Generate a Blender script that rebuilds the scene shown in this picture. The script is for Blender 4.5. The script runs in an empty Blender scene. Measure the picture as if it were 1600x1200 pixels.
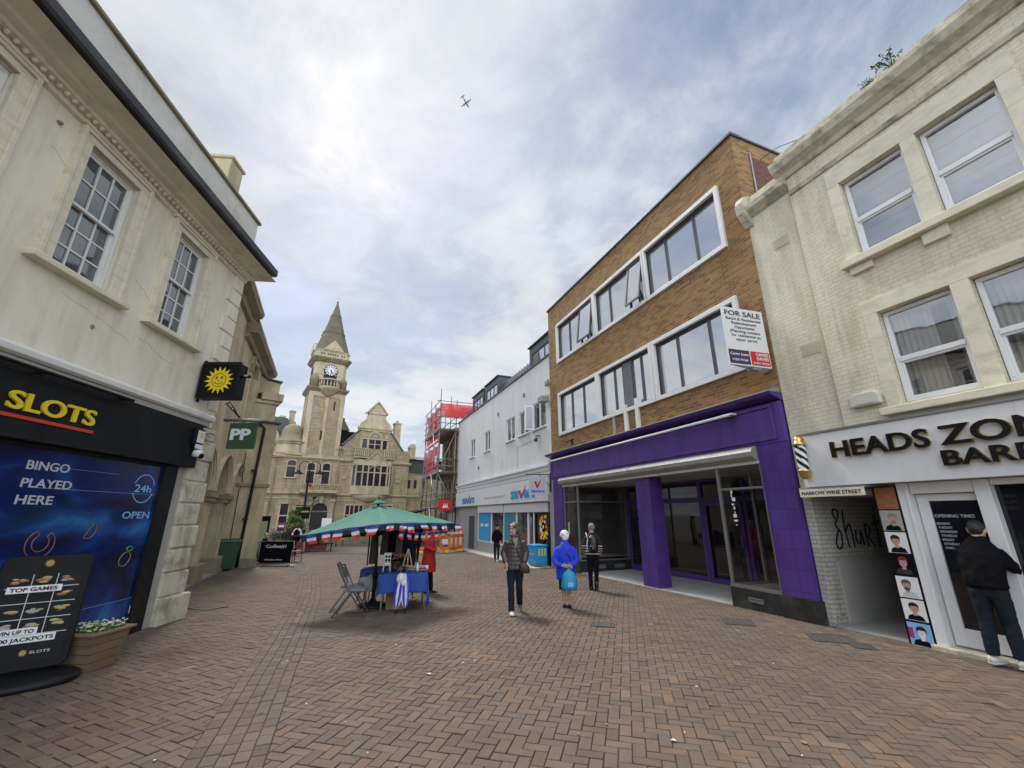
import bpy, bmesh, math, random
from mathutils import Vector, Matrix
R = math.radians
random.seed(7)
SC = bpy.context.scene
COL = SC.collection

# ---------------------------------------------------------------- camera
cam_d = bpy.data.cameras.new("camera")
cam = bpy.data.objects.new("camera", cam_d); COL.objects.link(cam)
cam.location = (0, 0, 1.7)
cam.rotation_euler = (R(90 + 17.25), 0, 0)
cam_d.sensor_width = 36; cam_d.lens = 14.78
cam_d.clip_start = 0.05; cam_d.clip_end = 6000
SC.camera = cam

# ---------------------------------------------------------------- view
SC.view_settings.view_transform = 'Standard'
SC.view_settings.look = 'None'
SC.view_settings.exposure = 1.22
SC.view_settings.gamma = 1
SUN_EL, SUN_AZ = 52, -30          # azimuth measured from +Y towards +X

# ---------------------------------------------------------------- sky
W = bpy.data.worlds.new("World"); SC.world = W; W.use_nodes = True
nt = W.node_tree; nt.nodes.clear()
N = lambda t: nt.nodes.new(t)
def wl(a, b): nt.links.new(a, b)
def wmath(op, a, b=None, c=None):
    n = N('ShaderNodeMath'); n.operation = op
    for i, x in enumerate((a, b, c)):
        if x is None: continue
        if isinstance(x, (int, float)): n.inputs[i].default_value = x
        else: wl(x, n.inputs[i])
    return n.outputs[0]
def wramp(fac, stops):
    n = N('ShaderNodeValToRGB'); wl(fac, n.inputs[0]); cr = n.color_ramp
    while len(cr.elements) < len(stops): cr.elements.new(.5)
    for e, (p, c) in zip(cr.elements, stops):
        e.position = p; e.color = (c if isinstance(c, tuple) else (c, c, c)) + (1,)
    return n.outputs[0]
def wmix(f, a, b, blend='MIX'):
    n = N('ShaderNodeMix'); n.data_type = 'RGBA'; n.blend_type = blend
    if isinstance(f, (int, float)): n.inputs[0].default_value = f
    else: wl(f, n.inputs[0])
    for i, x in ((6, a), (7, b)):
        if isinstance(x, tuple): n.inputs[i].default_value = x + (1,)
        else: wl(x, n.inputs[i])
    return n.outputs[2]
sky = N('ShaderNodeTexSky'); sky.sky_type = 'NISHITA'; sky.sun_disc = False
sky.sun_elevation = R(SUN_EL); sky.sun_rotation = R(SUN_AZ)
sky.air_density = 1.0; sky.dust_density = 1.5; sky.ozone_density = 1.5
tc = N('ShaderNodeTexCoord')
nrm = N('ShaderNodeVectorMath'); nrm.operation = 'NORMALIZE'; wl(tc.outputs['Generated'], nrm.inputs[0])
sep = N('ShaderNodeSeparateXYZ'); wl(nrm.outputs[0], sep.inputs[0])
zz = wmath('ADD', wmath('MAXIMUM', sep.outputs[2], 0.0), 0.16)
px = wmath('DIVIDE', sep.outputs[0], zz); py = wmath('DIVIDE', sep.outputs[1], zz)
cmb = N('ShaderNodeCombineXYZ'); wl(px, cmb.inputs[0]); wl(py, cmb.inputs[1])
def wnoise(scale, detail=8, rough=.55, dist=0.0, off=(0, 0, 0)):
    mp = N('ShaderNodeMapping'); wl(cmb.outputs[0], mp.inputs[0]); mp.inputs['Location'].default_value = off
    n = N('ShaderNodeTexNoise'); wl(mp.outputs[0], n.inputs['Vector'])
    n.inputs['Scale'].default_value = scale; n.inputs['Detail'].default_value = detail
    n.inputs['Roughness'].default_value = rough; n.inputs['Distortion'].default_value = dist
    return n.outputs['Fac']
n1 = wnoise(1.15, 13, .60, .35, (3.1, 1.7, 0))
n2 = wnoise(3.0, 12, .64, .5, (7.4, 4.2, 3))
n3 = wnoise(0.55, 4, .5, .0, (1.2, 9.3, 5))
# cloud cover: mostly closed, thin breaks
cover = wramp(n1, [(0.33, 0.12), (0.45, 0.72), (0.56, 1.0)])
tone = wmath('ADD', wmath('MULTIPLY', n1, .62), wmath('MULTIPLY', n2, .38))
shade = wramp(tone, [(0.39, (3.9, 4.5, 5.4)), (0.465, (4.9, 5.4, 6.2)), (0.515, (6.0, 6.4, 7.0)), (0.58, (6.8, 7.05, 7.4))])
big = wramp(n3, [(0.35, .86), (0.65, 1.1)])
shade = wmix(1.0, shade, big, 'MULTIPLY')
# clouds behind the camera are brightened, an unseen fill added for facades and street
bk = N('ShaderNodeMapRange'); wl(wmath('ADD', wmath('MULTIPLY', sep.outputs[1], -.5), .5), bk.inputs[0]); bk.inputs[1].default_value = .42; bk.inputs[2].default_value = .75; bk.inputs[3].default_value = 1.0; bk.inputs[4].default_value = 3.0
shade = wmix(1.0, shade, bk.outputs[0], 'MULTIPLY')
dotn = N('ShaderNodeVectorMath'); dotn.operation = 'DOT_PRODUCT'; wl(nrm.outputs[0], dotn.inputs[0])
dotn.inputs[1].default_value = (math.sin(R(SUN_AZ)) * math.cos(R(SUN_EL + 6)), math.cos(R(SUN_AZ)) * math.cos(R(SUN_EL + 6)), math.sin(R(SUN_EL + 6)))
glow = wramp(dotn.outputs['Value'], [(0.74, 0.0), (0.93, 0.16), (0.99, 1.0)])
shade = wmix(1.0, shade, wmix(glow, (0, 0, 0), (.5, .48, .45)), 'ADD')
skyb = wmix(1.0, sky.outputs[0], (1.0, 1.0, 1.0), 'MULTIPLY')
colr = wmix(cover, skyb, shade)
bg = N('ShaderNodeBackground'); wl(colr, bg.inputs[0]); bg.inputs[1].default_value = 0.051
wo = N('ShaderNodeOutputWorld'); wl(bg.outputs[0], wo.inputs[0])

# ---------------------------------------------------------------- sun behind thin cloud
sd = bpy.data.lights.new("sun", 'SUN'); sd.energy = 1.5; sd.angle = R(14); sd.color = (1.0, .95, .88)
so = bpy.data.objects.new("sun", sd); COL.objects.link(so)
sv = Vector((math.sin(R(SUN_AZ)) * math.cos(R(SUN_EL)), math.cos(R(SUN_AZ)) * math.cos(R(SUN_EL)), math.sin(R(SUN_EL))))
so.rotation_euler = sv.to_track_quat('Z', 'Y').to_euler()

# ================================================================ helpers
def C(r, g, b):
    f = lambda v: (v / 255 / 12.92) if v / 255 <= .04045 else ((v / 255 + .055) / 1.055) ** 2.4
    return (f(r), f(g), f(b))
K = 0.016
def gz(x, y): return -K * min(y, 80)

def link(o, parent=None):
    COL.objects.link(o)
    if parent is not None: o.parent = parent
    return o
def tag(o, label=None, cat=None, group=None, kind=None):
    if label: o['label'] = label
    if cat: o['category'] = cat
    if group: o['group'] = group
    if kind: o['kind'] = kind
    return o
def thing(name, label, cat, loc=(0, 0, 0), rz=0.0, group=None):
    o = bpy.data.objects.new(name, None); o.empty_display_size = .2
    link(o); o.location = loc; o.rotation_euler = (0, 0, rz)
    return tag(o, label, cat, group)
def kids(o): return [c for c in bpy.data.objects if c.parent == o]
def dup(o, loc=None, rz=None, parent=None, label=None):
    c = o.copy(); link(c, parent)
    if parent is None:
        if loc is not None: c.location = loc
        if rz is not None: c.rotation_euler = (0, 0, rz)
        if label: c['label'] = label
    for ch in kids(o): dup(ch, parent=c)
    return c

class MB:
    """collects geometry for one mesh; fx mirrors local x"""
    def __init__(s, fx=1): s.v = []; s.f = []; s.mi = []; s.sm = []; s.fx = fx
    def add(s, vs, fs, m=0, smooth=False):
        b = len(s.v); s.v += [(p[0] * s.fx, p[1], p[2]) for p in vs]
        for f in fs: s.f.append([b + i for i in f]); s.mi.append(m); s.sm.append(smooth)
        return s
    def box(s, x0, x1, y0, y1, z0, z1, m=0):
        v = [(x, y, z) for z in (z0, z1) for y in (y0, y1) for x in (x0, x1)]
        return s.add(v, [(0, 2, 3, 1), (4, 5, 7, 6), (0, 1, 5, 4), (2, 6, 7, 3), (0, 4, 6, 2), (1, 3, 7, 5)], m)
    def quad(s, a, b, c, d, m=0): return s.add([a, b, c, d], [(0, 1, 2, 3)], m)
    def poly(s, pts, m=0): return s.add(pts, [tuple(range(len(pts)))], m)
    def prism(s, poly, y0, y1, m=0, ax='y'):
        """2-D polygon (u,w) extruded along ax; y: (x,z), x: (y,z), z: (x,y)"""
        n = len(poly)
        def P(u, w, t): return (u, t, w) if ax == 'y' else ((t, u, w) if ax == 'x' else (u, w, t))
        v = [P(u, w, y0) for u, w in poly] + [P(u, w, y1) for u, w in poly]
        f = [tuple(range(n)), tuple(range(2 * n - 1, n - 1, -1))]
        f += [(i, (i + 1) % n, n + (i + 1) % n, n + i) for i in range(n)]
        return s.add(v, f, m)
    def loft(s, rings, m=0, smooth=True, cap=True, closed=True):
        n = len(rings[0]); v = [p for r in rings for p in r]; f = []
        for k in range(len(rings) - 1):
            for i in range(n if closed else n - 1):
                j = (i + 1) % n
                f.append((k * n + i, k * n + j, (k + 1) * n + j, (k + 1) * n + i))
        if cap and closed:
            f.append(tuple(range(n))); f.append(tuple(range((len(rings) - 1) * n, len(rings) * n)))
        return s.add(v, f, m, smooth)
    def tube(s, pts, r, n=8, m=0, smooth=True, flat=1.0):
        pts = [Vector(p) for p in pts]; rings = []
        if not isinstance(r, (list, tuple)): r = [r] * len(pts)
        prev = None
        for i, p in enumerate(pts):
            a = pts[max(i - 1, 0)]; b = pts[min(i + 1, len(pts) - 1)]
            t = (b - a).normalized()
            if prev is None:
                u = t.cross(Vector((0, 0, 1)))
                if u.length < .05: u = t.cross(Vector((0, 1, 0)))
            else: u = prev - t * prev.dot(t)
            u.normalize(); w = t.cross(u); prev = u
            rings.append([tuple(p + (u * math.cos(q) + w * math.sin(q) * flat) * r[i]) for q in [2 * math.pi * k / n for k in range(n)]])
        return s.loft(rings, m, smooth)
    def lathe(s, prof, cx=0, cy=0, n=16, m=0, smooth=True, z0=0, sx=1, sy=1, a0=0, a1=None):
        full = a1 is None; a1 = a0 + 2 * math.pi if full else a1
        c = n if full else n + 1
        rings = [[(cx + r * sx * math.cos(a0 + (a1 - a0) * k / n), cy + r * sy * math.sin(a0 + (a1 - a0) * k / n), z0 + z) for k in range(c)] for r, z in prof]
        return s.loft(rings, m, smooth, True, True)
    def blob(s, c, r, n=12, k=8, m=0):
        prof = [(max(math.sin(math.pi * i / k), .02), -math.cos(math.pi * i / k)) for i in range(k + 1)]
        rings = [[(c[0] + r[0] * a * math.cos(2 * math.pi * q / n), c[1] + r[1] * a * math.sin(2 * math.pi * q / n), c[2] + r[2] * z) for q in range(n)] for a, z in prof]
        return s.loft(rings, m)
    def disc(s, c, r, axis='y', n=24, m=0, t=.01):
        cx, cy, cz = c
        p = [(r * math.cos(2 * math.pi * i / n), r * math.sin(2 * math.pi * i / n)) for i in range(n)]
        if axis == 'y': return s.prism([(cx + a, cz + b) for a, b in p], cy, cy + t, m)
        return s.prism([(cx + a, cy + b) for a, b in p], cz, cz + t, m, 'z')
    def mesh(s, name):
        me = bpy.data.meshes.new(name); me.from_pydata(s.v, [], s.f)
        me.polygons.foreach_set('material_index', s.mi); me.polygons.foreach_set('use_smooth', s.sm)
        return me
    def build(s, name, mats, parent=None, bevel=0, recalc=True, loc=None, rz=0):
        me = s.mesh(name)
        for m in (mats if isinstance(mats, (list, tuple)) else [mats]): me.materials.append(M[m] if isinstance(m, str) else m)
        if recalc:
            bm = bmesh.new(); bm.from_mesh(me); bmesh.ops.recalc_face_normals(bm, faces=bm.faces); bm.to_mesh(me); bm.free()
        o = bpy.data.objects.new(name, me); link(o, parent)
        if loc is not None: o.location = loc
        o.rotation_euler = (0, 0, rz)
        if bevel:
            b = o.modifiers.new('bevel', 'BEVEL'); b.width = bevel; b.segments = 2; b.limit_method = 'ANGLE'; b.angle_limit = R(40)
        return o
    def skin(s, name, mats, parent=None, voxel=.012, smooth=3, fold=0):
        """fuse the overlapping closed pieces into one continuous surface"""
        me = s.mesh(name + '_raw'); o = bpy.data.objects.new(name + '_raw', me); COL.objects.link(o)
        bm = bmesh.new(); bm.from_mesh(me); bmesh.ops.recalc_face_normals(bm, faces=bm.faces); bm.to_mesh(me); bm.free()
        r = o.modifiers.new('r', 'REMESH'); r.mode = 'VOXEL'; r.voxel_size = voxel; r.use_smooth_shade = True
        if smooth:
            q = o.modifiers.new('s', 'SMOOTH'); q.iterations = smooth; q.factor = .5
        if fold:
            if 'folds' not in bpy.data.textures: t = bpy.data.textures.new('folds', 'CLOUDS'); t.noise_scale = .085; t.noise_depth = 2
            q = o.modifiers.new('d', 'DISPLACE'); q.texture = bpy.data.textures['folds']; q.strength = fold; q.mid_level = .5
        dg = bpy.context.evaluated_depsgraph_get()
        m2 = bpy.data.meshes.new_from_object(o.evaluated_get(dg)); m2.name = name
        bpy.data.objects.remove(o); bpy.data.meshes.remove(me)
        m2.materials.clear()
        for m in (mats if isinstance(mats, (list, tuple)) else [mats]): m2.materials.append(M[m])
        m2.polygons.foreach_set('use_smooth', [True] * len(m2.polygons))
        return link(bpy.data.objects.new(name, m2), parent)

_tc = {}
def text2d(body, bold=0.0, ext=0.0):
    key = (body, bold, ext)
    if key not in _tc:
        cu = bpy.data.curves.new('t', 'FONT'); cu.body = body; cu.size = 1; cu.offset = bold; cu.extrude = ext; cu.resolution_u = 4
        o = bpy.data.objects.new('t', cu); COL.objects.link(o)
        dg = bpy.context.evaluated_depsgraph_get()
        me = bpy.data.meshes.new_from_object(o.evaluated_get(dg))
        _tc[key] = ([tuple(v.co) for v in me.vertices], [tuple(p.vertices) for p in me.polygons])
        bpy.data.objects.remove(o); bpy.data.curves.remove(cu); bpy.data.meshes.remove(me)
    return _tc[key]
def text(mb, body, fn, x0, z0, width, height=None, depth=.004, bold=.02, shear=0.0, m=0):
    """letters width wide, capital height given, lower-left at (x0,z0) in reading coordinates; fn maps (rx,rz,d) to local"""
    vs, fs = text2d(body, bold, .5)
    xs = [v[0] for v in vs]; x_min, x_max = min(xs), max(xs)
    kx = width / max(x_max - x_min, 1e-6)
    cap = 0.73 + 2 * bold
    kz = (height / cap) if height else kx
    pts = [fn(x0 + (v[0] - x_min) * kx + shear * (v[1] + bold) * kz, z0 + (v[1] + bold) * kz, (v[2] + .5) * depth) for v in vs]
    mb.add(pts, fs, m)

class Site:
    """a facade: s runs along it away from the camera, out towards the street, z up"""
    def __init__(s, o, ang, flip):
        a = R(ang); s.d = Vector((math.sin(a), math.cos(a), 0)); s.o = Vector((o[0], o[1], 0)); s.flip = flip
        fx = s.d if not flip else -s.d
        s.fx = -1 if flip else 1
        s.rz = math.atan2(fx.y, fx.x)
        yv = Vector((-fx.y, fx.x, 0)); s.n = yv
    def mb(s): return MB(s.fx)
    def root(s, name, label, cat, s0=0.0, group=None): return thing(name, label, cat, s.o, s.rz, group)
    def w(s, a, out=0, z=0):
        p = s.o + s.d * a + s.n * out; return (p.x, p.y, z)
    def tx(s, out):
        """text mapper: rx runs in reading direction, measured along the facade from s=0"""
        if s.flip: return lambda rx, rz, d: (rx, out + d, rz)
        return lambda rx, rz, d: (-rx, out + d, rz)
SR = Site((5.453, 8.193), -21.4, False)
SL = Site((-6.19, 8.808), -4.6, True)
SG = Site((-9.14, 12.97), -23, True)
SP = Site((-11.0, 17.4), 50, True)
ST = Site((-15.998, 38.0), 57, True)
# ================================================================ materials
M = {}
def _new(name):
    m = bpy.data.materials.new(name); m.use_nodes = True; nt = m.node_tree; nt.nodes.clear()
    out = nt.nodes.new('ShaderNodeOutputMaterial'); b = nt.nodes.new('ShaderNodeBsdfPrincipled')
    nt.links.new(b.outputs[0], out.inputs[0]); M[name] = m
    return m, nt, b, out
def _nd(nt, t, **kw):
    n = nt.nodes.new(t)
    for k, v in kw.items():
        if k in n.inputs: n.inputs[k].default_value = v
        else: setattr(n, k, v)
    return n
def _mix(nt, f, a, b, blend='MIX'):
    n = nt.nodes.new('ShaderNodeMix'); n.data_type = 'RGBA'; n.blend_type = blend
    for i, x in ((0, f), (6, a), (7, b)):
        if isinstance(x, (int, float)): n.inputs[i].default_value = x
        elif isinstance(x, tuple): n.inputs[i].default_value = x + (1,)
        else: nt.links.new(x, n.inputs[i])
    return n.outputs[2]
def _ramp(nt, f, stops):
    n = nt.nodes.new('ShaderNodeValToRGB'); nt.links.new(f, n.inputs[0]); cr = n.color_ramp
    while len(cr.elements) < len(stops): cr.elements.new(.5)
    for e, (p, c) in zip(cr.elements, stops):
        e.position = p; e.color = (c if isinstance(c, tuple) else (c, c, c)) + (1,)
    return n.outputs[0]
def _noise(nt, vec, scale, detail=5, rough=.55, dist=0):
    n = _nd(nt, 'ShaderNodeTexNoise', Scale=scale, Detail=detail, Roughness=rough, Distortion=dist)
    if vec is not None: nt.links.new(vec, n.inputs['Vector'])
    return n.outputs['Fac']
def _scale(nt, vec, sc):
    n = nt.nodes.new('ShaderNodeMapping'); nt.links.new(vec, n.inputs[0]); n.inputs['Scale'].default_value = sc
    return n.outputs[0]
def _bump(nt, b, h, strength, dist=.01, prev=None):
    n = nt.nodes.new('ShaderNodeBump'); nt.links.new(h, n.inputs['Height'])
    n.inputs['Strength'].default_value = strength; n.inputs['Distance'].default_value = dist
    if prev is not None: nt.links.new(prev, n.inputs['Normal'])
    nt.links.new(n.outputs[0], b.inputs['Normal']); return n.outputs[0]
def dark(c, k): return tuple(x * k for x in c)
def _streak(nt, v, c, col, k):
    """rain streaks and blotches left on a wall"""
    a = _noise(nt, _scale(nt, v, (1, 1, .06)), 5.5, 6, .6, .15); m = _noise(nt, v, .9, 4, .6)
    x = nt.nodes.new('ShaderNodeMath'); x.operation = 'MULTIPLY'; nt.links.new(_ramp(nt, a, [(.50, 0.0), (.66, 1.0)]), x.inputs[0]); nt.links.new(_ramp(nt, m, [(.42, 0.0), (.62, k)]), x.inputs[1])
    return _mix(nt, x.outputs[0], c, col)
def pm(name, col, rough=.6, var=.12, scale=3.0, bump=.0, bscale=60, bdist=.004, metal=0, spec=.5, grime=None, gamt=.5, gscale=1.2, gstretch=(1, 1, 1), fine=.0, fscale=90, coat=0, streak=0):
    m, nt, b, out = _new(name)
    tc = nt.nodes.new('ShaderNodeTexCoord'); v = tc.outputs['Object']
    c = _mix(nt, _noise(nt, v, scale, 6, .6), dark(col, 1 - var), tuple(min(1, x * (1 + var)) for x in col))
    if fine:
        c = _mix(nt, _noise(nt, v, fscale, 3, .7), c, _mix(nt, fine, c, (0, 0, 0)), 'MIX')
    if grime:
        g = _noise(nt, _scale(nt, v, gstretch), gscale, 8, .68, .4)
        c = _mix(nt, _ramp(nt, g, [(.46, 0.0), (.46 + .26, gamt)]), c, grime)
    if streak: c = _streak(nt, v, c, grime, streak)
    nt.links.new(c, b.inputs['Base Color']) if not isinstance(c, tuple) else None
    b.inputs['Metallic'].default_value = metal; b.inputs['Specular IOR Level'].default_value = spec
    b.inputs['Coat Weight'].default_value = coat
    rr = _noise(nt, v, scale * 2.3, 4)
    mr = nt.nodes.new('ShaderNodeMapRange'); nt.links.new(rr, mr.inputs[0])
    mr.inputs[3].default_value = max(rough - .1, .02); mr.inputs[4].default_value = min(rough + .1, 1)
    nt.links.new(mr.outputs[0], b.inputs['Roughness'])
    if bump: _bump(nt, b, _noise(nt, v, bscale, 4, .6), bump, bdist)
    return m
def wall_vec(nt):
    tc = nt.nodes.new('ShaderNodeTexCoord'); v = tc.outputs['Object']
    s = nt.nodes.new('ShaderNodeSeparateXYZ'); nt.links.new(v, s.inputs[0])
    a = nt.nodes.new('ShaderNodeMath'); a.operation = 'ADD'; nt.links.new(s.outputs[0], a.inputs[0]); nt.links.new(s.outputs[1], a.inputs[1])
    c = nt.nodes.new('ShaderNodeCombineXYZ'); nt.links.new(a.outputs[0], c.inputs[0]); nt.links.new(s.outputs[2], c.inputs[1])
    return v, c.outputs[0]
def bm_(name, c1, c2, mortar, bw=.225, bh=.075, ms=.01, bump=.6, rough=.85, bias=0.0, grime=None, gamt=.5, gscale=.9, gstretch=(1, 1, .35), var=.15, wob=.0, offset=.5, fine=.25, bd=.008, peel=None, streak=0, pth=.655):
    m, nt, b, out = _new(name)
    v, wv = wall_vec(nt)
    if wob:
        nz = _nd(nt, 'ShaderNodeTexNoise', Scale=6.0, Detail=3); nt.links.new(v, nz.inputs['Vector'])
        vm = nt.nodes.new('ShaderNodeVectorMath'); vm.operation = 'MULTIPLY_ADD'
        nt.links.new(nz.outputs['Color'], vm.inputs[0]); vm.inputs[1].default_value = (wob, wob, 0); nt.links.new(wv, vm.inputs[2]); wv = vm.outputs[0]
    t = _nd(nt, 'ShaderNodeTexBrick', Scale=1.0, Bias=bias); nt.links.new(wv, t.inputs['Vector'])
    t.inputs['Brick Width'].default_value = bw; t.inputs['Row Height'].default_value = bh; t.inputs['Mortar Size'].default_value = ms
    t.inputs['Mortar Smooth'].default_value = .15; t.offset = offset
    t.inputs['Color1'].default_value = c1 + (1,); t.inputs['Color2'].default_value = c2 + (1,); t.inputs['Mortar'].default_value = mortar + (1,)
    c = t.outputs['Color']
    c = _mix(nt, _noise(nt, v, 1.7, 6, .6), _mix(nt, 1.0, c, (1 - var,) * 3, 'MULTIPLY'), c)
    c = _mix(nt, _ramp(nt, _noise(nt, v, 70, 3, .7), [(.35, fine), (.65, 0.0)]), c, dark(c1, .35))
    if peel:
        c = _mix(nt, _ramp(nt, _noise(nt, v, 4.5, 9, .75, .6), [(pth, 0.0), (pth + .02, 1.0)]), c, peel)
    if grime:
        c = _mix(nt, _ramp(nt, _noise(nt, _scale(nt, v, gstretch), gscale, 8, .68, .4), [(.45, 0.0), (.72, gamt)]), c, grime)
    if streak: c = _streak(nt, v, c, grime, streak)
    nt.links.new(c, b.inputs['Base Color']); b.inputs['Roughness'].default_value = rough; b.inputs['Specular IOR Level'].default_value = .25
    inv = nt.nodes.new('ShaderNodeMath'); inv.operation = 'SUBTRACT'; inv.inputs[0].default_value = 1; nt.links.new(t.outputs['Fac'], inv.inputs[1])
    h = _mix(nt, .35, inv.outputs[0], _noise(nt, v, 38, 4, .6))
    _bump(nt, b, h, bump, bd)
    return m
def emit_none(): pass

CREAM = C(214, 205, 172)
pm('render_cream', (.80, .75, .605), .85, .08, 1.1, .6, 9, .008, spec=.2, grime=(.40, .35, .25), gamt=.5, gscale=2.0, gstretch=(1, 1, .3), fine=.12, streak=.4)
pm('stone_cream', (.66, .61, .47), .85, .14, 2.5, .9, 18, .012, spec=.2, grime=(.11, .10, .075), gamt=.8, gscale=3.2, fine=.2, streak=.5)
pm('moulding_cream', (.70, .65, .51), .8, .10, 3.5, .4, 45, .004, spec=.2, grime=(.30, .26, .18), gamt=.45, gscale=2.6, gstretch=(1, 1, 2.5))
pm('white_band', (.70, .69, .64), .7, .06, 2, .2, 30, spec=.3, grime=(.35, .33, .28), gamt=.4)
pm('parapet_paint', (.62, .61, .55), .85, .1, 1.5, .6, 14, .006, spec=.2, grime=(.33, .31, .25), gamt=.5, gscale=1.6)
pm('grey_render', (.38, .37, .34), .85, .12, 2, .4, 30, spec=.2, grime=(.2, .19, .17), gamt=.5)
pm('lead_dark', (.035, .035, .038), .6, .3, 4, .3, 30, grime=(.09, .09, .085), gamt=.6, gscale=2.5)
pm('paint_white', (.72, .72, .70), .4, .04, 2, .0, spec=.45, grime=(.5, .49, .45), gamt=.25, gscale=2.4)
pm('upvc', (.76, .77, .77), .32, .03, 2, spec=.5, grime=(.55, .55, .52), gamt=.22, gscale=2.2)
pm('sign_black', (.011, .012, .0125), .6, .25, 1.5, .15, 25, spec=.18, grime=(.03, .03, .028), gamt=.5, gscale=1.3)
pm('black_metal', (.010, .010, .011), .5, .2, 5, .1, 40, spec=.25)
pm('black_gloss', (.007, .007, .008), .5, .2, 3, spec=.18)
pm('plinth_black', (.022, .024, .024), .25, .3, 5, .15, 20, spec=.5, grime=(.10, .10, .09), gamt=.45, gscale=3.5)
pm('letter_yellow', (.80, .60, .02), .45, .05)
pm('letter_red', (.55, .05, .03), .45, .08)
pm('letter_white', (.74, .75, .76), .5, .04)
pm('letter_grey', (.50, .52, .55), .5, .05)
pm('letter_pale_blue', (.22, .45, .75), .5, .05)
pm('outline_orange', (.30, .13, .05), .5, .1)
pm('outline_green', (.14, .36, .10), .5, .1)
pm('outline_gold', (.42, .26, .06), .5, .1)
pm('galvanised', (.34, .34, .33), .55, .18, 6, .15, 30, metal=.25, grime=(.20, .17, .13), gamt=.5, gscale=4)
pm('steel', (.24, .24, .24), .45, .2, 5, metal=.5)
pm('gold_metal', (.62, .45, .16), .25, .1, 5, metal=.9)
pm('anthracite', (.055, .06, .068), .4, .1, 3, spec=.5)
pm('zinc_grey', (.16, .17, .19), .45, .15, 2.5, metal=.35, grime=(.09, .09, .10), gamt=.5)
pm('purple_paint', (.098, .048, .255), .45, .14, 2.2, .2, 25, .004, spec=.35, grime=(.045, .026, .11), gamt=.6, gscale=3.0, gstretch=(1, 1, .18), fine=.12, streak=.6)
pm('purple_trim', (.064, .030, .18), .4, .12, 3, .05, 30)
pm('concrete', (.33, .32, .29), .9, .18, 2.5, .5, 40, grime=(.12, .12, .10), gamt=.6, gscale=2.6, fine=.2)
pm('concrete_pale', (.42, .41, .38), .85, .12, 2.2, .3, 60, grime=(.2, .2, .18), gamt=.5, gscale=2.8, fine=.15)
pm('white_render', (.64, .64, .64), .85, .06, .8, .15, 80, .002, spec=.2, grime=(.43, .43, .42), gamt=.4, gscale=.9, gstretch=(1, 1, .25), streak=.5)
pm('fascia_white', (.62, .635, .655), .45, .04, 1.5, spec=.4, grime=(.5, .5, .5), gamt=.2)
pm('fascia_clean', (.68, .68, .68), .4, .04, 1.5, spec=.4, grime=(.42, .41, .38), gamt=.25, gscale=2.5, gstretch=(1, 1, .3), streak=.4)
pm('shop_blue', (.012, .30, .60), .35, .08, 2)
pm('shop_teal', (.02, .24, .30), .35, .12, 2)
pm('sign_grey', (.50, .51, .55), .5, .06)
pm('sign_red', (.55, .018, .02), .45, .08)
pm('sign_green', (.028, .085, .035), .5, .12, 3, grime=(.02, .05, .022), gamt=.4)
pm('sign_paper', (.74, .74, .73), .6, .05, 2, grime=(.55, .54, .5), gamt=.25)
pm('sign_purple_dark', (.05, .025, .09), .5, .1)
pm('bin_green', (.022, .075, .035), .5, .15, 3, .1, 40, grime=(.06, .08, .05), gamt=.5, gscale=3)
pm('door_green', (.012, .06, .055), .35, .2, 2)
pm('oak', (.20, .135, .08), .75, .3, 2.5, .4, 60, grime=(.09, .06, .035), gamt=.6, gscale=3, gstretch=(1, 1, 6))
pm('pine', (.50, .32, .15), .6, .15, 6)
pm('cardboard', (.30, .19, .10), .85, .12, 4)
pm('petal_white', (.78, .78, .74), .6, .05)
pm('leaf', (.055, .11, .03), .6, .45, 9, spec=.3)
pm('leaf_bright', (.10, .19, .045), .6, .4, 9, spec=.3)
pm('lavender', (.11, .11, .10), .75, .4, 9, spec=.2)
pm('soil', (.03, .022, .016), .95, .3, 10)
pm('canopy_green', (.062, .195, .150), .8, .12, 2.5, .25, 14, .006, spec=.25)
pm('canopy_shaded', (.012, .045, .035), .85, .2, 4)  # canopy green for the valance, with the shadow under the rim in its colour
pm('litter_pale', (.55, .54, .50), .8, .3, 30)
pm('cloth_pink', (.42, .26, .28), .85, .2, 12)
pm('flag_red', (.62, .05, .045), .75, .1); pm('flag_white', (.72, .72, .74), .75, .06); pm('flag_blue', (.05, .07, .36), .75, .15)
pm('cloth_blue', (.035, .075, .30), .85, .18, 5, .3, 18, .01, spec=.2)
pm('cloth_grey', (.36, .36, .36), .85, .1, 5, .2, 18, spec=.2)
pm('umbrella_blue', (.03, .045, .50), .55, .12); pm('umbrella_white', (.62, .64, .72), .55, .08)
pm('chair_grey', (.10, .105, .11), .45, .15, 5); pm('chair_pad', (.16, .17, .185), .4, .12, 5)
pm('net_red', (.62, .055, .05), .8, .25, 4)
pm('barrier_orange', (.68, .16, .02), .5, .12, 4, grime=(.35, .09, .02), gamt=.4, gscale=3)
pm('timber', (.27, .17, .095), .85, .25, 3, .3, 40)
pm('board_wood', (.30, .23, .15), .85, .25, 2, .3, 30)
pm('slate', (.085, .095, .115), .6, .25, 6, .4, 20)
pm('spire_stone', (.16, .145, .095), .9, .25, 1.2, .5, 12, grime=(.07, .07, .045), gamt=.6, gscale=.8)
pm('stone_trim', (.54, .46, .31), .9, .18, 1.8, .4, 20, grime=(.13, .11, .075), gamt=.65, gscale=1.6, gstretch=(1, 1, .4))
pm('stone_dark', (.28, .235, .15), .9, .25, 1.5, .5, 20, grime=(.07, .065, .045), gamt=.7, gscale=1.4)
pm('stone_carved', (.46, .395, .265), .9, .2, 4, .6, 9, .02, grime=(.12, .10, .06), gamt=.6, gscale=3)
pm('clock_white', (.70, .72, .76), .4, .03)
pm('tile_grey', (.33, .32, .315), .5, .06)
pm('litter_blue', (.02, .30, .62), .4, .08)
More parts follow.
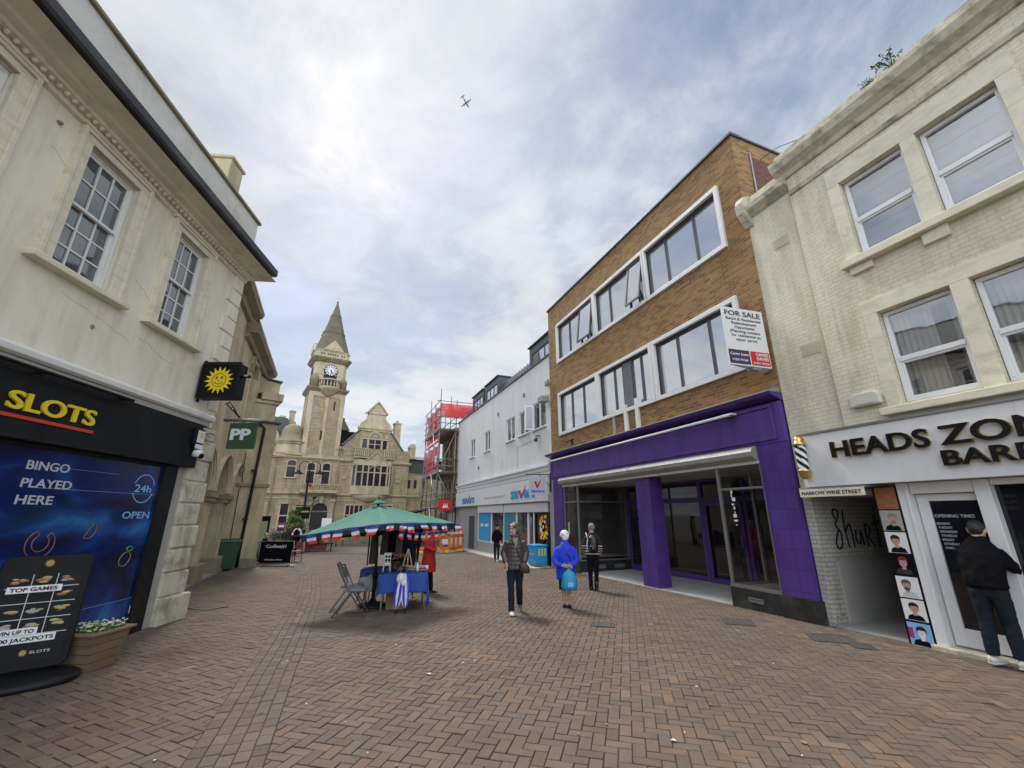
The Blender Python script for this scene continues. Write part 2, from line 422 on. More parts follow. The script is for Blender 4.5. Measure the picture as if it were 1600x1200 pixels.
pm('poster_mix', (.42, .30, .10), .5, .8, 9)
pm('plastic_white', (.70, .70, .68), .4, .04, grime=(.5, .5, .46), gamt=.3)
pm('plastic_cream', (.60, .57, .47), .5, .06)
pm('terracotta', (.52, .47, .35), .85, .15, 6)
pm('iron_grate', (.065, .058, .05), .6, .3, 8, .4, 40)
pm('blind_grey', (.24, .29, .37), .6, .1, 4)
pm('curtain', (.50, .50, .49), .85, .1, 5)
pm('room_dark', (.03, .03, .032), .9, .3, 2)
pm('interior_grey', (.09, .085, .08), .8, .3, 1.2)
pm('trainer_white', (.60, .59, .53), .6, .1, 12)
pm('skin_tone', (.50, .30, .22), .55, .08, 8, spec=.4)
pm('skin_dark', (.09, .05, .035), .5, .1, 8, spec=.4)
pm('eye_dark', (.02, .016, .014), .2); pm('lip', (.30, .12, .10), .5)
pm('hair_brown', (.115, .085, .062), .55, .35, 45, .5, 90); pm('hair_white', (.72, .72, .72), .6, .12, 40, .5, 80)
pm('hair_grey', (.22, .20, .19), .6, .3, 45, .5, 90); pm('hair_black', (.012, .011, .011), .5, .3, 40, .4, 80)
pm('puffer_brown', (.062, .050, .050), .34, .2, 6, .25, 30, .006, spec=.5)
pm('sweater_green', (.26, .28, .22), .85, .1, 9); pm('trousers_navy', (.014, .017, .028), .8, .25, 6, spec=.12)
pm('trousers_black', (.008, .008, .010), .8, .25, 6, spec=.12); pm('jeans_dark', (.014, .018, .026), .85, .3, 7, spec=.12)
pm('coat_blue', (.020, .052, .56), .75, .12, 5, .25, 14, .01, spec=.3); pm('skirt_dark', (.02, .02, .035), .85, .2, 6, spec=.12)
pm('bag_teal', (.01, .27, .46), .5, .15, 5, .4, 16, .015); pm('leather_brown', (.05, .03, .02), .5, .2, 8)
pm('leather_black', (.014, .013, .013), .4, .2, 8); pm('shoe_grey', (.10, .085, .075), .6, .2, 9)
pm('coat_black', (.0045, .0045, .006), .8, .3, 6, .2, 14, .01, spec=.12); pm('coat_navy', (.016, .019, .034), .8, .3, 6, .2, 12, .01, spec=.12)
pm('coat_red', (.42, .018, .022), .75, .1, 5, .2, 12, .01); pm('shirt_white', (.66, .67, .68), .8, .05)
pm('scarf_print', (.10, .06, .055), .85, .7, 22)
pm('maroon', (.16, .022, .022), .6, .25, 5); pm('chair_red', (.24, .04, .028), .5, .15)
pm('map_green', (.36, .48, .36), .4, .2, 6)
pm('magenta', (.36, .03, .16), .5, .1)
pm('aircraft', (.10, .11, .16), .5, .1)
pm('tile_poster_orange', (.30, .12, .05), .5, .85, 14); pm('tile_poster_gold', (.40, .33, .12), .5, .5, 9)

# striped jumper: black with white bands round the hem and cuff (bands follow body height)
def striped():
    m, nt, b, out = _new('jumper_stripe'); tc = nt.nodes.new('ShaderNodeTexCoord')
    s = nt.nodes.new('ShaderNodeSeparateXYZ'); nt.links.new(tc.outputs['Object'], s.inputs[0])
    w = _nd(nt, 'ShaderNodeMath', operation='PINGPONG'); nt.links.new(s.outputs[2], w.inputs[0]); w.inputs[1].default_value = .032
    lt = _nd(nt, 'ShaderNodeMath', operation='LESS_THAN'); nt.links.new(w.outputs[0], lt.inputs[0]); lt.inputs[1].default_value = .012
    lo = _nd(nt, 'ShaderNodeMath', operation='LESS_THAN'); nt.links.new(s.outputs[2], lo.inputs[0]); lo.inputs[1].default_value = 1.13
    mu = _nd(nt, 'ShaderNodeMath', operation='MULTIPLY'); nt.links.new(lt.outputs[0], mu.inputs[0]); nt.links.new(lo.outputs[0], mu.inputs[1])
    nt.links.new(_mix(nt, mu.outputs[0], (.014, .014, .016), (.66, .66, .66)), b.inputs['Base Color']); b.inputs['Roughness'].default_value = .85
striped()

# bricks and stone
bm_('brick_brown', (.45, .25, .08), (.18, .092, .034), (.33, .26, .18), .225, .075, .010, .5, grime=(.13, .075, .03), gamt=.3, gscale=.7, fine=.45)
bm_('brick_red', (.19, .075, .05), (.12, .05, .038), (.20, .16, .13), .225, .075, .009, .5, fine=.4)
bm_('brick_cream', (.80, .74, .575), (.77, .71, .545), (.70, .64, .49), .225, .075, .009, .9, .6, grime=(.36, .30, .19), gamt=.5, gscale=2.0, gstretch=(1, 1, .25), wob=.035, fine=.14, bd=.016, peel=(.26, .20, .13), pth=.70, streak=.5)
bm_('brick_whitewash', (.56, .55, .50), (.50, .49, .44), (.38, .36, .32), .225, .075, .012, .9, .8, grime=(.14, .125, .10), gamt=.85, gscale=1.4, wob=.02, fine=.2, bd=.012, peel=(.13, .10, .075))
bm_('stone_ashlar', (.55, .465, .31), (.44, .365, .235), (.29, .235, .15), .62, .27, .008, .5, .9, grime=(.13, .105, .065), gamt=.75, gscale=1.6, gstretch=(1, 1, .3), fine=.3)
bm_('stone_rubble', (.42, .35, .225), (.58, .49, .33), (.26, .20, .115), .42, .16, .01, .9, .9, grime=(.13, .11, .07), gamt=.55, gscale=1.0, fine=.3, bd=.02)
bm_('stone_smooth', (.62, .525, .35), (.56, .465, .30), (.44, .36, .225), .75, .33, .005, .3, .9, grime=(.11, .095, .065), gamt=.75, gscale=.9, fine=.15)
bm_('tiles_purple', (.105, .052, .275), (.085, .042, .235), (.05, .028, .14), .36, .36, .006, .35, .35, grime=(.045, .025, .11), gamt=.6, gscale=2.4, gstretch=(1, 1, .25), fine=.1, offset=0, bd=.004, streak=.7)
bm_('tiles_grey', (.36, .355, .35), (.335, .33, .325), (.27, .27, .265), .2, .2, .005, .2, .5, fine=.05, offset=0, bd=.003)

def glass_dark(name, base, ior=1.9, rough=.015, wav=.0):
    m, nt, b, out = _new(name)
    tc = nt.nodes.new('ShaderNodeTexCoord')
    nt.links.new(_mix(nt, _noise(nt, tc.outputs['Object'], 2.0, 4), dark(base, .6), dark(base, 1.4)), b.inputs['Base Color'])
    b.inputs['Roughness'].default_value = rough; b.inputs['IOR'].default_value = ior
    if wav: _bump(nt, b, _noise(nt, tc.outputs['Object'], 1.3, 2), wav, .02)
glass_dark('glass_reflect', (.12, .14, .165), 9.0, .02, .12)
glass_dark('glass_old', (.055, .065, .075), 2.2, .03, .25)
glass_dark('glass_far', (.022, .022, .032), 1.5, .12)
glass_dark('glass_shop', (.012, .012, .013), 1.55, .02, .05)
def glass_clear(name, tint=.82, f0=.06):
    m, nt, b, out = _new(name); nt.nodes.remove(b)
    t = nt.nodes.new('ShaderNodeBsdfTransparent'); t.inputs[0].default_value = (tint, tint, tint, 1)
    g = nt.nodes.new('ShaderNodeBsdfGlossy'); g.inputs['Roughness'].default_value = .015; g.inputs[0].default_value = (1, 1, 1, 1)
    ge = nt.nodes.new('ShaderNodeNewGeometry'); d = nt.nodes.new('ShaderNodeVectorMath'); d.operation = 'DOT_PRODUCT'
    nt.links.new(ge.outputs['Normal'], d.inputs[0]); nt.links.new(ge.outputs['Incoming'], d.inputs[1])
    def mt(op, a, b):
        n = nt.nodes.new('ShaderNodeMath'); n.operation = op
        for i, x in enumerate((a, b)):
            if isinstance(x, (int, float)): n.inputs[i].default_value = x
            else: nt.links.new(x, n.inputs[i])
        return n.outputs[0]
    q = mt('POWER', mt('SUBTRACT', 1.0, mt('ABSOLUTE', d.outputs['Value'], 0)), 5.0)
    f = mt('ADD', mt('MULTIPLY', q, 1 - f0), f0)
    tc = nt.nodes.new('ShaderNodeTexCoord'); _bump(nt, g, _noise(nt, tc.outputs['Object'], 1.6, 2), .12, .02)
    x = nt.nodes.new('ShaderNodeMixShader'); nt.links.new(f, x.inputs[0]); nt.links.new(t.outputs[0], x.inputs[1]); nt.links.new(g.outputs[0], x.inputs[2])
    nt.links.new(x.outputs[0], out.inputs[0])
glass_clear('glass_clear', .80, .05)
glass_clear('glass_upper', .75, .30)

# painted window graphic: deep blue with a pale drift of light printed on it
def graphic():
    m, nt, b, out = _new('graphic_blue'); tc = nt.nodes.new('ShaderNodeTexCoord'); v = tc.outputs['Object']
    n = _noise(nt, _scale(nt, v, (.8, .8, 1.6)), 1.1, 4, .5, .5)
    c = _ramp(nt, n, [(.36, (.004, .006, .035)), (.52, (.006, .020, .12)), (.62, (.01, .06, .26)), (.74, (.03, .20, .45))])
    nt.links.new(c, b.inputs['Base Color']); b.inputs['Roughness'].default_value = .18; b.inputs['Specular IOR Level'].default_value = .5
graphic()

# pavers: each paver carries its own clay colour; dirt drifts over them
def paver():
    m, nt, b, out = _new('paver_clay'); tc = nt.nodes.new('ShaderNodeTexCoord'); v = tc.outputs['Object']
    a = _nd(nt, 'ShaderNodeVertexColor'); a.layer_name = 'clay'
    c = _mix(nt, _ramp(nt, _noise(nt, v, .45, 6, .6), [(.38, 0.0), (.66, .55)]), a.outputs[0], (.060, .055, .049))
    c = _mix(nt, _ramp(nt, _noise(nt, v, 3.2, 8, .7, .5), [(.48, 0.0), (.70, .6)]), c, (.050, .046, .040))
    c = _mix(nt, _ramp(nt, _noise(nt, v, 160, 2, .8), [(.40, .0), (.70, .40)]), c, (.30, .25, .21))
    c = _mix(nt, _ramp(nt, _noise(nt, v, 210, 2, .8), [(.52, .0), (.70, .55)]), c, (.045, .04, .035))
    vo = _nd(nt, 'ShaderNodeTexVoronoi', Scale=2.6); nt.links.new(v, vo.inputs['Vector'])
    c = _mix(nt, _ramp(nt, vo.outputs['Distance'], [(.045, .75), (.07, 0.0)]), c, (.03, .028, .026))
    vo = _nd(nt, 'ShaderNodeTexVoronoi', Scale=1.7); nt.links.new(v, vo.inputs['Vector'])
    c = _mix(nt, _ramp(nt, vo.outputs['Distance'], [(.018, .6), (.030, 0.0)]), c, (.33, .30, .26))
    nt.links.new(_mix(nt, 1.0, c, (.95, .89, .825), 'MULTIPLY'), b.inputs['Base Color']); b.inputs['Roughness'].default_value = .82; b.inputs['Specular IOR Level'].default_value = .25
    _bump(nt, b, _noise(nt, v, 120, 4, .7), .5, .004)
paver()
def joint():
    m, nt, b, out = _new('paver_joint'); tc = nt.nodes.new('ShaderNodeTexCoord'); v = tc.outputs['Object']
    c = _mix(nt, _ramp(nt, _noise(nt, v, 1.6, 6, .7), [(.55, 0.0), (.68, 1.0)]), (.026, .022, .018), (.03, .042, .012))
    nt.links.new(c, b.inputs['Base Color']); b.inputs['Roughness'].default_value = .95
joint()
def far_pave():
    m, nt, b, out = _new('paving_far'); tc = nt.nodes.new('ShaderNodeTexCoord'); v = tc.outputs['Object']
    t = _nd(nt, 'ShaderNodeTexBrick', Scale=1.0); nt.links.new(v, t.inputs['Vector'])
    t.inputs['Brick Width'].default_value = .21; t.inputs['Row Height'].default_value = .105; t.inputs['Mortar Size'].default_value = .006
    t.inputs['Color1'].default_value = (.135, .105, .085, 1); t.inputs['Color2'].default_value = (.11, .088, .074, 1); t.inputs['Mortar'].default_value = (.06, .05, .042, 1)
    c = _mix(nt, _ramp(nt, _noise(nt, v, .5, 7, .65), [(.42, 0.0), (.7, .5)]), t.outputs[0], (.075, .066, .057))
    nt.links.new(c, b.inputs['Base Color']); b.inputs['Roughness'].default_value = .85
far_pave()

def netting():
    m, nt, b, out = _new('net_red'); b.inputs['Base Color'].default_value = (.66, .05, .05, 1); b.inputs['Roughness'].default_value = .8
    t = nt.nodes.new('ShaderNodeBsdfTransparent'); x = nt.nodes.new('ShaderNodeMixShader'); tc = nt.nodes.new('ShaderNodeTexCoord')
    nt.links.new(_ramp(nt, _noise(nt, tc.outputs['Object'], .8, 3), [(.4, .0), (.7, .45)]), x.inputs[0])
    nt.links.new(b.outputs[0], x.inputs[1]); nt.links.new(t.outputs[0], x.inputs[2]); nt.links.new(x.outputs[0], out.inputs[0])
netting()
# ================================================================ ground
def make_ground():
    mb = MB()
    ys = [-60, 80, 1500]
    for y0, y1 in zip(ys, ys[1:]):
        mb.quad((-900, y0, gz(0, y0) - .014), (900, y0, gz(0, y0) - .014), (900, y1, gz(0, y1) - .014), (-900, y1, gz(0, y1) - .014))
    tag(mb.build('ground', 'paving_far', recalc=False), kind='structure')
make_ground()
BAND = [(-1.55, 2.2), (-2.12, 3.77), (-2.89, 5.81), (-3.05, 6.27), (-3.69, 7.99), (-4.66, 10.55), (-5.87, 13.36), (-7.1, 15.9), (-8.7, 18.6), (-10.4, 20.8)]
def band_x(y):
    for (x0, y0), (x1, y1) in zip(BAND, BAND[1:]):
        if y0 <= y <= y1: return x0 + (x1 - x0) * (y - y0) / (y1 - y0)
    return BAND[0][0] + (2.2 - y) * .36 if y < 2.2 else BAND[-1][0] - (y - 20.8)
def catmull(P, n=14):
    out = []
    for i in range(len(P) - 1):
        p0 = P[max(i - 1, 0)]; p1 = P[i]; p2 = P[i + 1]; p3 = P[min(i + 2, len(P) - 1)]
        for k in range(n):
            t = k / n
            out.append(tuple(.5 * ((2 * p1[j]) + (-p0[j] + p2[j]) * t + (2 * p0[j] - 5 * p1[j] + 4 * p2[j] - p3[j]) * t * t + (-p0[j] + 3 * p1[j] - 3 * p2[j] + p3[j]) * t ** 3) for j in (0, 1)))
    return out + [P[-1]]
def make_pavers():
    rnd = random.Random(3)
    vs, fs, cols = [], [], []
    CL = [(.168, .112, .080), (.150, .108, .088), (.135, .098, .082), (.160, .118, .094), (.125, .100, .088), (.145, .114, .094), (.132, .092, .074)]
    def brick(cx, cy, ux, uy, L, Wd, top=.0, bright=1.0, grey=0.0):
        vx, vy = -uy, ux; c = .0035; b = len(vs)
        dz = rnd.uniform(-.003, .003); tx = rnd.uniform(-.012, .012); ty = rnd.uniform(-.016, .016)
        for (e, h) in ((0, 0), (c, 1)):
            for sx, sy in ((-1, -1), (1, -1), (1, 1), (-1, 1)):
                a = sx * (L / 2 - e); w = sy * (Wd / 2 - e)
                x = cx + ux * a + vx * w; y = cy + uy * a + vy * w
                vs.append((x, y, gz(x, y) + (top + dz + a * tx + w * ty if h else top - .005 + dz)))
        fs.extend([(b + 4, b + 5, b + 6, b + 7)] + [(b + i, b + (i + 1) % 4, b + 4 + (i + 1) % 4, b + 4 + i) for i in range(4)])
        q = rnd.choice(CL); k = rnd.uniform(.88, 1.1) * bright
        if rnd.random() < .05: k *= 1.25
        if rnd.random() < .07: k *= .72
        g = sum(q) / 3
        q = tuple((v * (1 - grey) + g * grey) * k for v in q)
        cols.extend([q + (1,)] * 8)
    u = .105; gap = .0072
    def inside(x, y):
        if y < 1.0 or y > 25.5: return False
        if y < 8.9:
            if x < -6.19 + .0802 * (8.81 - y) - .15: return False
        elif x < -6.2 - (y - 8.8) * .66 - 1.2: return False
        return x < 5.453 - .392 * (y - 8.193) + .12
    for side, ang in ((1, -14.5), (-1, -25)):
        ca, sa = math.cos(R(ang)), math.sin(R(ang))
        n = 270
        for i in range(-n, n):
            for j in range(-n, n):
                k = (i - j) % 4
                if k == 0: cx, cy, hor = i + 1, j + .5, True
                elif k == 2: cx, cy, hor = i + .5, j, False
                else: continue
                x = (cx * ca - cy * sa) * u - 1.0; y = (cx * sa + cy * ca) * u + 12
                if not inside(x, y): continue
                d = x - band_x(y)
                if (d > .20) if side == 1 else (d < -.20): pass
                else: continue
                ux, uy = (ca, sa) if hor else (-sa, ca)
                far = min(max((y - 4) / 16, 0), 1)
                brick(x, y, ux, uy, 2 * u - gap, u - gap)
    # drain channel: five courses that follow the bend
    path = catmull(BAND, 40)
    base = []
    for c in range(5):
        off = (c - 2) * .112
        d = rnd.uniform(0, .1)
        i = 0; acc = 0
        pts = []
        for k, p in enumerate(path):
            a = path[max(k - 1, 0)]; b = path[min(k + 1, len(path) - 1)]
            tx, ty = b[0] - a[0], b[1] - a[1]; l = math.hypot(tx, ty); tx /= l; ty /= l
            pts.append((p[0] + ty * off, p[1] - tx * off, tx, ty))
        nxt = d; prev = pts[0]
        for p in pts[1:]:
            seg = math.hypot(p[0] - prev[0], p[1] - prev[1])
            while acc + seg >= nxt:
                t = (nxt - acc) / seg
                brick(prev[0] + (p[0] - prev[0]) * t, prev[1] + (p[1] - prev[1]) * t, p[2], p[3], .165, .106, .0095, rnd.choice([.72, .85, .92, 1.12]), .3)
                nxt += .172
            acc += seg; prev = p
    me = bpy.data.meshes.new('brick_paving'); me.from_pydata(vs, [], fs)
    at = me.color_attributes.new('clay', 'FLOAT_COLOR', 'POINT')
    at.data.foreach_set('color', [c for q in cols for c in q])
    me.materials.append(M['paver_clay'])
    tag(link(bpy.data.objects.new('brick_paving', me)), kind='structure')
    # joint bed under the pavers and under the channel
    mb = MB()
    for y0, y1 in [(y, y + 1) for y in range(1, 26)]:
        mb.quad((-15, y0, gz(0, y0) - .008), (7.6, y0, gz(0, y0) - .008), (7.6, y1, gz(0, y1) - .008), (-15, y1, gz(0, y1) - .008))
    for k in range(len(path) - 1):
        a, b = path[k], path[k + 1]; tx, ty = b[0] - a[0], b[1] - a[1]; l = math.hypot(tx, ty); nx, ny = ty / l * .285, -tx / l * .285
        P = [(a[0] - nx, a[1] - ny), (a[0] + nx, a[1] + ny), (b[0] + nx, b[1] + ny), (b[0] - nx, b[1] - ny)]
        mb.quad(*[(x, y, gz(x, y) + .0035) for x, y in P])
    tag(mb.build('paving_bed', 'paver_joint', recalc=False), kind='structure')
make_pavers()

# ================================================================ facade helpers
def wall(mb, s0, s1, z0, z1, y, ops=(), rev=.15, m=0, mr=None):
    """front face with openings (a,b,c,d)=(s,s,z,z) and their reveals"""
    mr = m if mr is None else mr
    xs = sorted({s0, s1} | {v for o in ops for v in o[:2]}); zs = sorted({z0, z1} | {v for o in ops for v in o[2:4]})
    for xa, xb in zip(xs, xs[1:]):
        for za, zb in zip(zs, zs[1:]):
            cx, cz = (xa + xb) / 2, (za + zb) / 2
            if any(o[0] < cx < o[1] and o[2] < cz < o[3] for o in ops): continue
            mb.quad((xa, y, za), (xb, y, za), (xb, y, zb), (xa, y, zb), m)
    for a, b, c, d in [o[:4] for o in ops]:
        r = y - rev
        mb.quad((a, y, c), (a, r, c), (a, r, d), (a, y, d), mr); mb.quad((b, y, c), (b, r, c), (b, r, d), (b, y, d), mr)
        mb.quad((a, y, d), (a, r, d), (b, r, d), (b, y, d), mr); mb.quad((a, y, c), (a, r, c), (b, r, c), (b, y, c), mr)
def shell(mb, s0, s1, z0, z1, y, depth, m=0, ms=None, top=True):
    """sides, back and top of a building block"""
    ms = m if ms is None else ms; b = y - depth
    mb.quad((s0, y, z0), (s0, b, z0), (s0, b, z1), (s0, y, z1), ms); mb.quad((s1, y, z0), (s1, b, z0), (s1, b, z1), (s1, y, z1), m)
    mb.quad((s0, b, z0), (s1, b, z0), (s1, b, z1), (s0, b, z1), m)
    if top: mb.quad((s0, y, z1), (s1, y, z1), (s1, b, z1), (s0, b, z1), m)
def rim(mb, a, b, c, d, y0, y1, w, m=0):
    """four bars butted end to end"""
    mb.box(a, b, y0, y1, d - w, d, m); mb.box(a, b, y0, y1, c, c + w, m)
    mb.box(a, a + w, y0, y1, c + w, d - w, m); mb.box(b - w, b, y0, y1, c + w, d - w, m)
def window(st, par, a, b, c, d, y, fw=.05, fd=.06, mull=(), trans=(), bar=.04, fm='upvc', gm='glass_reflect', name='window', bevel=0):
    mb = st.mb(); rim(mb, a, b, c, d, y, y + fd, fw)
    for x in mull: mb.box(x - bar / 2, x + bar / 2, y + .004, y + fd - .006, c + fw, d - fw)
    for z in trans:
        xs = [a + fw] + sorted(mull) + [b - fw]
        for i in range(len(xs) - 1):
            l = xs[i] + (bar / 2 if i else 0); r = xs[i + 1] - (bar / 2 if i < len(xs) - 2 else 0)
            mb.box(l, r, y + .006, y + fd - .01, z - bar / 2, z + bar / 2)
    o = mb.build(name, fm, par, bevel)
    g = st.mb(); g.quad((a + fw * .5, y + fd * .35, c + fw * .5), (b - fw * .5, y + fd * .35, c + fw * .5), (b - fw * .5, y + fd * .35, d - fw * .5), (a + fw * .5, y + fd * .35, d - fw * .5))
    g.build('pane', gm, o, recalc=False)
    return o
def part(st, name, mats, par, boxes, bevel=0, tubes=()):
    mb = st.mb()
    for b in boxes: mb.box(*b)
    for p, r in tubes: mb.tube(p, r)
    return mb.build(name, mats, par, bevel)

# ================================================================ vacant purple shop under brown brick offices
def purple_shop():
    st = SR
    rt = st.root('brick_office_building', 'three storey brown brick building with an empty purple shopfront at street level', 'building')
    UP = [(6.52, 9.44, 7.98, 9.62), (3.60, 6.40, 7.98, 9.62), (.66, 3.50, 7.98, 9.62)]
    LO = [(6.60, 9.45, 4.85, 6.48), (3.68, 6.45, 4.85, 6.48), (.66, 3.51, 4.85, 6.48)]
    mb = st.mb(); wall(mb, 0, 10.35, 4.07, 10.74, 0, UP + LO, .16)
    mb.quad((0, 0, 4.07), (0, -.55, 4.07), (0, -.55, 10.74), (0, 0, 10.74)); mb.quad((10.35, 0, -.6), (10.35, -9, -.6), (10.35, -9, 10.74), (10.35, 0, 10.74))
    mb.quad((0, -9, -.6), (10.35, -9, -.6), (10.35, -9, 10.74), (0, -9, 10.74)); mb.quad((0, 0, 10.74), (10.35, 0, 10.74), (10.35, -9, 10.74), (0, -9, 10.74))
    mb.quad((0, -.55, -.2), (0, -9, -.2), (0, -9, 10.3), (0, -.55, 10.3), 1); mb.quad((0, -.55, 10.3), (0, -9, 10.3), (0, -9, 10.74), (0, -.55, 10.74), 0)
    mb.build('wall', ['brick_brown', 'brick_red'], rt)
    part(st, 'roof_coping', 'anthracite', rt, [(-.05, 10.40, -.32, .06, 10.745, 10.82), (-.05, .2, -8.9, -.32, 10.745, 10.80)], .008)
    part(st, 'concrete_ledge', 'concrete', rt, [(0.02, 10.36, -.02, .13, 4.075, 4.16)], .01)
    for row, rowz in ((UP, 'u'), (LO, 'l')):
        for k, (a, b, c, d) in enumerate(row):
            mb = st.mb(); rim(mb, a - .075, b + .075, c - .085, d + .085, -.02, .075, .115)
            fr = mb.build('window_surround', 'paint_white', rt, .006)
            ia, ib, ic, id_ = a + .04, b - .04, c + .03, d - .03
            w = ib - ia; mu = [ia + w * .31, ia + w * .71]
            if rowz == 'l' and k == 1: mu = [4.24, 4.68, 5.17, 5.64]
            if k == 0: mu = [ia + w * .37, ia + w * .69]
            window(st, rt, ia, ib, ic, id_, -.12, .055, .07, mu, (), .055, 'anthracite', 'glass_reflect')
            if rowz == 'l' and k == 1:
                part(st, 'infill_panel', 'zinc_grey', rt, [(4.71, 5.14, -.085, -.045, ic + .06, id_ - .06)])
            op = {('u', 0): [(ia + .05, mu[0] - .05, 7)], ('u', 1): [(ia + .03, mu[0] - .1, 9)]}.get((rowz, k), [])
            for (p, q, ang) in op:                      # top hung casements standing open
                L = (id_ - ic) - .1; t = R(ang); zt = id_ - .05
                def Pp(x, l, o): return (x, -.03 + math.sin(t) * l + math.cos(t) * o, zt - math.cos(t) * l + math.sin(t) * o)
                mb = st.mb()
                def bar(x0, x1, l0, l1):
                    v = [Pp(x, l, o) for o in (0, .05) for l in (l0, l1) for x in (x0, x1)]
                    mb.add(v, [(0, 2, 3, 1), (4, 5, 7, 6), (0, 1, 5, 4), (2, 6, 7, 3), (0, 4, 6, 2), (1, 3, 7, 5)])
                bar(p, q, 0, .06); bar(p, q, L - .06, L); bar(p, p + .06, .06, L - .06); bar(q - .06, q, .06, L - .06)
                cs = mb.build('open_casement', 'anthracite', rt)
                g = st.mb(); g.quad(Pp(p + .03, .03, .025), Pp(q - .03, .03, .025), Pp(q - .03, L - .03, .025), Pp(p + .03, L - .03, .025)); g.build('pane', 'glass_reflect', cs, recalc=False)
    part(st, 'downpipe', 'paint_white', rt, [(4.98, 5.12, .0, .08, 4.165, 5.0), (4.98, 5.5, .015, .07, 4.86, 4.93)], .005)
    part(st, 'downpipe', 'paint_white', rt, [(4.41, 4.55, .0, .08, 4.165, 5.08)], .005)
    part(st, 'vent_pipe', 'concrete_pale', rt, [(5.68, 5.76, 0, .06, 4.165, 4.80)], .005)
    part(st, 'lamp_bracket', 'black_metal', rt, [(8.50, 8.62, 0, .03, 4.28, 4.5)], 0, [([(8.56, .03, 4.45), (8.62, .22, 4.36), (8.9, .3, 4.52)], .018)])
    mb = st.mb(); mb.tube([(-.02, -.55, 10.4), (-.03, -.5, 9.0), (-.03, -.6, 8.6)], .022, 6); mb.build('conduit', 'galvanised', rt)
    mb = st.mb(); mb.tube([(-.02, -.9, 10.3), (-.4, -1.1, 10.42), (-.8, -1.3, 10.35), (-1.3, -1.6, 9.9)], .008, 5); mb.build('cable', 'black_metal', rt)
    # shopfront
    mb = st.mb(); mb.prism([(-.02, 3.90), (.30, 4.0), (.34, 4.068), (-.02, 4.068)], .0, 10.35, 0, 'x')
    mb.build('cornice', 'purple_trim', rt)
    mb = st.mb(); mb.box(0.02, 10.33, -.02, .10, 3.08, 3.895); rim(mb, .18, 10.2, 3.14, 3.86, .101, .135, .06)
    mb.build('fascia_board', 'purple_paint', rt, .008)
    mb = st.mb(); mb.tube([(1.07, .30, 3.80), (9.9, .30, 3.77)], .032, 8); mb.box(1.0, 1.3, .14, .29, 3.80, 3.84); mb.box(9.6, 9.8, .14, .29, 3.77, 3.80)
    mb.build('strip_light', 'paint_white', rt)
    mb = st.mb()
    pr = [(.03, 2.79), (.16, 2.79), (.25, 2.86), (.27, 2.95), (.22, 3.02), (.13, 3.07), (.03, 3.07)]
    mb.prism(pr, .70, 4.9, 0, 'x'); mb.prism(pr, 4.93, 9.38, 0, 'x')
    mb.build('shutter_box', 'galvanised', rt)
    part(st, 'shutter_rail', 'paint_white', rt, [(.70, 9.38, -.02, .08, 2.72, 2.785)])
    part(st, 'pilaster', 'tiles_purple', rt, [(.02, .68, -.16, .09, .25, 3.075)], .004)
    part(st, 'pilaster', 'tiles_purple', rt, [(9.38, 10.12, -.16, .09, .15, 3.075)], .004)
    part(st, 'plinth', 'plinth_black', rt, [(-.03, .70, -.5, .12, -.35, .248)], .005)
    part(st, 'stall_riser', 'plinth_black', rt, [(.70, 1.90, -2.2, .06, -.35, .235)], .005)
    part(st, 'stall_riser', 'plinth_black', rt, [(8.30, 9.40, -2.2, .05, -.45, .13)], .005)
    part(st, 'plinth', 'concrete', rt, [(9.40, 10.14, -.4, .11, -.55, .148)], .005)
    for (a, b, c, d) in ((1.13, 1.47, .0, .085),):
        mb = st.mb(); rim(mb, a, b, c, d, .062, .08, .02); mb.box(a + .02, b - .02, .061, .066, c + .02, d - .02); mb.build('air_vent', ['steel'], rt)
    for y in (-.75, -1.55):
        mb = st.mb(); mb.box(8.28, 8.299, y - .25, y + .18, -.12, .0); mb.build('air_vent', 'steel', rt)
    part(st, 'column', 'tiles_purple', rt, [(4.32, 4.95, -.45, -.02, -.4, 2.72)], .004)
    part(st, 'soffit', 'concrete_pale', rt, [(.68, 9.4, -2.3, -.021, 2.725, 2.78)])
    mb = st.mb()
    mb.add([(1.9, y, z) for y, z in ((.02, -.4), (.02, gz(0, 9.9) + .02), (-2.3, gz(0, 9.9) + .05), (-2.3, -.4))] + [(8.3, y, z) for y, z in ((.02, -.6), (.02, gz(0, 15.9) + .02), (-2.3, gz(0, 15.9) + .05), (-2.3, -.6))],
           [(0, 1, 2, 3), (4, 5, 6, 7), (0, 1, 5, 4), (1, 2, 6, 5), (2, 3, 7, 6)])
    mb.build('entrance_floor', 'concrete_pale', rt)
    # right hand display window, front and return
    def frame_post(x, y, z0, z1): return (x - .03, x + .03, y - .03, y + .03, z0, z1)
    mb = st.mb()
    for b in (frame_post(1.86, .01, .29, 2.72), frame_post(.715, .01, .29, 2.72), frame_post(1.86, -1.0, .29, 2.72), frame_post(1.86, -2.05, .29, 2.72)): mb.box(*b)
    mb.box(.68, 1.90, -.03, .05, .235, .29); mb.box(1.83, 1.89, -2.1, -.031, .235, .285); mb.box(.745, 1.83, -.015, .03, 2.22, 2.265); mb.box(1.845, 1.875, -.97, -.02, 2.22, 2.265)
    dw = mb.build('display_window', 'steel', rt)
    g = st.mb(); g.quad((.72, .008, .28), (1.86, .008, .28), (1.86, .008, 2.72), (.72, .008, 2.72)); g.quad((1.86, 0, .28), (1.86, -2.1, .28), (1.86, -2.1, 2.72), (1.86, 0, 2.72)); g.build('pane', 'glass_clear', dw, recalc=False)
    mb = st.mb(); rnd = random.Random(5)
    for k in range(9):
        z = 2.15 - k * .085; mb.box(1.52 + rnd.uniform(-.04, .04), 1.545 + rnd.uniform(.0, .05), .011, .014, z, z + rnd.uniform(.03, .08))
    mb.build('glass_smear', 'letter_white', dw)
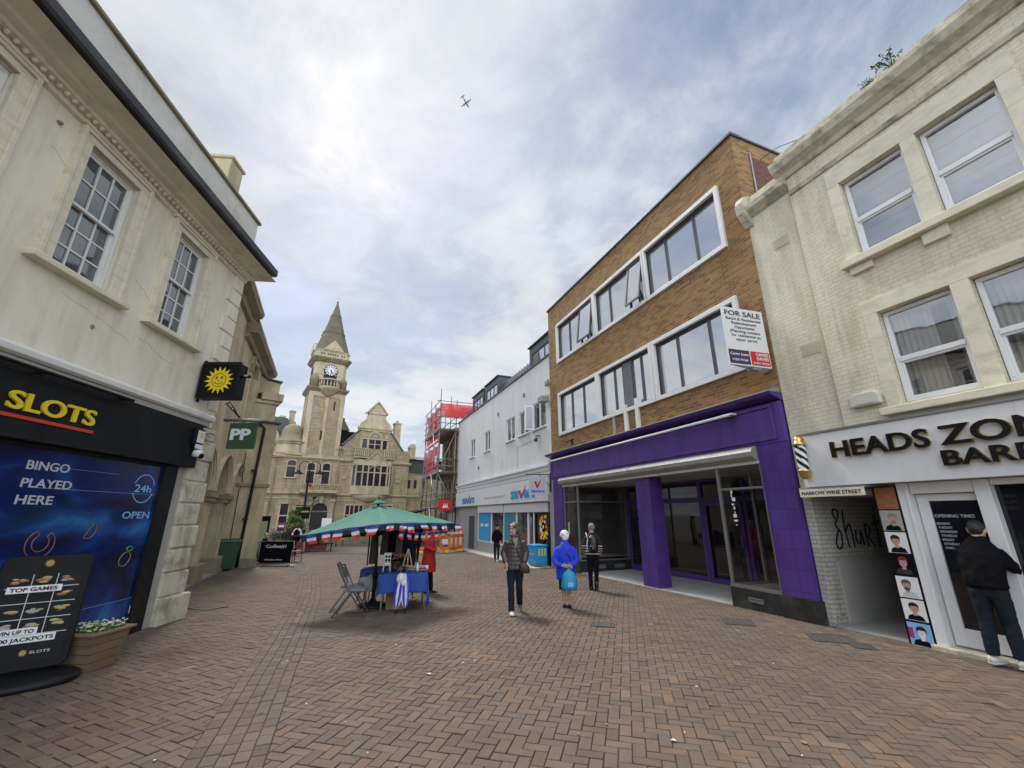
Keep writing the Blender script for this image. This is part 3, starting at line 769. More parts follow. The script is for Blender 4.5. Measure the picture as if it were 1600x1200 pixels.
    # left hand display window
    mb = st.mb()
    for b in (frame_post(9.35, .0, .18, 2.72), frame_post(8.33, .0, .18, 2.72), frame_post(8.33, -2.05, .18, 2.72)): mb.box(*b)
    mb.box(8.28, 9.4, -.03, .04, .13, .18); mb.box(8.29, 8.36, -2.1, -.031, .13, .18); mb.box(8.36, 9.32, -.012, .02, 2.13, 2.175); mb.box(8.315, 8.345, -2.02, -.031, 2.13, 2.175)
    dw = mb.build('display_window', 'steel', rt)
    g = st.mb(); g.quad((8.33, .0, .17), (9.36, .0, .17), (9.36, .0, 2.72), (8.33, .0, 2.72)); g.quad((8.33, 0, .17), (8.33, -2.1, .17), (8.33, -2.1, 2.72), (8.33, 0, 2.72)); g.build('pane', 'glass_clear', dw, recalc=False)
    part(st, 'notice', 'map_green', dw, [(9.0, 9.12, .012, .018, 1.0, 1.42)])
    # recessed entrance screen
    y = -2.1; f = gz(0, 12.9) + .03
    mb = st.mb()
    for x, w in ((8.2, .10), (7.45, .10), (6.72, .09), (4.60, .14), (3.05, .10), (1.98, .10)): mb.box(x - w / 2, x + w / 2, y - .06, y + .04, f - .05, 2.72)
    for a, b in ((4.67, 6.675), (6.765, 7.40), (7.5, 8.15), (3.10, 4.53), (2.03, 3.0)):
        mb.box(a, b, y - .05, y + .03, 2.05, 2.20); mb.box(a, b, y - .05, y + .03, f - .05, f + .16)
    mb.box(2.0, 8.2, y - .05, y + .035, 2.66, 2.72)
    sc = mb.build('entrance_screen', 'purple_paint', rt, .006)
    g = st.mb(); g.quad((1.95, y - .01, f), (8.25, y - .01, f), (8.25, y - .01, 2.7), (1.95, y - .01, 2.7)); g.build('pane', 'glass_shop', sc, recalc=False)
    mb = st.mb(); rim(mb, 3.14, 4.49, f + .02, 2.04, y + .03, y + .07, .10); dr = mb.build('door', 'purple_paint', rt, .006)
    part(st, 'handle', 'purple_trim', dr, [(3.20, 3.27, y + .071, y + .11, .85, 1.15)])
    # dim interior behind the display windows
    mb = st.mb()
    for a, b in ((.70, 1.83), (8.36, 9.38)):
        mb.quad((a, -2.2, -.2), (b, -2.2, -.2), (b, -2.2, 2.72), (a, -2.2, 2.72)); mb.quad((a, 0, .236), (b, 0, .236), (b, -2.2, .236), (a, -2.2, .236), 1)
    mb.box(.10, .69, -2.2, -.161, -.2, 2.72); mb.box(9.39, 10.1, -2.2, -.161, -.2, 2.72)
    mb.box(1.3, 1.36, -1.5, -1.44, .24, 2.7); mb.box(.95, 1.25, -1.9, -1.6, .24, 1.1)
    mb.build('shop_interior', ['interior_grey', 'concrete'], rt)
purple_shop()

# ================================================================ for sale board
def sale_board():
    a = Vector((4.33, 7.86, 0)); b = Vector(SR.w(.0, .12)); u = (b - a); u.z = 0; Wd = u.length; u.normalize()
    rt = thing('sale_board', 'white for sale board fixed to the brown brick wall beside the cream painted brick', 'sign', (a.x, a.y, 4.56), math.atan2(u.y, u.x))
    mb = MB(); mb.box(0, Wd, 0, .02, 0, 1.28); mb.build('board', 'sign_paper', rt)
    mb = MB(); mb.add([(Wd, .02, 0), (Wd, .02, 1.28), (Wd + .12, .30, 1.28), (Wd + .12, .30, 0)], [(0, 1, 2, 3)]); mb.add([(0, .02, 0), (Wd, .02, 0), (Wd + .12, .30, 0)], [(0, 1, 2)])
    mb.build('return_panel', 'fascia_clean', rt)
    fn = lambda x, z, d: (x, -.002 - d, z)
    mb = MB(); k = Wd
    text(mb, 'FOR SALE', fn, .07 * k, 1.10, .86 * k, .12, .004, .012)
    for i, (t, w) in enumerate((('Retail & Residential', .84), ('Redevelopment', .60), ('Opportunity', .48), ('(Planning consent', .72), ('for residential to', .70), ('upper parts)', .50))):
        text(mb, t, fn, (.5 - w / 2) * k, 1.0 - i * .092, w * k, .062, .004, .0)
    mb.build('lettering', 'sign_black', rt)
    mb = MB(); mb.box(.02 * k, .50 * k, -.006, -.001, .03, .33); mb.build('agent_panel', 'sign_purple_dark', rt)
    mb = MB(); mb.box(.53 * k, .98 * k, -.006, -.001, .03, .33); mb.build('agent_panel', 'sign_red', rt)
    mb = MB(); f2 = lambda x, z, d: (x, -.007 - d, z)
    text(mb, 'Carter Jonas', f2, .05 * k, .21, .42 * k, .06, .004, .015); text(mb, '01225 747260', f2, .08 * k, .09, .36 * k, .05, .004, .015)
    text(mb, 'DAVIES', f2, .66 * k, .235, .29 * k, .075, .004, .02); text(mb, 'DAVIES', f2, .66 * k, .145, .29 * k, .075, .004, .02); text(mb, '01225 702020', f2, .57 * k, .06, .38 * k, .045, .004, .015)
    mb.build('lettering', 'letter_white', rt)
    mb = MB(); mb.tube([(Wd * .9, .02, .1), (Wd + .06, .2, .1)], .02); mb.tube([(Wd * .9, .02, 1.2), (Wd + .06, .2, 1.2)], .02); mb.box(Wd * .55, Wd * .75, .021, .16, -.05, .03); mb.build('bracket', 'galvanised', rt)
sale_board()
# ================================================================ white rendered shop
def chemist():
    st = SR
    rt = st.root('white_rendered_shop', 'white rendered two storey shop with dark metal dormers and a blue lettered fascia', 'building')
    WN = [(21.90, 23.02, 5.46, 6.68), (18.66, 19.82, 5.46, 6.68), (14.60, 15.85, 5.48, 6.70), (12.76, 14.0, 5.50, 6.68), (10.86, 12.3, 5.48, 6.74)]
    mb = st.mb(); wall(mb, 10.36, 26.6, 3.26, 8.6, -.02, WN, .14); shell(mb, 10.36, 26.6, -.8, 8.6, -.02, 9, top=True)
    mb.build('wall', 'white_render', rt)
    part(st, 'parapet_coping', 'anthracite', rt, [(10.36, 26.65, -.3, .05, 8.605, 8.68)], .008)
    for k, (a, b, c, d) in enumerate(WN):
        op = k == 4
        w = window(st, rt, a, b, c, d, -.13, .06, .07, [a + (b - a) * .5], (), .08, 'upvc', 'glass_old')
        part(st, 'sill', 'paint_white', w, [(a - .06, b + .06, -.02, .07, c - .06, c - .005)], .006)
        if op:
            mb = st.mb(); L = .42
            def Q(l, o, z): return (b - .08 + .47 * l, -.04 + .88 * l, z)
            for l0, l1, z0, z1 in ((0, .06, c + .05, d - .05), (L - .06, L, c + .05, d - .05), (.06, L - .06, c + .05, c + .11), (.06, L - .06, d - .11, d - .05)):
                p0, p1 = Q(l0, 0, z0), Q(l1, 0, z0); dx, dy = .02, -.03
                v = [(p0[0], p0[1], z0), (p1[0], p1[1], z0), (p1[0] + .035, p1[1] - .018, z0), (p0[0] + .035, p0[1] - .018, z0)]
                v += [(x, y, z1) for x, y, _ in v]
                mb.add(v, [(0, 1, 2, 3), (4, 5, 6, 7), (0, 1, 5, 4), (1, 2, 6, 5), (2, 3, 7, 6), (3, 0, 4, 7)])
            cs = mb.build('open_casement', 'upvc', w)
            g = st.mb(); q0, q1 = Q(.04, 0, 0), Q(L - .04, 0, 0); g.quad((q0[0] + .017, q0[1], c + .09), (q1[0] + .017, q1[1], c + .09), (q1[0] + .017, q1[1], d - .09), (q0[0] + .017, q0[1], d - .09))
            g.build('pane', 'glass_old', cs, recalc=False)
    # roof: standing seam slope and dormers
    mb = st.mb()
    mb.prism([(-.32, 8.65), (-.75, 9.62), (-3.2, 9.75), (-3.2, 8.65)], 13.1, 26.3, 0, 'x')
    for k in range(33):
        s = 13.2 + k * .4
        mb.add([(s, -.31, 8.69), (s + .03, -.31, 8.69), (s + .03, -.74, 9.65), (s, -.74, 9.65), (s, -.27, 8.69), (s + .03, -.27, 8.69), (s + .03, -.70, 9.67), (s, -.70, 9.67)],
               [(0, 1, 2, 3), (4, 5, 6, 7), (0, 1, 5, 4), (1, 2, 6, 5), (2, 3, 7, 6), (3, 0, 4, 7)])
    mb.build('metal_roof', 'zinc_grey', rt)
    for a, b, z in ((10.45, 13.1, 9.95), (17.95, 20.6, 9.98), (20.95, 23.6, 9.95)):
        mb = st.mb(); y = -.26
        wall(mb, a, b, 8.66, z, y, [(a + .25, b - .25, 8.8, z - .38)], .08); shell(mb, a, b, 8.66, z, y, 2.2)
        dm = mb.build('dormer', 'anthracite', rt)
        part(st, 'roof_edge', 'lead_dark', dm, [(a - .06, b + .06, -2.4, y + .09, z + .002, z + .07)])
        window(st, dm, a + .25, b - .25, 8.8, z - .38, y - .07, .05, .05, [a + .25 + (b - a - .5) * t for t in (.33, .66)], (), .06, 'anthracite', 'glass_reflect')
    # fascia zone
    mb = st.mb(); mb.prism([(-.02, 3.26), (.08, 3.26), (.08, 3.44), (.13, 3.48), (.13, 3.60), (.20, 3.66), (.20, 3.72), (-.02, 3.76)], 10.42, 26.1, 0, 'x')
    mb.build('cornice', 'fascia_white', rt)
    mb = st.mb(); mb.box(10.55, 25.95, -.02, .16, 2.24, 3.22); fs = mb.build('sign_fascia', 'fascia_white', rt, .01)
    tx = st.tx(.162)
    def ticks(mb, x0, z0, w, h):
        mb.prism([(-(x0 + .30 * w), z0 + .58 * h), (-(x0 + .42 * w), z0 + .60 * h), (-(x0 + .50 * w), z0 + .22 * h), (-(x0 + .60 * w), z0 + .30 * h), (-(x0 + .98 * w), z0 + 1.35 * h), (-(x0 + .58 * w), z0 - .02 * h), (-(x0 + .42 * w), z0 - .02 * h)], .165, .185, 0)
    def logo(x0, x1, z0, h, par, name='lettering'):
        w = x1 - x0; mb = st.mb()
        text(mb, 'sa', tx, x0, z0, w * .36, h * 1.6, .02, .03); text(mb, 'ers', tx, x0 + w * .56, z0, w * .44, h * 1.6, .02, .03)
        mb.build(name, 'shop_blue', par)
        mb = st.mb(); t0 = x0 + w * .33; tw = w * .32
        mb.prism([(-t0, z0 + h), (-(t0 + tw * .30), z0 + h), (-(t0 + tw * .44), z0 + .35 * h), (-(t0 + tw * .98), z0 + 1.5 * h), (-(t0 + tw * .52), z0 - .03 * h), (-(t0 + tw * .36), z0 - .03 * h)], .163, .185, 0)
        mb.build('tick', 'sign_red', par)
    logo(-24.1, -21.1, 2.40, .36, fs); logo(-14.7, -11.75, 2.44, .36, fs)
    mb = st.mb(); text(mb, 'HEALTH HOME BEAUTY', tx, -19.0, 2.58, 3.6, .10, .006, .0); mb.build('lettering', 'grey_render', fs)
    part(st, 'soffit', 'concrete_pale', rt, [(10.42, 26.0, -2.0, .10, 2.205, 2.238)])
    # shopfront under the fascia
    mb = st.mb(); mb.box(20.72, 26.0, -1.95, -.12, -.8, 2.2); mb.build('tiled_wall', 'tiles_grey', rt)
    part(st, 'side_door', 'anthracite', rt, [(21.9, 23.1, -.119, -.09, -.42, 1.62)])
    blinds = st.mb()
    for a, b in ((10.75, 15.95), (16.15, 20.70)): blinds.box(a, b, -.06, .06, 1.80, 2.195)
    blinds.build('blind_box', 'fascia_white', rt, .01)
    part(st, 'stall_riser', 'tiles_grey', rt, [(16.2, 20.718, -1.95, -.02, -.8, .16), (12.25, 16.2, -1.6, -.30, -.7, .30)])
    mb = st.mb(); y = -.05
    for x in (20.66, 18.22, 16.12, 14.4, 12.95, 12.30): mb.box(x - .05, x + .05, y - .05, y + .05, -.4 if x < 16 else .17, 1.8)
    mb.box(18.27, 20.61, y - .04, y + .04, .17, .24); mb.box(16.17, 18.17, y - .04, y + .04, .17, .24)
    sf = mb.build('shopfront_frame', 'upvc', rt)
    g = st.mb(); g.quad((12.3, y, .2), (20.66, y, .2), (20.66, y, 1.8), (12.3, y, 1.8)); g.build('pane', 'glass_old', sf, recalc=False)
    mb = st.mb(); mb.box(18.36, 20.52, .0, .008, .25, 1.76); ps = mb.build('poster', 'shop_blue', sf)
    mb = st.mb(); t2 = st.tx(.012); text(mb, 'sa', t2, -20.15, 1.02, .6, .26, .004, .03); text(mb, 'ers', t2, -19.3, 1.02, .65, .26, .004, .03); mb.build('lettering', 'letter_white', ps)
    mb = st.mb(); mb.prism([(19.60, 1.2), (19.5, 1.2), (19.44, 1.08), (19.28, 1.36), (19.42, 1.01), (19.5, 1.01)], .012, .018); mb.build('tick', 'sign_red', ps)
    part(st, 'poster', 'shop_teal', sf, [(14.5, 16.02, .0, .008, .4, 1.76)])
    mb = st.mb(); rim(mb, 10.72, 12.16, -.32, 1.79, -.08, .02, .09); dr = mb.build('door', 'black_gloss', rt)
    g = st.mb(); g.quad((10.8, -.03, -.25), (12.1, -.03, -.25), (12.1, -.03, 1.7), (10.8, -.03, 1.7)); g.build('pane', 'glass_shop', dr, recalc=False)
    mb = st.mb(); rnd = random.Random(2)
    for i in range(46):
        s = rnd.uniform(10.95, 11.7); z = rnd.uniform(.75, 1.66); q = rnd.uniform(.03, .09)
        mb.box(s - q, s + q, -.024 + i * .0003, -.0235 + i * .0003, z - q, z + q * .8, rnd.choice([0, 1, 2, 3, 1]))
    mb.build('poster', ['sign_red', 'letter_yellow', 'barrier_orange', 'letter_white'], dr)
    mb = st.mb(); mb.add([(10.4, y, z) for y, z in ((.9, -.8), (.9, gz(0, 17.9) + .015), (-1, gz(0, 17.9) + .04), (-1, -.8))] + [(24.6, y, z) for y, z in ((.55, -.9), (.55, gz(0, 31) + .03), (-1, gz(0, 31) + .05), (-1, -.9))],
                         [(0, 1, 2, 3), (4, 5, 6, 7), (0, 1, 5, 4), (1, 2, 6, 5), (2, 3, 7, 6)]); mb.build('entrance_step', 'concrete_pale', rt)
    part(st, 'end_pier', 'tiles_grey', rt, [(10.15, 10.52, -.3, .07, -.6, 3.9)], .005)
    mb = st.mb(); mb.tube([(10.56, .09, 2.5), (10.57, .09, -.35)], .018); mb.build('pipe', 'black_metal', rt)
    mb = st.mb(); mb.tube([(26.35, .06, 3.5), (26.35, .06, -.4)], .05); mb.tube([(26.35, .06, 3.5), (26.2, .06, 3.9)], .05); mb.build('downpipe', 'black_metal', rt)
    mb = st.mb(); mb.tube([(14.2, .0, 3.9), (14.2, .0, 5.0), (11.6, .0, 5.05)], .008, 5); mb.build('cable', 'grey_render', rt)
    for s_, z_ in ((17.2, 7.35), (13.3, 7.5), (20.9, 4.6)): mb = st.mb(); mb.box(s_ - .09, s_ + .09, -.019, .02, z_ - .09, z_ + .09); mb.build('vent', 'zinc_grey', rt)
    # separate fixings
    c = thing('security_camera', 'small dark camera on the white render above the blue lettered fascia', 'camera', st.w(11.5, .0, 5.0), st.rz)
    mb = MB(); mb.tube([(0, 0, .1), (0, .18, .1), (0, .2, .0)], .03); mb.blob((0, .2, -.08), (.09, .09, .1)); mb.build('housing', 'anthracite', c)
    fl = thing('floodlight', 'grey floodlight on the corner between white render and brown brick', 'lamp', st.w(10.4, .0, 6.5), st.rz)
    mb = MB(); mb.tube([(0, 0, .25), (0, .2, .22)], .025); mb.box(-.22, .22, .12, .5, -.12, .12); mb.build('lamp_head', 'galvanised', fl, .02)
    mb = MB(); mb.lathe([(.02, -.12), (.1, -.1), (.1, .18), (.03, .22)], 0, .12, 10, z0=.75); mb.build('alarm_drum', 'galvanised', fl)
    hs = thing('hanging_shop_sign', 'square grey hanging sign with a red tick on a black iron bracket', 'sign', st.w(10.34, .08, 2.44), st.rz + math.pi / 2 - .12)
    # local x points out to the street, reading runs towards the wall
    mb = MB(); mb.box(-.0, .03, -.04, .04, .15, .92); mb.tube([(.02, 0, .84), (1.12, 0, .84)], .018); mb.tube([(.02, 0, .35), (.5, 0, .83)], .014); mb.build('bracket', 'black_metal', hs)
    mb = MB(); mb.box(.22, .95, -.025, .025, .02, .74); bd = mb.build('board', 'sign_grey', hs)
    fn = lambda x, z, d: (.95 - x, .027 + d, z)
    mb = MB(); text(mb, 'savers', fn, .09, .12, .56, .13, .006, .02); mb.build('lettering', 'coat_blue', bd)
    mb = MB(); mb.prism([(.73, .56), (.64, .56), (.60, .42), (.40, .70), (.575, .30), (.64, .30)], .027, .034); mb.build('tick', 'sign_red', bd)
    # ramp railing and striped post
    rl = thing('ramp_railing', 'white upright railing beside the grey tiled end of the white shop', 'railing', st.w(22.0, .75, gz(0, 29)), st.rz)
    mb = MB(); mb.tube([(0, 0, 1.02), (3.2, 0, 1.0)], .025)
    mb.tube([(0, 0, .12), (3.2, 0, .1)], .02)
    for i in range(17): mb.tube([(i * .2, 0, 0), (i * .2, 0, 1.0)], .016, 6)
    mb.build('rail', 'paint_white', rl)
    hp = thing('striped_post', 'black and white striped post at the end of the white railing', 'post', st.w(21.75, .8, gz(0, 28.6)), st.rz)
    mb = MB()
    for i in range(8): mb.box(-.05, .05, -.05, .05, i * .17, (i + 1) * .17 - .002, i % 2)
    mb.build('shaft', ['paint_white', 'black_metal'], hp)
    lb = thing('litter_bin', 'bright blue bin standing on the step by the white shop door', 'bin', st.w(11.1, .40, gz(0, 18.4) + .05), st.rz)
    mb = MB(); mb.box(-.38, .38, -.28, .28, .06, .72); mb.build('body', 'litter_blue', lb, .03)
    mb = MB(); mb.box(-.34, .34, -.25, .25, 0, .055); mb.build('base', 'concrete', lb)
    mb = MB(); mb.box(-.40, .40, -.30, .30, .725, .775); mb.build('lid', 'litter_blue', lb, .02)
    mb = MB()
    for i in range(9): mb.box(-.386, -.384, -.2 + (i % 3) * .13, -.12 + (i % 3) * .13, .38 + (i // 3) * .09, .45 + (i // 3) * .09)
    mb.box(-.3, .2, .282, .286, .38, .46, 1); mb.build('label_print', ['letter_yellow', 'letter_pale_blue'], lb)
chemist()

# ================================================================ stone building in scaffolding
def scaffolded():
    st = SR
    rt = st.root('stone_terrace', 'brown stone building with tall timber windows hidden behind scaffolding', 'building')
    WN = [(27.3, 28.2, 5.3, 7.6), (28.8, 29.7, 5.3, 7.6), (30.3, 31.2, 5.3, 7.6), (27.3, 28.2, 1.9, 4.3), (28.8, 29.7, 1.9, 4.3), (30.3, 31.2, 1.9, 4.3)]
    mb = st.mb(); wall(mb, 26.68, 32.8, -.9, 8.4, -.1, WN, .2); shell(mb, 26.68, 32.8, -.9, 8.4, -.1, 7); mb.build('wall', 'stone_rubble', rt)
    for a, b, c, d in WN: window(st, rt, a, b, c, d, -.25, .07, .06, [(a + b) / 2], [c + (d - c) * .5], .05, 'timber', 'glass_old')
    part(st, 'cornice', 'timber', rt, [(26.68, 32.8, -.08, .3, 7.9, 8.3), (26.68, 32.8, -.08, .15, 4.6, 4.85)], .02)
    part(st, 'shop_fascia', 'fascia_white', rt, [(26.7, 32.7, -.09, .1, .9, 1.8)], .01)
    part(st, 'chimney_stack', 'stone_trim', rt, [(29.0, 30.2, -2.2, -1.2, 8.41, 10.6)])
    sc = st.root('scaffolding', 'tube scaffolding with timber decks in front of the brown stone building', 'scaffolding')
    s0, s1, y0, y1 = 26.35, 32.4, .25, 1.55
    z0 = gz(0, 34)
    cols = [26.4, 28.4, 30.4, 32.35]
    for i, s in enumerate(cols):
        for y in (y0, y1):
            mb = st.mb(); mb.tube([(s, y, z0), (s, y, 10.4 + (.9 if (i + (y > 1)) % 2 else .1))], .042, 6); mb.build('pole', 'steel', sc)
    for z in (2.2, 4.7, 8.0):
        mb = st.mb()
        for k in range(5): mb.box(s0 - .1, s1 + .1, y0 + .02 + k * .265, y0 + .25 + k * .265, z + .06, z + .10)
        mb.build('deck', 'board_wood', sc)
        mb = st.mb(); mb.box(s0 - .1, s1 + .1, y1 - .06, y1 - .03, z + .102, z + .32); mb.build('toe_board', 'board_wood', sc)
        mb = st.mb()
        for s in [s0 + i * .75 for i in range(9)]: mb.tube([(s, y0 - .3, z), (s, y1 + .25, z)], .036, 6)
        for y in (y0, y1):
            for dz in (.0, .55, 1.05): mb.tube([(s0 - .35, y + .05, z + dz), (s1 + .3, y + .05, z + dz)], .034, 6)
        for dz in (.55, 1.05):
            mb.tube([(s0 - .03, y0 - .2, z + dz), (s0 - .03, y1 + .3, z + dz)], .034, 6)
        mb.build('ledger_tubes', 'steel', sc)
    mb = st.mb()
    for z in (9.0, 9.6, 10.3):
        mb.tube([(s0 - .3, y1 + .08, z), (s1 + .2, y1 + .08, z)], .034, 6); mb.tube([(s0 - .04, -2.2, z), (s0 - .04, y1 + .3, z)], .034, 6)
    mb.build('ledger_tubes', 'steel', sc)
    mb = st.mb()
    for a, b, za, zb in ((26.4, 28.4, z0, 2.2), (30.4, 28.4, z0, 2.2), (26.4, 28.4, 2.2, 4.7), (32.3, 30.4, 2.2, 4.7), (26.4, 28.4, 4.7, 8.0), (30.4, 32.3, 4.7, 8.0)): mb.tube([(a, y1 + .1, za), (b, y1 + .1, zb)], .034, 6)
    mb.tube([(26.3, y0, 2.2), (26.3, y1, 4.7)], .034, 6); mb.tube([(26.3, y1, 4.7), (26.3, y0, 8.0)], .034, 6)
    mb.build('brace', 'steel', sc)
    for a, b, c, d in ((26.5, 32.3, 4.95, 7.0), (26.5, 32.3, 8.25, 10.2), (27.2, 32.3, 7.1, 7.9)):
        rnd = random.Random(int(c * 10)); mb = st.mb(); nx, nz = 24, 8
        rows = []
        for j in range(nz + 1):
            rows.append([(a + (b - a) * i / nx, y1 - .09 + .05 * math.sin(i * 1.7 + j * .6) + rnd.uniform(-.03, .03), c + (d - c) * j / nz + rnd.uniform(-.03, .03) - (.15 * math.sin(math.pi * (i % 8) / 8) if j == nz else 0)) for i in range(nx + 1)])
        mb.loft(rows, 0, True, False, False); mb.build('debris_netting', 'net_red', sc, recalc=False)
    mb = st.mb(); rows = []
    for j in range(7): rows.append([(s0 - .07 + .03 * math.sin(i * 2 + j), y1 - (2.9) * i / 12, 9.05 + 1.05 * j / 6 + (.5 if i > 7 and j == 6 else 0) * 0) for i in range(13)])
    mb.loft(rows, 0, True, False, False); mb.build('debris_netting', 'net_red', sc, recalc=False)
    part(st, 'warning_tape', 'letter_white', sc, [(26.5, 31.5, y1 + .09, y1 + .1, 7.15, 7.28), (26.5, 27.2, y1 + .09, y1 + .1, 5.45, 6.0)])
    bs = thing('red_bank_sign', 'red projecting sign with a white flame mark hanging under the scaffolding', 'sign', st.w(26.25, .35, 1.98), st.rz + math.pi / 2)
    mb = MB(); mb.box(.0, 1.05, -.05, .05, .0, .78); mb.build('board', 'sign_red', bs, .01)
    mb = MB(); mb.lathe([(.02, 0), (.26, .0), (.24, .05), (.05, .07)], .5, .055, 14, z0=.18, sy=.05)
    for a in (-.1, .03, .14): mb.prism([(.5 + a - .06, .24), (.5 + a + .07, .24), (.5 + a - .02, .55)], .051, .058)
    mb.build('flame_mark', 'letter_white', bs)
    mb = MB(); mb.tube([(-.3, 0, .8), (1.1, 0, .8)], .03); mb.build('bracket', 'black_metal', bs)
    aw = thing('black_awning', 'black awning stretched over the pavement below the scaffolding', 'awning', st.w(28.2, 1.7, 0), st.rz)
    mb = MB(); mb.add([(0, 0, 2.1), (6.0, 0, 2.1), (6.3, 2.6, 1.62), (-.3, 2.6, 1.62), (0, 0, 2.05), (6.0, 0, 2.05), (6.3, 2.6, 1.3), (-.3, 2.6, 1.3)], [(0, 1, 2, 3), (0, 1, 5, 4), (3, 2, 6, 7), (0, 3, 7, 4), (1, 2, 6, 5)]); mb.build('cover', 'coat_black', aw)
    mb = MB(); mb.tube([(-.2, 2.5, gz(0, 35)), (-.2, 2.5, 1.6)], .03); mb.tube([(6.2, 2.5, gz(0, 40)), (6.2, 2.5, 1.6)], .03); mb.build('post', 'steel', aw)
scaffolded()

# ================================================================ cream painted barber shop
def barber():
    st = SR
    rt = st.root('barber_building', 'cream painted brick building with white sash style windows over a barber shopfront', 'building')
    E = -8.0
    U = [(-2.88, -1.93, 6.05, 7.58), (-4.02, -3.08, 6.05, 7.58), (-5.9, -4.95, 6.05, 7.58), (-7.05, -6.1, 6.05, 7.58)]
    Lw = [(-2.89, -1.95, 3.37, 4.92), (-4.04, -3.10, 3.37, 4.92), (-5.9, -4.95, 3.37, 4.92), (-7.05, -6.1, 3.37, 4.92)]
    yb, ym = -.02, .07
    mb = st.mb(); wall(mb, -1.06, 0, 2.0, 8.75, yb)
    mb.quad((0, yb, 2), (0, -1.2, 2), (0, -1.2, 8.75), (0, yb, 8.75)); mb.quad((-1.06, yb, 2), (-1.06, ym, 2), (-1.06, ym, 8.75), (-1.06, yb, 8.75))
    wall(mb, E, -1.06, 2.2, 8.75, ym, U + Lw, .2); shell(mb, E, 0, 2.2, 8.75, yb - .001, 8, top=True)
    mb.build('wall', 'brick_cream', rt)
    # smooth painted surrounds
    for row, t, b in ((U, 7.92, 5.95), (Lw, 5.16, 3.29)):
        for (a1, b1, c, d), (a2, b2, _, _) in ((row[0], row[1]), (row[2], row[3])):
            mb = st.mb(); y0, y1 = ym - .01, ym + .035
            mb.box(b1, b1 + .20, y0, y1, c - .05, d); mb.box(b2, a1, y0, y1, c - .05, d); mb.box(a2 - .20, a2, y0, y1, c - .05, d)
            mb.box(a2 - .20, b1 + .20, y0, y1, d, t)
            mb.build('window_surround', 'moulding_cream', rt, .008)
            mb = st.mb(); mb.box(a2 - .26, b1 + .26, y0, ym + .15, b - .09, c - .052); mb.box(a2, b1, ym - .2, y0 - .002, c - .1, c - .005)
            mb.build('sill', 'moulding_cream', rt, .012)
    for a, b, z in ((-2.1, -1.75, 5.72), (-3.1, -2.78, 5.66)): part(st, 'sill_corbel', 'moulding_cream', rt, [(a, b, ym - .01, ym + .06, z, 5.855)], .01)
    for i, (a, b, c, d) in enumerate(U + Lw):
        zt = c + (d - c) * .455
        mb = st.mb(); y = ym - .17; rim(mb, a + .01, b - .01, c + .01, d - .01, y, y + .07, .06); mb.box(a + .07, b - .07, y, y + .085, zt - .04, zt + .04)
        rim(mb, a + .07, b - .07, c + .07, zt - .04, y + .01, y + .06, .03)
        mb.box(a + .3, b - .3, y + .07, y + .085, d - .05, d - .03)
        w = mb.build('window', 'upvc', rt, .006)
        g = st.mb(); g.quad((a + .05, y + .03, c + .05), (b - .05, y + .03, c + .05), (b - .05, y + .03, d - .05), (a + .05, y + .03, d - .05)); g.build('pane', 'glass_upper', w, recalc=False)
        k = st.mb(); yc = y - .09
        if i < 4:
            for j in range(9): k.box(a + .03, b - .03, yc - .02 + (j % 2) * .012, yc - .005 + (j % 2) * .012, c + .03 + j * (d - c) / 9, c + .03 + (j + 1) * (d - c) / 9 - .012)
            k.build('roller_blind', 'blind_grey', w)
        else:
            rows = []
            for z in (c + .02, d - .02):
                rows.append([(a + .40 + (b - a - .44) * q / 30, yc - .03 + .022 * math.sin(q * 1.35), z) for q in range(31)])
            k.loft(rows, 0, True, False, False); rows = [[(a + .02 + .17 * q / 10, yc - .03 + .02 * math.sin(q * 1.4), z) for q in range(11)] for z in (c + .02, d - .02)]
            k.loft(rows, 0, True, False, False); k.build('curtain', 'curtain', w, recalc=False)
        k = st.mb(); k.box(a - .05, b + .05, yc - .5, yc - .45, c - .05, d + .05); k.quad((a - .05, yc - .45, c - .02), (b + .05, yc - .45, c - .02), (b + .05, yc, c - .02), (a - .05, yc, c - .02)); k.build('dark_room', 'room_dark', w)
    # cornices
    mb = st.mb(); y = ym
    mb.prism([(y - .05, 8.02), (y + .03, 8.02), (y + .06, 8.09), (y - .05, 8.12)], E, -1.06, 0, 'x'); mb.build('string_course', 'stone_cream', rt); mb = st.mb()
    mb.prism([(y - .05, 8.42), (y + .05, 8.44), (y + .10, 8.52), (y + .22, 8.60), (y + .28, 8.72), (y + .28, 8.80), (y + .02, 8.86), (y + .02, 9.1), (y - .25, 9.12), (y - .25, 8.42)], E, -.92, 0, 'x')
    mb.build('cornice', 'stone_cream', rt)
    mb = st.mb(); mb.prism([(yb - .02, 8.18), (yb + .05, 8.22), (yb + .18, 8.34), (yb + .20, 8.44), (yb, 8.50), (yb - .3, 8.72), (yb - .3, 8.18)], -1.06, -.14, 0, 'x'); mb.build('small_cornice', 'stone_cream', rt)
    mb = st.mb(); mb.prism([(yb - .02, 7.98), (yb + .06, 8.0), (yb + .16, 8.12), (yb + .26, 8.3), (yb + .28, 8.55), (yb + .20, 8.72), (yb - .02, 8.80)], -.14, .06, 0, 'x')
    mb.build('console', 'stone_cream', rt, .015)
    for a, c in ((-.80, 7.1), (-.90, 4.62)):
        mb = st.mb()
        mb.box(a, a + .34, yb - .01, yb + .012, c, c + .24)
        for i in range(6):
            for j in range(4): mb.box(a + .03 + i * .05, a + .055 + i * .05, yb + .012, yb + .02, c + .03 + j * .05, c + .055 + j * .05)
        mb.build('air_brick', 'terracotta', rt)
    # fascia
    mb = st.mb(); f0 = .27
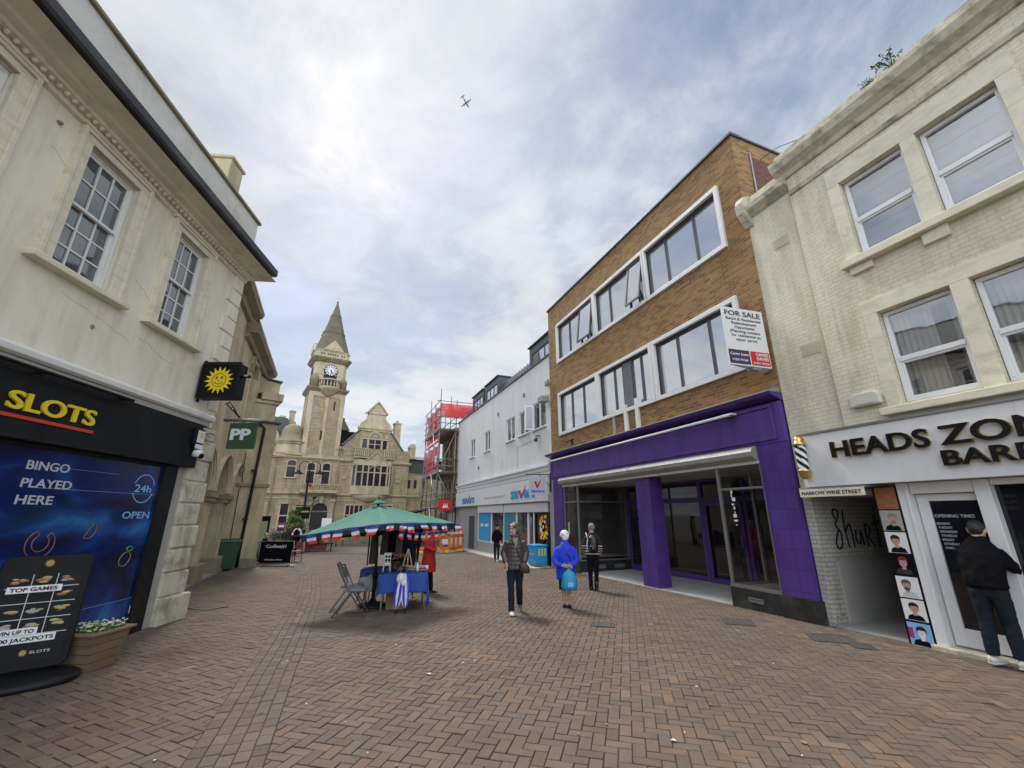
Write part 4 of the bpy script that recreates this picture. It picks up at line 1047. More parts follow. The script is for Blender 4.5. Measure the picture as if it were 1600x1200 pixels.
    mb.add([(-.06, -.02, 2.17), (-.36, f0, 2.17), (E, f0, 2.17), (E, -.02, 2.17), (-.06, -.02, 3.08), (-.36, f0, 3.08), (E, f0, 3.08), (E, -.02, 3.08)], [(0, 1, 2, 3), (4, 5, 6, 7), (0, 1, 5, 4), (1, 2, 6, 5), (2, 3, 7, 6), (3, 0, 4, 7)])
    fs = mb.build('sign_fascia', 'fascia_clean', rt)
    part(st, 'fascia_cap', 'steel', fs, [(E, -.34, .0, f0 + .025, 3.083, 3.12)])
    for sl, dd, mt in ((f0 + .012, .028, 'gold_metal'), (f0 + .041, .03, 'black_gloss')):
        tx = st.tx(sl); mb = st.mb(); bo = .026 if mt == 'gold_metal' else .015
        text(mb, 'HEADS', tx, .90, 2.625, 1.35, .285, dd, bo); text(mb, 'ZONE', tx, 2.36, 2.625, 1.35, .285, dd, bo); text(mb, 'BARBERS', tx, 2.33, 2.345, 1.55, .225, dd, bo * .8)
        mb.build('lettering', mt, fs)
    # shopfront
    f = gz(0, 7) + .02
    part(st, 'door_step', 'stone_cream', rt, [(E, -1.52, -.6, .14, -.5, f + .05)], .012)
    mb = st.mb(); mb.box(-1.70, -1.56, -.25, .06, f - .1, 2.16); mb.box(-1.695, -1.66, .061, .075, f, 2.1); mb.box(-2.60, -2.44, -.25, .05, f + .06, 2.16); mb.box(E, -2.61, -.2, .04, f, .25); mb.box(-2.43, -1.71, -.2, .03, 2.0, 2.16); mb.box(E, -2.61, -.2, .03, 2.08, 2.16); mb.box(-4.6, -4.48, -.2, .04, .26, 2.07)
    sf = mb.build('shopfront_frame', 'upvc', rt, .01)
    y = -.10
    mb = st.mb(); mb.box(-1.85, -1.715, y - .03, y + .03, f + .07, 1.99); mb.box(-2.43, -2.40, y - .03, y + .03, f + .07, 1.99); mb.box(-2.40, -1.85, y - .03, y + .03, 1.89, 1.99); mb.box(-2.40, -1.85, y - .03, y + .03, f + .07, f + .30)
    dr = mb.build('door', 'upvc', rt, .01)
    g = st.mb(); g.quad((-2.41, y, f + .28), (-1.84, y, f + .28), (-1.84, y, 1.9), (-2.41, y, 1.9)); g.build('pane', 'glass_shop', dr, recalc=False)
    tx = st.tx(y + .004); mb = st.mb(); text(mb, 'OPENING TIMES', tx, 1.87, 1.66, .44, .045, .003, .005)
    for i, (t, w) in enumerate((('MONDAY', .15), ('TUESDAY', .16), ('WEDNESDAY', .20), ('THURSDAY', .18), ('FRIDAY', .13), ('SATURDAY', .17), ('SUNDAY', .14))): text(mb, t, tx, 1.87 + .004 * i, 1.56 - i * .055, w, .032, .003, .01)
    mb.build('lettering', 'letter_grey', dr)
    g = st.mb(); g.quad((E, -.08, .25), (-2.6, -.08, .25), (-2.6, -.08, 2.08), (E, -.08, 2.08)); gp = g.build('shop_pane', 'glass_shop', sf, recalc=False)
    tx = st.tx(-.074); mb = st.mb(); text(mb, 'PRICE LIST', tx, 2.98, 1.62, .62, .085, .003, .015)
    for i, (t, w) in enumerate((('GENTS CUT', .44), ('ZERO FADE', .42), ('SUPER FADE', .44), ('BOYS CUT', .34), ('BEARD TRIM', .38), ('OAP CUT', .30))): text(mb, t, tx, 2.80 + i * .012, 1.44 - i * .075, w, .045, .003, .015)
    mb.build('lettering', 'letter_white', sf)
    # passage beside the shop
    mb = st.mb()
    wall(mb, -.16, 0, -.6, 2.0, -.02); mb.quad((-.16, -.02, -.6), (-.16, -6, -.6), (-.16, -6, 2.0), (-.16, -.02, 2.0)); mb.quad((0, -.02, -.6), (0, -.3, -.6), (0, -.3, 2), (0, -.02, 2))
    mb.build('passage_wall', 'brick_whitewash', rt)
    mb = st.mb(); rnd = random.Random(11)
    for i in range(60):
        z = -.15 + rnd.random() ** 1.6 * .42; yy = -.02 - rnd.random() * .5 * (1 if rnd.random() < .6 else 3)
        q = rnd.uniform(.008, .03); mb.blob((-.162, yy, z), (.004, q * 1.3, q), 7, 4)
    mb.build('flaked_patch', 'stone_dark', rt)
    part(st, 'passage_plaster', 'grey_render', rt, [(-.168, -.161, -5.5, -.32, .92, .935), (-.19, -.162, -5.5, -.35, -.4, .9)])
    part(st, 'passage_side', 'concrete', rt, [(-1.24, -1.21, -6, -.05, -.6, 2.0), (-1.22, -.15, -6.1, -6, -.6, 2.0), (-1.22, -.15, -6, -.03, 2.005, 2.1)])
    part(st, 'passage_floor', 'concrete', rt, [(-1.21, -.165, -6, .02, -.6, gz(0, 7.6) + .018)])
    mb = st.mb(); sx = -.172
    strokes = [[(.55, 1.62), (.50, 1.72), (.56, 1.80), (.66, 1.74), (.60, 1.62), (.52, 1.52), (.62, 1.38), (.60, 1.18), (.50, 1.10), (.44, 1.20), (.56, 1.42)],
               [(.80, 1.78), (.76, 1.5), (.78, 1.12)], [(.78, 1.40), (.92, 1.52), (.94, 1.12)], [(1.06, 1.42), (1.02, 1.25), (1.12, 1.18), (1.2, 1.4), (1.22, 1.15)], [(1.34, 1.12), (1.36, 1.52), (1.5, 1.42), (1.40, 1.30), (1.55, 1.12)], [(1.7, 1.7), (1.68, 1.1)], [(1.6, 1.52), (1.84, 1.58)]]
    for sk in strokes:
        p = catmull(sk, 6); mb.tube([(sx, -a, z) for a, z in p], .014, 5)
    mb.build('graffiti', 'black_metal', rt)
    # photograph panel
    part(st, 'photo_panel', 'black_gloss', rt, [(-1.56, -1.22, -.06, .055, f - .03, 2.13)])
    def portrait(k, z0, z1, bg, hair, skin, top):
        a, b = -1.53, -1.25; w = b - a; h = z1 - z0; cx = (a + b) / 2
        mb = st.mb(); mb.box(a, b, .0555, .058, z0, z1, 0)
        def el(x, z, rx, rz, m, t, n=14, lo=0, hi=2 * math.pi):
            mb.prism([(x + rx * math.cos(lo + (hi - lo) * i / (n - 1)), z + rz * math.sin(lo + (hi - lo) * i / (n - 1))) for i in range(n)], .0582 + t, .0586 + t, m)
        dx = (-.02, .015, -.01, .02, 0)[k % 5]
        mb.prism([(cx - .11, z0 + .005), (cx + .11, z0 + .005), (cx + .085, z0 + .22 * h), (cx + .03, z0 + .30 * h), (cx - .03, z0 + .30 * h), (cx - .085, z0 + .22 * h)], .0582, .0586, 3)
        mb.prism([(cx + dx - .026, z0 + .24 * h), (cx + dx + .026, z0 + .24 * h), (cx + dx + .024, z0 + .42 * h), (cx + dx - .024, z0 + .42 * h)], .0587, .059, 2)
        el(cx + dx, z0 + .56 * h, .052, .20 * h, 2, .001)
        el(cx + dx, z0 + .70 * h, .062, .17 * h, 1, .0015, 12, -.1, math.pi + .1)
        mb.prism([(cx + dx - .062, z0 + .72 * h), (cx + dx - .05, z0 + .5 * h), (cx + dx - .042, z0 + .68 * h)], .06, .0604, 1); mb.prism([(cx + dx + .062, z0 + .72 * h), (cx + dx + .05, z0 + .5 * h), (cx + dx + .042, z0 + .68 * h)], .06, .0604, 1)
        if k in (0, 3): el(cx + dx, z0 + .42 * h, .04, .09 * h, 1, .002)
        for e in (-.02, .02): el(cx + dx + e, z0 + .59 * h, .008, .014 * h, 1, .0025, 8)
        mb.prism([(cx + dx - .003, z0 + .57 * h), (cx + dx + .008, z0 + .5 * h), (cx + dx - .004, z0 + .5 * h)], .0612, .0614, 1)
        pf = mb.build('photo_print', [bg, hair, skin, top], rt)
    part(st, 'photo_print', ['tile_poster_orange'], rt, [(-1.53, -1.25, .0555, .058, 1.78, 2.11)])
    zs = [(1.46, 1.76), (1.14, 1.44), (.84, 1.13), (.52, .81), (.22, .50), (-.11, .19)]
    mats = [('grey_render', 'hair_grey', 'skin_tone', 'coat_black'), ('sign_paper', 'hair_black', 'skin_tone', 'coat_black'), ('coat_black', 'maroon', 'skin_tone', 'room_dark'), ('sign_paper', 'hair_brown', 'skin_tone', 'letter_grey'), ('sign_paper', 'hair_black', 'skin_tone', 'coat_black'), ('letter_pale_blue', 'hair_black', 'letter_white', 'coat_black')]
    for k, (z, mt) in enumerate(zip(zs, mats)): portrait(k, z[0], z[1], *mt)
    part(st, 'photo_print', 'magenta', rt, [(-1.31, -1.25, .0583, .0585, -.02, .12)])
    # things fixed to the front
    sg = thing('street_name_sign', 'cream street name plate above the narrow passage', 'sign', st.w(-.70, .27, 2.0), st.rz)
    mb = MB(); mb.box(-.53, .53, -.02, .0, .0, .13); mb.build('plate', 'moulding_cream', sg)
    mb = MB(); mb.box(-.55, .55, -.24, -.02, .132, .165); mb.build('holder', 'concrete', sg)
    fn = lambda x, z, d: (-x, .001 + d, z)
    mb = MB(); text(mb, 'NARROW WINE STREET', fn, -.49, .035, .98, .062, .004, .012); mb.build('lettering', 'black_metal', sg)
    bp = thing('barber_pole', 'black and white striped barber pole with gold caps on the white fascia', 'barber pole', st.w(-.34, .25, 2.30), st.rz + .5)
    for zz in (0, 1):
        mb = MB()
        if zz: mb.lathe([(.09, .60), (.105, .605), (.105, .65), (.085, .66), (.085, .72), (.05, .77), (.0, .78)], 0, .12, 20); mb.box(-.03, .03, -.05, .05, .63, .71)
        else: mb.lathe([(.0, 0), (.06, .01), (.085, .05), (.085, .12), (.105, .13), (.105, .17), (.09, .175)], 0, .12, 20); mb.box(-.03, .03, -.05, .05, .06, .14)
        mb.build('cap', 'gold_metal', bp)
    mb = MB(); n = 24; h0, h1 = .175, .60; rows = 22
    for j in range(rows):
        for i in range(n):
            za, zb = h0 + (h1 - h0) * j / rows, h0 + (h1 - h0) * (j + 1) / rows
            a0, a1 = 2 * math.pi * i / n, 2 * math.pi * (i + 1) / n
            P = lambda a, z: (.085 * math.cos(a), .12 + .085 * math.sin(a), z)
            mb.quad(P(a0, za), P(a1, za), P(a1, zb), P(a0, zb), 0 if ((i + j * 1.1) % 8) < 4 else 1)
    mb.build('striped_cylinder', ['black_gloss', 'letter_white'], bp)
    al = thing('alarm_box', 'cream rounded alarm box on the painted brick above the white fascia', 'alarm', st.w(-1.49, .07, 3.42), st.rz)
    mb = MB(); mb.prism([(-.23, .0), (.23, .0), (.225, .19), (.15, .235), (-.15, .235), (-.225, .19)], 0, .11); mb.build('casing', 'plastic_cream', al, .03)
    mb = MB(); mb.box(-.13, .12, .111, .118, .03, .055); mb.build('strip', 'letter_grey', al)
    for s, lab, seed, big in ((-2.80, 'small tuft of weeds rooted in the cream cornice', 1, .16), (-3.18, 'larger spray of weeds sprouting from the top of the cream cornice', 2, .30)):
        t = thing('weed', lab, 'plant', st.w(s, ym + .2, 8.83), st.rz, 'weeds on the cornice')
        rnd = random.Random(seed); mb = MB()
        for i in range(13):
            a = rnd.uniform(0, 6.28); L = big * rnd.uniform(.6, 1.1); p0 = Vector((0, 0, 0)); p1 = Vector((math.cos(a) * L * .35, math.sin(a) * L * .3, L * .6)); p2 = Vector((math.cos(a) * L * .8, math.sin(a) * L * .6, L * .75))
            mb.tube([p0, p1, p2], [.006, .004, .002], 4)
            for q in range(7):
                c = p1.lerp(p2, q / 6); d = Vector((rnd.uniform(-1, 1), rnd.uniform(-1, 1), rnd.uniform(-.4, .8))).normalized() * big * .2; e = d.cross(Vector((.3, .2, 1))).normalized() * big * .045
                mb.quad(c, c + d * .5 + e, c + d, c + d * .5 - e)
        mb.build('leaves', 'leaf', t, recalc=False)
barber()
# ================================================================ bingo hall with rendered upper floor
def ring(mb, fn, r0, r1, a0, a1, n, d0, d1, m=0):
    """flat arc band in a facade plane; fn maps (x,z,d)"""
    for i in range(n):
        p = [a0 + (a1 - a0) * i / n, a0 + (a1 - a0) * (i + 1) / n]
        q = [(r1 * math.cos(p[0]), r1 * math.sin(p[0])), (r1 * math.cos(p[1]), r1 * math.sin(p[1])), (r0 * math.cos(p[1]), r0 * math.sin(p[1])), (r0 * math.cos(p[0]), r0 * math.sin(p[0]))]
        v = [fn(x, z, d0) for x, z in q] + [fn(x, z, d1) for x, z in q]
        mb.add(v, [(0, 1, 2, 3), (4, 5, 6, 7), (0, 1, 5, 4), (1, 2, 6, 5), (2, 3, 7, 6), (3, 0, 4, 7)], m)
def sunface(mb_y, mb_k, cx, cz, r, y, fn):
    n = 16; pts = []
    for i in range(2 * n):
        a = math.pi * i / n + .1; rr = r if i % 2 == 0 else r * .62
        pts.append((cx + rr * math.cos(a), cz + rr * math.sin(a)))
    v = [fn(x, z, y) for x, z in pts] + [fn(x, z, y + .006) for x, z in pts]; L = len(pts)
    mb_y.add(v, [tuple(range(L)), tuple(range(L, 2 * L))] + [(i, (i + 1) % L, L + (i + 1) % L, L + i) for i in range(L)])
    f2 = lambda x, z, d: fn(cx + x, cz + z, d)
    ring(mb_k, f2, r * .45, r * .485, 0, 2 * math.pi, 28, y + .006, y + .009)
    ring(mb_k, f2, r * .27, r * .31, math.pi * 1.12, math.pi * 1.88, 12, y + .006, y + .009)
    for e in (-1, 1):
        f3 = lambda x, z, d, e=e: fn(cx + e * r * .18 + x, cz + r * .12 + z * 1.7, d)
        ring(mb_k, f3, .0, r * .045, 0, 2 * math.pi, 10, y + .006, y + .009)
        ring(mb_k, f3, r * .075, r * .10, .2, math.pi - .2, 8, y + .006, y + .009)
    ring(mb_k, lambda x, z, d: fn(cx + x, cz - r * .02 + z, d), r * .06, r * .085, math.pi * .9, math.pi * 1.9, 8, y + .006, y + .009)
def bingo():
    st = SL
    rt = st.root('bingo_hall', 'cream rendered building with sash windows above a black shopfront on the left of the street', 'building')
    E = -14.0; end = -.22
    WN = [(-2.32, -1.50, 4.78, 6.63), (-4.18, -3.30, 4.78, 6.66), (-6.06, -5.18, 4.78, 6.66), (-7.9, -7.02, 4.78, 6.66), (-9.8, -8.9, 4.78, 6.66)]
    yw = -.05
    mb = st.mb(); wall(mb, E, end, 3.4, 7.1, yw, WN, .22); shell(mb, E, end, -.3, 7.1, yw, 9); mb.build('wall', 'render_cream', rt)
    # parapet
    mb = st.mb(); mb.box(E, end, -.45, .02, 7.101, 8.40); mb.build('parapet', 'parapet_paint', rt)
    part(st, 'parapet_coping', 'stone_dark', rt, [(E, end + .05, -.5, .08, 8.405, 8.47)], .015)
    # cornice with rope moulding and dark gutter edge
    mb = st.mb()
    prof = [(yw, 6.80), (yw + .05, 6.82), (yw + .07, 6.90), (yw + .16, 6.92), (yw + .17, 6.97), (yw + .27, 6.99), (yw + .30, 7.03), (yw + .56, 7.05), (yw, 7.10)]
    mb.prism(prof, E, end + .02, 0, 'x')
    mb.add([(end + .02, y, z) for y, z in prof] + [(end + .02 + (y - yw) * .55, y, z) for y, z in prof] + [(end + .02 + (y - yw) * .55, yw, z) for y, z in prof], [tuple(range(9)), tuple(range(9, 18)), tuple(range(18, 27))] + [(i, (i + 1) % 9, 9 + (i + 1) % 9, 9 + i) for i in range(9)] + [(9 + i, 9 + (i + 1) % 9, 18 + (i + 1) % 9, 18 + i) for i in range(9)])
    mb.build('cornice', 'moulding_cream', rt)
    mb = st.mb(); s = E + 4
    while s < end: mb.blob((s, yw + .105, 6.905), (.036, .045, .04), 6, 4); s += .105
    mb.build('rope_moulding', 'moulding_cream', rt)
    mb = st.mb(); mb.prism([(yw + .06, 7.105), (yw + .60, 7.105), (yw + .63, 7.14), (yw + .63, 7.27), (yw + .57, 7.29), (yw + .06, 7.33)], E, end + .20, 0, 'x'); mb.build('gutter', 'lead_dark', rt)
    for a, b, c, d in WN:
        # moulded architrave
        mb = st.mb()
        mb.box(a - .20, a, yw - .02, yw + .045, c, d); mb.box(b, b + .20, yw - .02, yw + .045, c, d); mb.box(a - .20, b + .20, yw - .02, yw + .045, d, d + .15)
        mb.box(a - .20, a - .14, yw + .046, yw + .075, c, d + .15); mb.box(b + .14, b + .20, yw + .046, yw + .075, c, d + .15); mb.box(a - .14, b + .14, yw + .046, yw + .075, d + .10, d + .15)
        mb.box(a - .24, b + .24, yw - .02, yw + .085, d + .152, d + .20)
        mb.build('architrave', 'moulding_cream', rt, .006)
        mb = st.mb(); mb.box(a - .30, b + .30, yw - .02, yw + .14, c - .09, c - .005); mb.build('sill', 'moulding_cream', rt, .012)
        # six over six sash
        y = yw - .17; zm = c + (d - c) * .54
        mb = st.mb(); rim(mb, a + .005, b - .005, c + .005, d - .005, y, y + .10, .045)
        fr = mb.build('window', 'paint_white', rt, .004)
        for (z0, z1, yy, nm) in ((zm - .03, d - .05, y + .045, 'upper_sash'), (c + .05, zm + .015, y + .005, 'lower_sash')):
            mb = st.mb(); l, r = a + .05, b - .05; rim(mb, l, r, z0, z1, yy, yy + .04, .04)
            for t in (1 / 3, 2 / 3): x = l + .04 + (r - l - .08) * t; mb.box(x - .011, x + .011, yy + .003, yy + .035, z0 + .04, z1 - .04)
            nz = 2 if nm == 'upper_sash' else 3
            for t in range(1, nz):
                z = z0 + .04 + (z1 - z0 - .08) * t / nz
                for q in range(3):
                    w = (r - l - .08) / 3; mb.box(l + .04 + w * q + .011, l + .04 + w * (q + 1) - .011, yy + .005, yy + .033, z - .011, z + .011)
            so_ = mb.build(nm, 'paint_white', fr)
            rnd = random.Random(int(a * 100) + len(nm)); g = st.mb()
            w = (r - l - .08) / 3; hz = (z1 - z0 - .08) / nz
            for i in range(3):
                for j in range(nz):
                    t1, t2 = rnd.uniform(-.006, .006), rnd.uniform(-.006, .006); x0, x1, za, zb = l + .04 + i * w, l + .04 + (i + 1) * w, z0 + .04 + j * hz, z0 + .04 + (j + 1) * hz
                    g.quad((x0, yy + .018 + t1, za), (x1, yy + .018 - t1, za), (x1, yy + .018 - t1 + t2, zb), (x0, yy + .018 + t1 + t2, zb))
            g.build('pane', 'glass_old', so_, recalc=False)
    # quoins
    mb = st.mb()
    for i in range(9):
        z = 3.75 + i * .345
        if z > 6.7: break
        w = .46 if i % 2 else .30
        mb.box(end - w, end + .03, yw - .02, yw + .03, z, z + .32)
    mb.build('quoins', 'render_cream', rt, .015)
    # corner pier of big worn blocks
    mb = st.mb(); rnd = random.Random(4); z = -.30; i = 0
    while z < 3.35:
        h = .40 if i else .62
        e = .12 if i == 0 else (.0 if i % 2 else -.07)
        mb.box(-.76 + rnd.uniform(-.005, .005), -.07 + e, -.9, .02 + (.05 if i == 0 else 0) + rnd.uniform(-.008, .008), z, min(z + h - .025, 3.36)); z += h; i += 1
    mb.box(-.75, -.14, -.88, -.01, -.3, 3.36)
    mb.build('corner_pier', 'stone_cream', rt, .022)
    mb = st.mb(); mb.box(-.98, -.762, -.6, -.04, -.3, 2.56); mb.build('pier_reveal', 'grey_render', rt)
    # band over the shopfront
    mb = st.mb(); mb.prism([(yw, 3.47), (.08, 3.47), (.12, 3.50), (.125, 3.57), (.06, 3.62), (yw, 3.64)], E, -.42, 0, 'x'); mb.build('band_course', 'white_band', rt, .01)
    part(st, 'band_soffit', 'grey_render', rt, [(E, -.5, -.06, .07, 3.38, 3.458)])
    # black fascia
    mb = st.mb(); mb.box(E, -.68, -.05, .085, 2.55, 3.375); fs = mb.build('sign_fascia', 'sign_black', rt, .008)
    tx = st.tx(.087)
    mb = st.mb(); text(mb, 'MERKUR', tx, -6.0, 2.87, 1.62, .225, .03, .018); text(mb, 'SLOTS', tx, -4.20, 2.87, 1.15, .225, .03, .018); mb.build('lettering', 'letter_yellow', fs)
    part(st, 'underline', 'letter_red', fs, [(-6.02, -3.02, .086, .10, 2.775, 2.815)])
    mb = st.mb(); mb.tube([(E, .20, 3.36), (-2.62, .20, 3.36)], .022); mb.tube([(E, .15, 3.28), (-2.7, .15, 3.285)], .008)
    for s in (-2.75, -4.0, -5.3): mb.box(s, s + .04, .06, .2, 3.34, 3.375)
    mb.build('trough_light', 'black_gloss', fs)
    # shopfront
    mb = st.mb(); mb.box(-1.30, -.985, -.3, .0, -.3, 2.548); mb.box(E, -1.30, -.3, -.03, -.3, -.06); mb.box(E, -1.30, -.3, -.03, 2.49, 2.548); mb.box(-4.55, -4.35, -.3, -.025, -.055, 2.485)
    mb.build('shopfront_frame', 'sign_black', rt, .006)
    mb = st.mb(); mb.quad((-1.30, -.05, -.06), (-4.35, -.05, -.06), (-4.35, -.05, 2.49), (-1.30, -.05, 2.49)); mb.quad((-4.55, -.05, -.06), (E, -.05, -.06), (E, -.05, 2.49), (-4.55, -.05, 2.49))
    gr = mb.build('window_graphic', 'graphic_blue', rt, recalc=False)
    part(st, 'graphic_line', 'letter_pale_blue', gr, [(-2.9, -1.32, -.049, -.047, .42, .424), (-3.5, -1.35, -.049, -.047, 2.02, 2.024), (-3.6, -2.2, -.049, -.047, 2.29, 2.293)])
    tx = st.tx(-.047)
    mb = st.mb()
    for t, z, w in (('BINGO', 2.235, .57), ('PLAYED', 2.02, .67), ('HERE', 1.82, .47)): text(mb, t, tx, -3.60, z, w, .115, .004, .015, -.0)
    mb.build('lettering', 'letter_grey', gr)
    mb = st.mb(); text(mb, '24h', tx, -1.83, 2.05, .36, .125, .004, .01); text(mb, 'OPEN', tx, -1.94, 1.64, .56, .11, .004, .01)
    fn = lambda x, z, d: (-1.64 + x, d, 2.11 + z)
    ring(mb, fn, .215, .23, .35, 2.8, 16, -.047, -.043); ring(mb, fn, .215, .23, 3.5, 5.95, 16, -.047, -.043)
    mb.build('opening_hours_mark', 'letter_pale_blue', gr)
    mb = st.mb(); text(mb, '1', tx, -1.31 - .0, .19, .035, .12, .004, .0); mb.build('lettering', 'letter_white', gr)
    def outline(pts, r, mat, closed=True):
        mb = st.mb(); P = [(x, -.045, z) for x, z in (pts + [pts[0]] if closed else pts)]; mb.tube(P, r, 5); return mb
    cx, cz = -3.12, 1.36
    ho = [(cx + .19 * math.cos(a), cz - .02 + .17 * math.sin(a)) for a in [R(60 - 300 * i / 20) for i in range(21)]]
    hi = [(cx + .11 * math.cos(a), cz - .01 + .10 * math.sin(a)) for a in [R(-240 + 300 * i / 16) for i in range(17)]]
    rot = lambda P, c, t: [(c[0] + (x - c[0]) * math.cos(t) - (z - c[1]) * math.sin(t), c[1] + (x - c[0]) * math.sin(t) + (z - c[1]) * math.cos(t)) for x, z in P]
    outline(rot(ho + hi, (cx, cz), -.1), .006, 0).build('horseshoe_mark', 'outline_orange', gr)
    mc = (-2.47, 1.50); o = [(mc[0] + .12 * math.cos(a), mc[1] + .13 * math.sin(a)) for a in [R(200 + 170 * i / 12) for i in range(13)]]
    outline(rot(o, mc, .75), .006, 0).build('melon_mark', 'outline_orange', gr)
    pc = (-1.67, 1.03); o = [(pc[0] + .115 * math.cos(a), pc[1] + .095 * math.sin(a)) for a in [R(i * 24) for i in range(15)]]
    outline(rot(o, pc, .7), .006, 0).build('plum_mark', 'outline_gold', gr)
    o = [(pc[0] + .05 + .06 * math.cos(a), pc[1] + .15 + .035 * math.sin(a)) for a in [R(i * 30) for i in range(12)]]
    outline(o, .006, 0).build('plum_leaf_mark', 'outline_green', gr)
    part(st, 'chimney', 'stone_trim', rt, [(-.85, -.36, -1.12, -.50, 7.12, 9.75), (-.89, -.32, -1.16, -.46, 9.752, 9.83)], .02)
    # wall crack lines and a fixing
    mb = st.mb(); rnd = random.Random(9)
    for s, z, L in ((-3.9, 4.5, 1.2), (-2.6, 4.45, .9), (-4.6, 6.2, .8), (-1.35, 4.4, .45), (-2.9, 5.3, .35)):
        p = [(s, yw + .001, z)]
        for i in range(9): p.append((p[-1][0] + L / 9, yw + .001, p[-1][2] - rnd.uniform(-.01, .065)))
        mb.tube(p, .002, 4)
    mb.blob((-4.62, yw, 6.55), (.035, .05, .03), 8, 5); mb.blob((-3.35, yw, 4.25), (.03, .03, .035), 8, 5)
    mb.build('wall_cracks', 'stone_dark', rt)
    al = thing('alarm_box', 'black and white alarm box at the end of the black fascia', 'alarm', st.w(-.86, .086, 2.93), st.rz)
    mb = MB(); mb.box(-.13, .13, 0, .09, 0, .34); mb.build('casing', 'black_gloss', al, .02)
    mb = MB(); mb.box(-.11, .09, .091, .10, .07, .30); mb.box(-.09, .10, .088, .12, -.05, .035); mb.build('label_plate', 'plastic_white', al, .01)
    fn = lambda x, z, d: (-x, d, z); a_, b_ = MB(), MB(); sunface(a_, b_, .01, .205, .05, .101, fn); a_.build('sun_mark', 'letter_yellow', al)
    c = thing('security_camera', 'white dome security camera below the alarm box on the black fascia', 'camera', st.w(-.84, .086, 2.76), st.rz)
    mb = MB(); mb.lathe([(.02, .0), (.085, .01), (.09, .09), (.075, .13), (.02, .14)], 0, .09, 16, z0=-.03); mb.build('housing', 'plastic_white', c)
    mb = MB(); mb.blob((0, .15, .0), (.055, .06, .055)); mb.build('dome', 'black_gloss', c)
    mb = MB(); mb.tube([(-.0, .02, .1), (-.12, .05, .42), (-.35, .03, .5), (-.5, .02, .48)], .01, 5); mb.build('cable', 'black_metal', c)
bingo()

def sun_sign():
    st = SL
    p = st.w(-.98, -.03, 3.85)
    t = thing('sun_logo_sign', 'black box sign with a yellow smiling sun projecting from the cream wall', 'sign', (p[0], p[1], p[2]), 0)
    mb = MB(); mb.box(.03, .80, 0, .22, 0, .70); mb.build('sign_box', 'black_gloss', t, .01)
    mb = MB(); rim(mb, .03, .80, 0, .70, -.014, -.001, .03); mb.build('sign_frame', 'sign_black', t)
    a_, b_ = MB(), MB(); fn = lambda x, z, d: (x, -d, z); sunface(a_, b_, .415, .36, .285, .002, fn); a_.build('sun_logo', 'letter_yellow', t); b_.build('sun_face', 'sign_black', t)
    mb = MB(); mb.box(-.02, .72, .08, .14, .72, .77); mb.tube([(.0, .11, -.05), (.0, .11, .8)], .025); mb.tube([(.80, .05, .44), (1.0, .02, .44)], .03); mb.build('bracket', 'black_metal', t)
    mb = MB(); mb.tube([(.92, .0, .42), (.92, .0, .46)], .04); mb.build('spotlight', 'steel', t)
sun_sign()
def pp_sign():
    t = thing('green_pp_sign', 'dark green hanging sign with white letters PP on a steel arm', 'sign', (-6.28, 9.0, 3.04), 0)
    mb = MB(); mb.box(.16, .76, -.02, .02, .0, .56); mb.build('board', 'sign_green', t, .005)
    mb = MB(); text(mb, 'PP', lambda x, z, d: (x, -.021 - d, z), .21, .19, .43, .26, .006, .04); mb.build('lettering', 'letter_white', t)
    mb = MB(); mb.tube([(.0, 0, .63), (.84, 0, .62)], .035); mb.tube([(.22, 0, .6), (.22, 0, .56)], .01); mb.tube([(.70, 0, .6), (.70, 0, .56)], .01); mb.build('arm', 'steel', t)
    mb = MB()
    mb.tube([(-.05, .0, .98), (.05, .0, 1.05), (.30, .02, .68)], .016); mb.tube([(-.05, .1, .98), (.30, .1, .68)], .016)
    for i in range(6): q = i / 5; mb.tube([(-.03 + .33 * q, .0, .99 - .3 * q), (-.03 + .33 * q, .1, .99 - .3 * q)], .01, 5)
    mb.build('lattice_bracket', 'black_metal', t)
pp_sign()

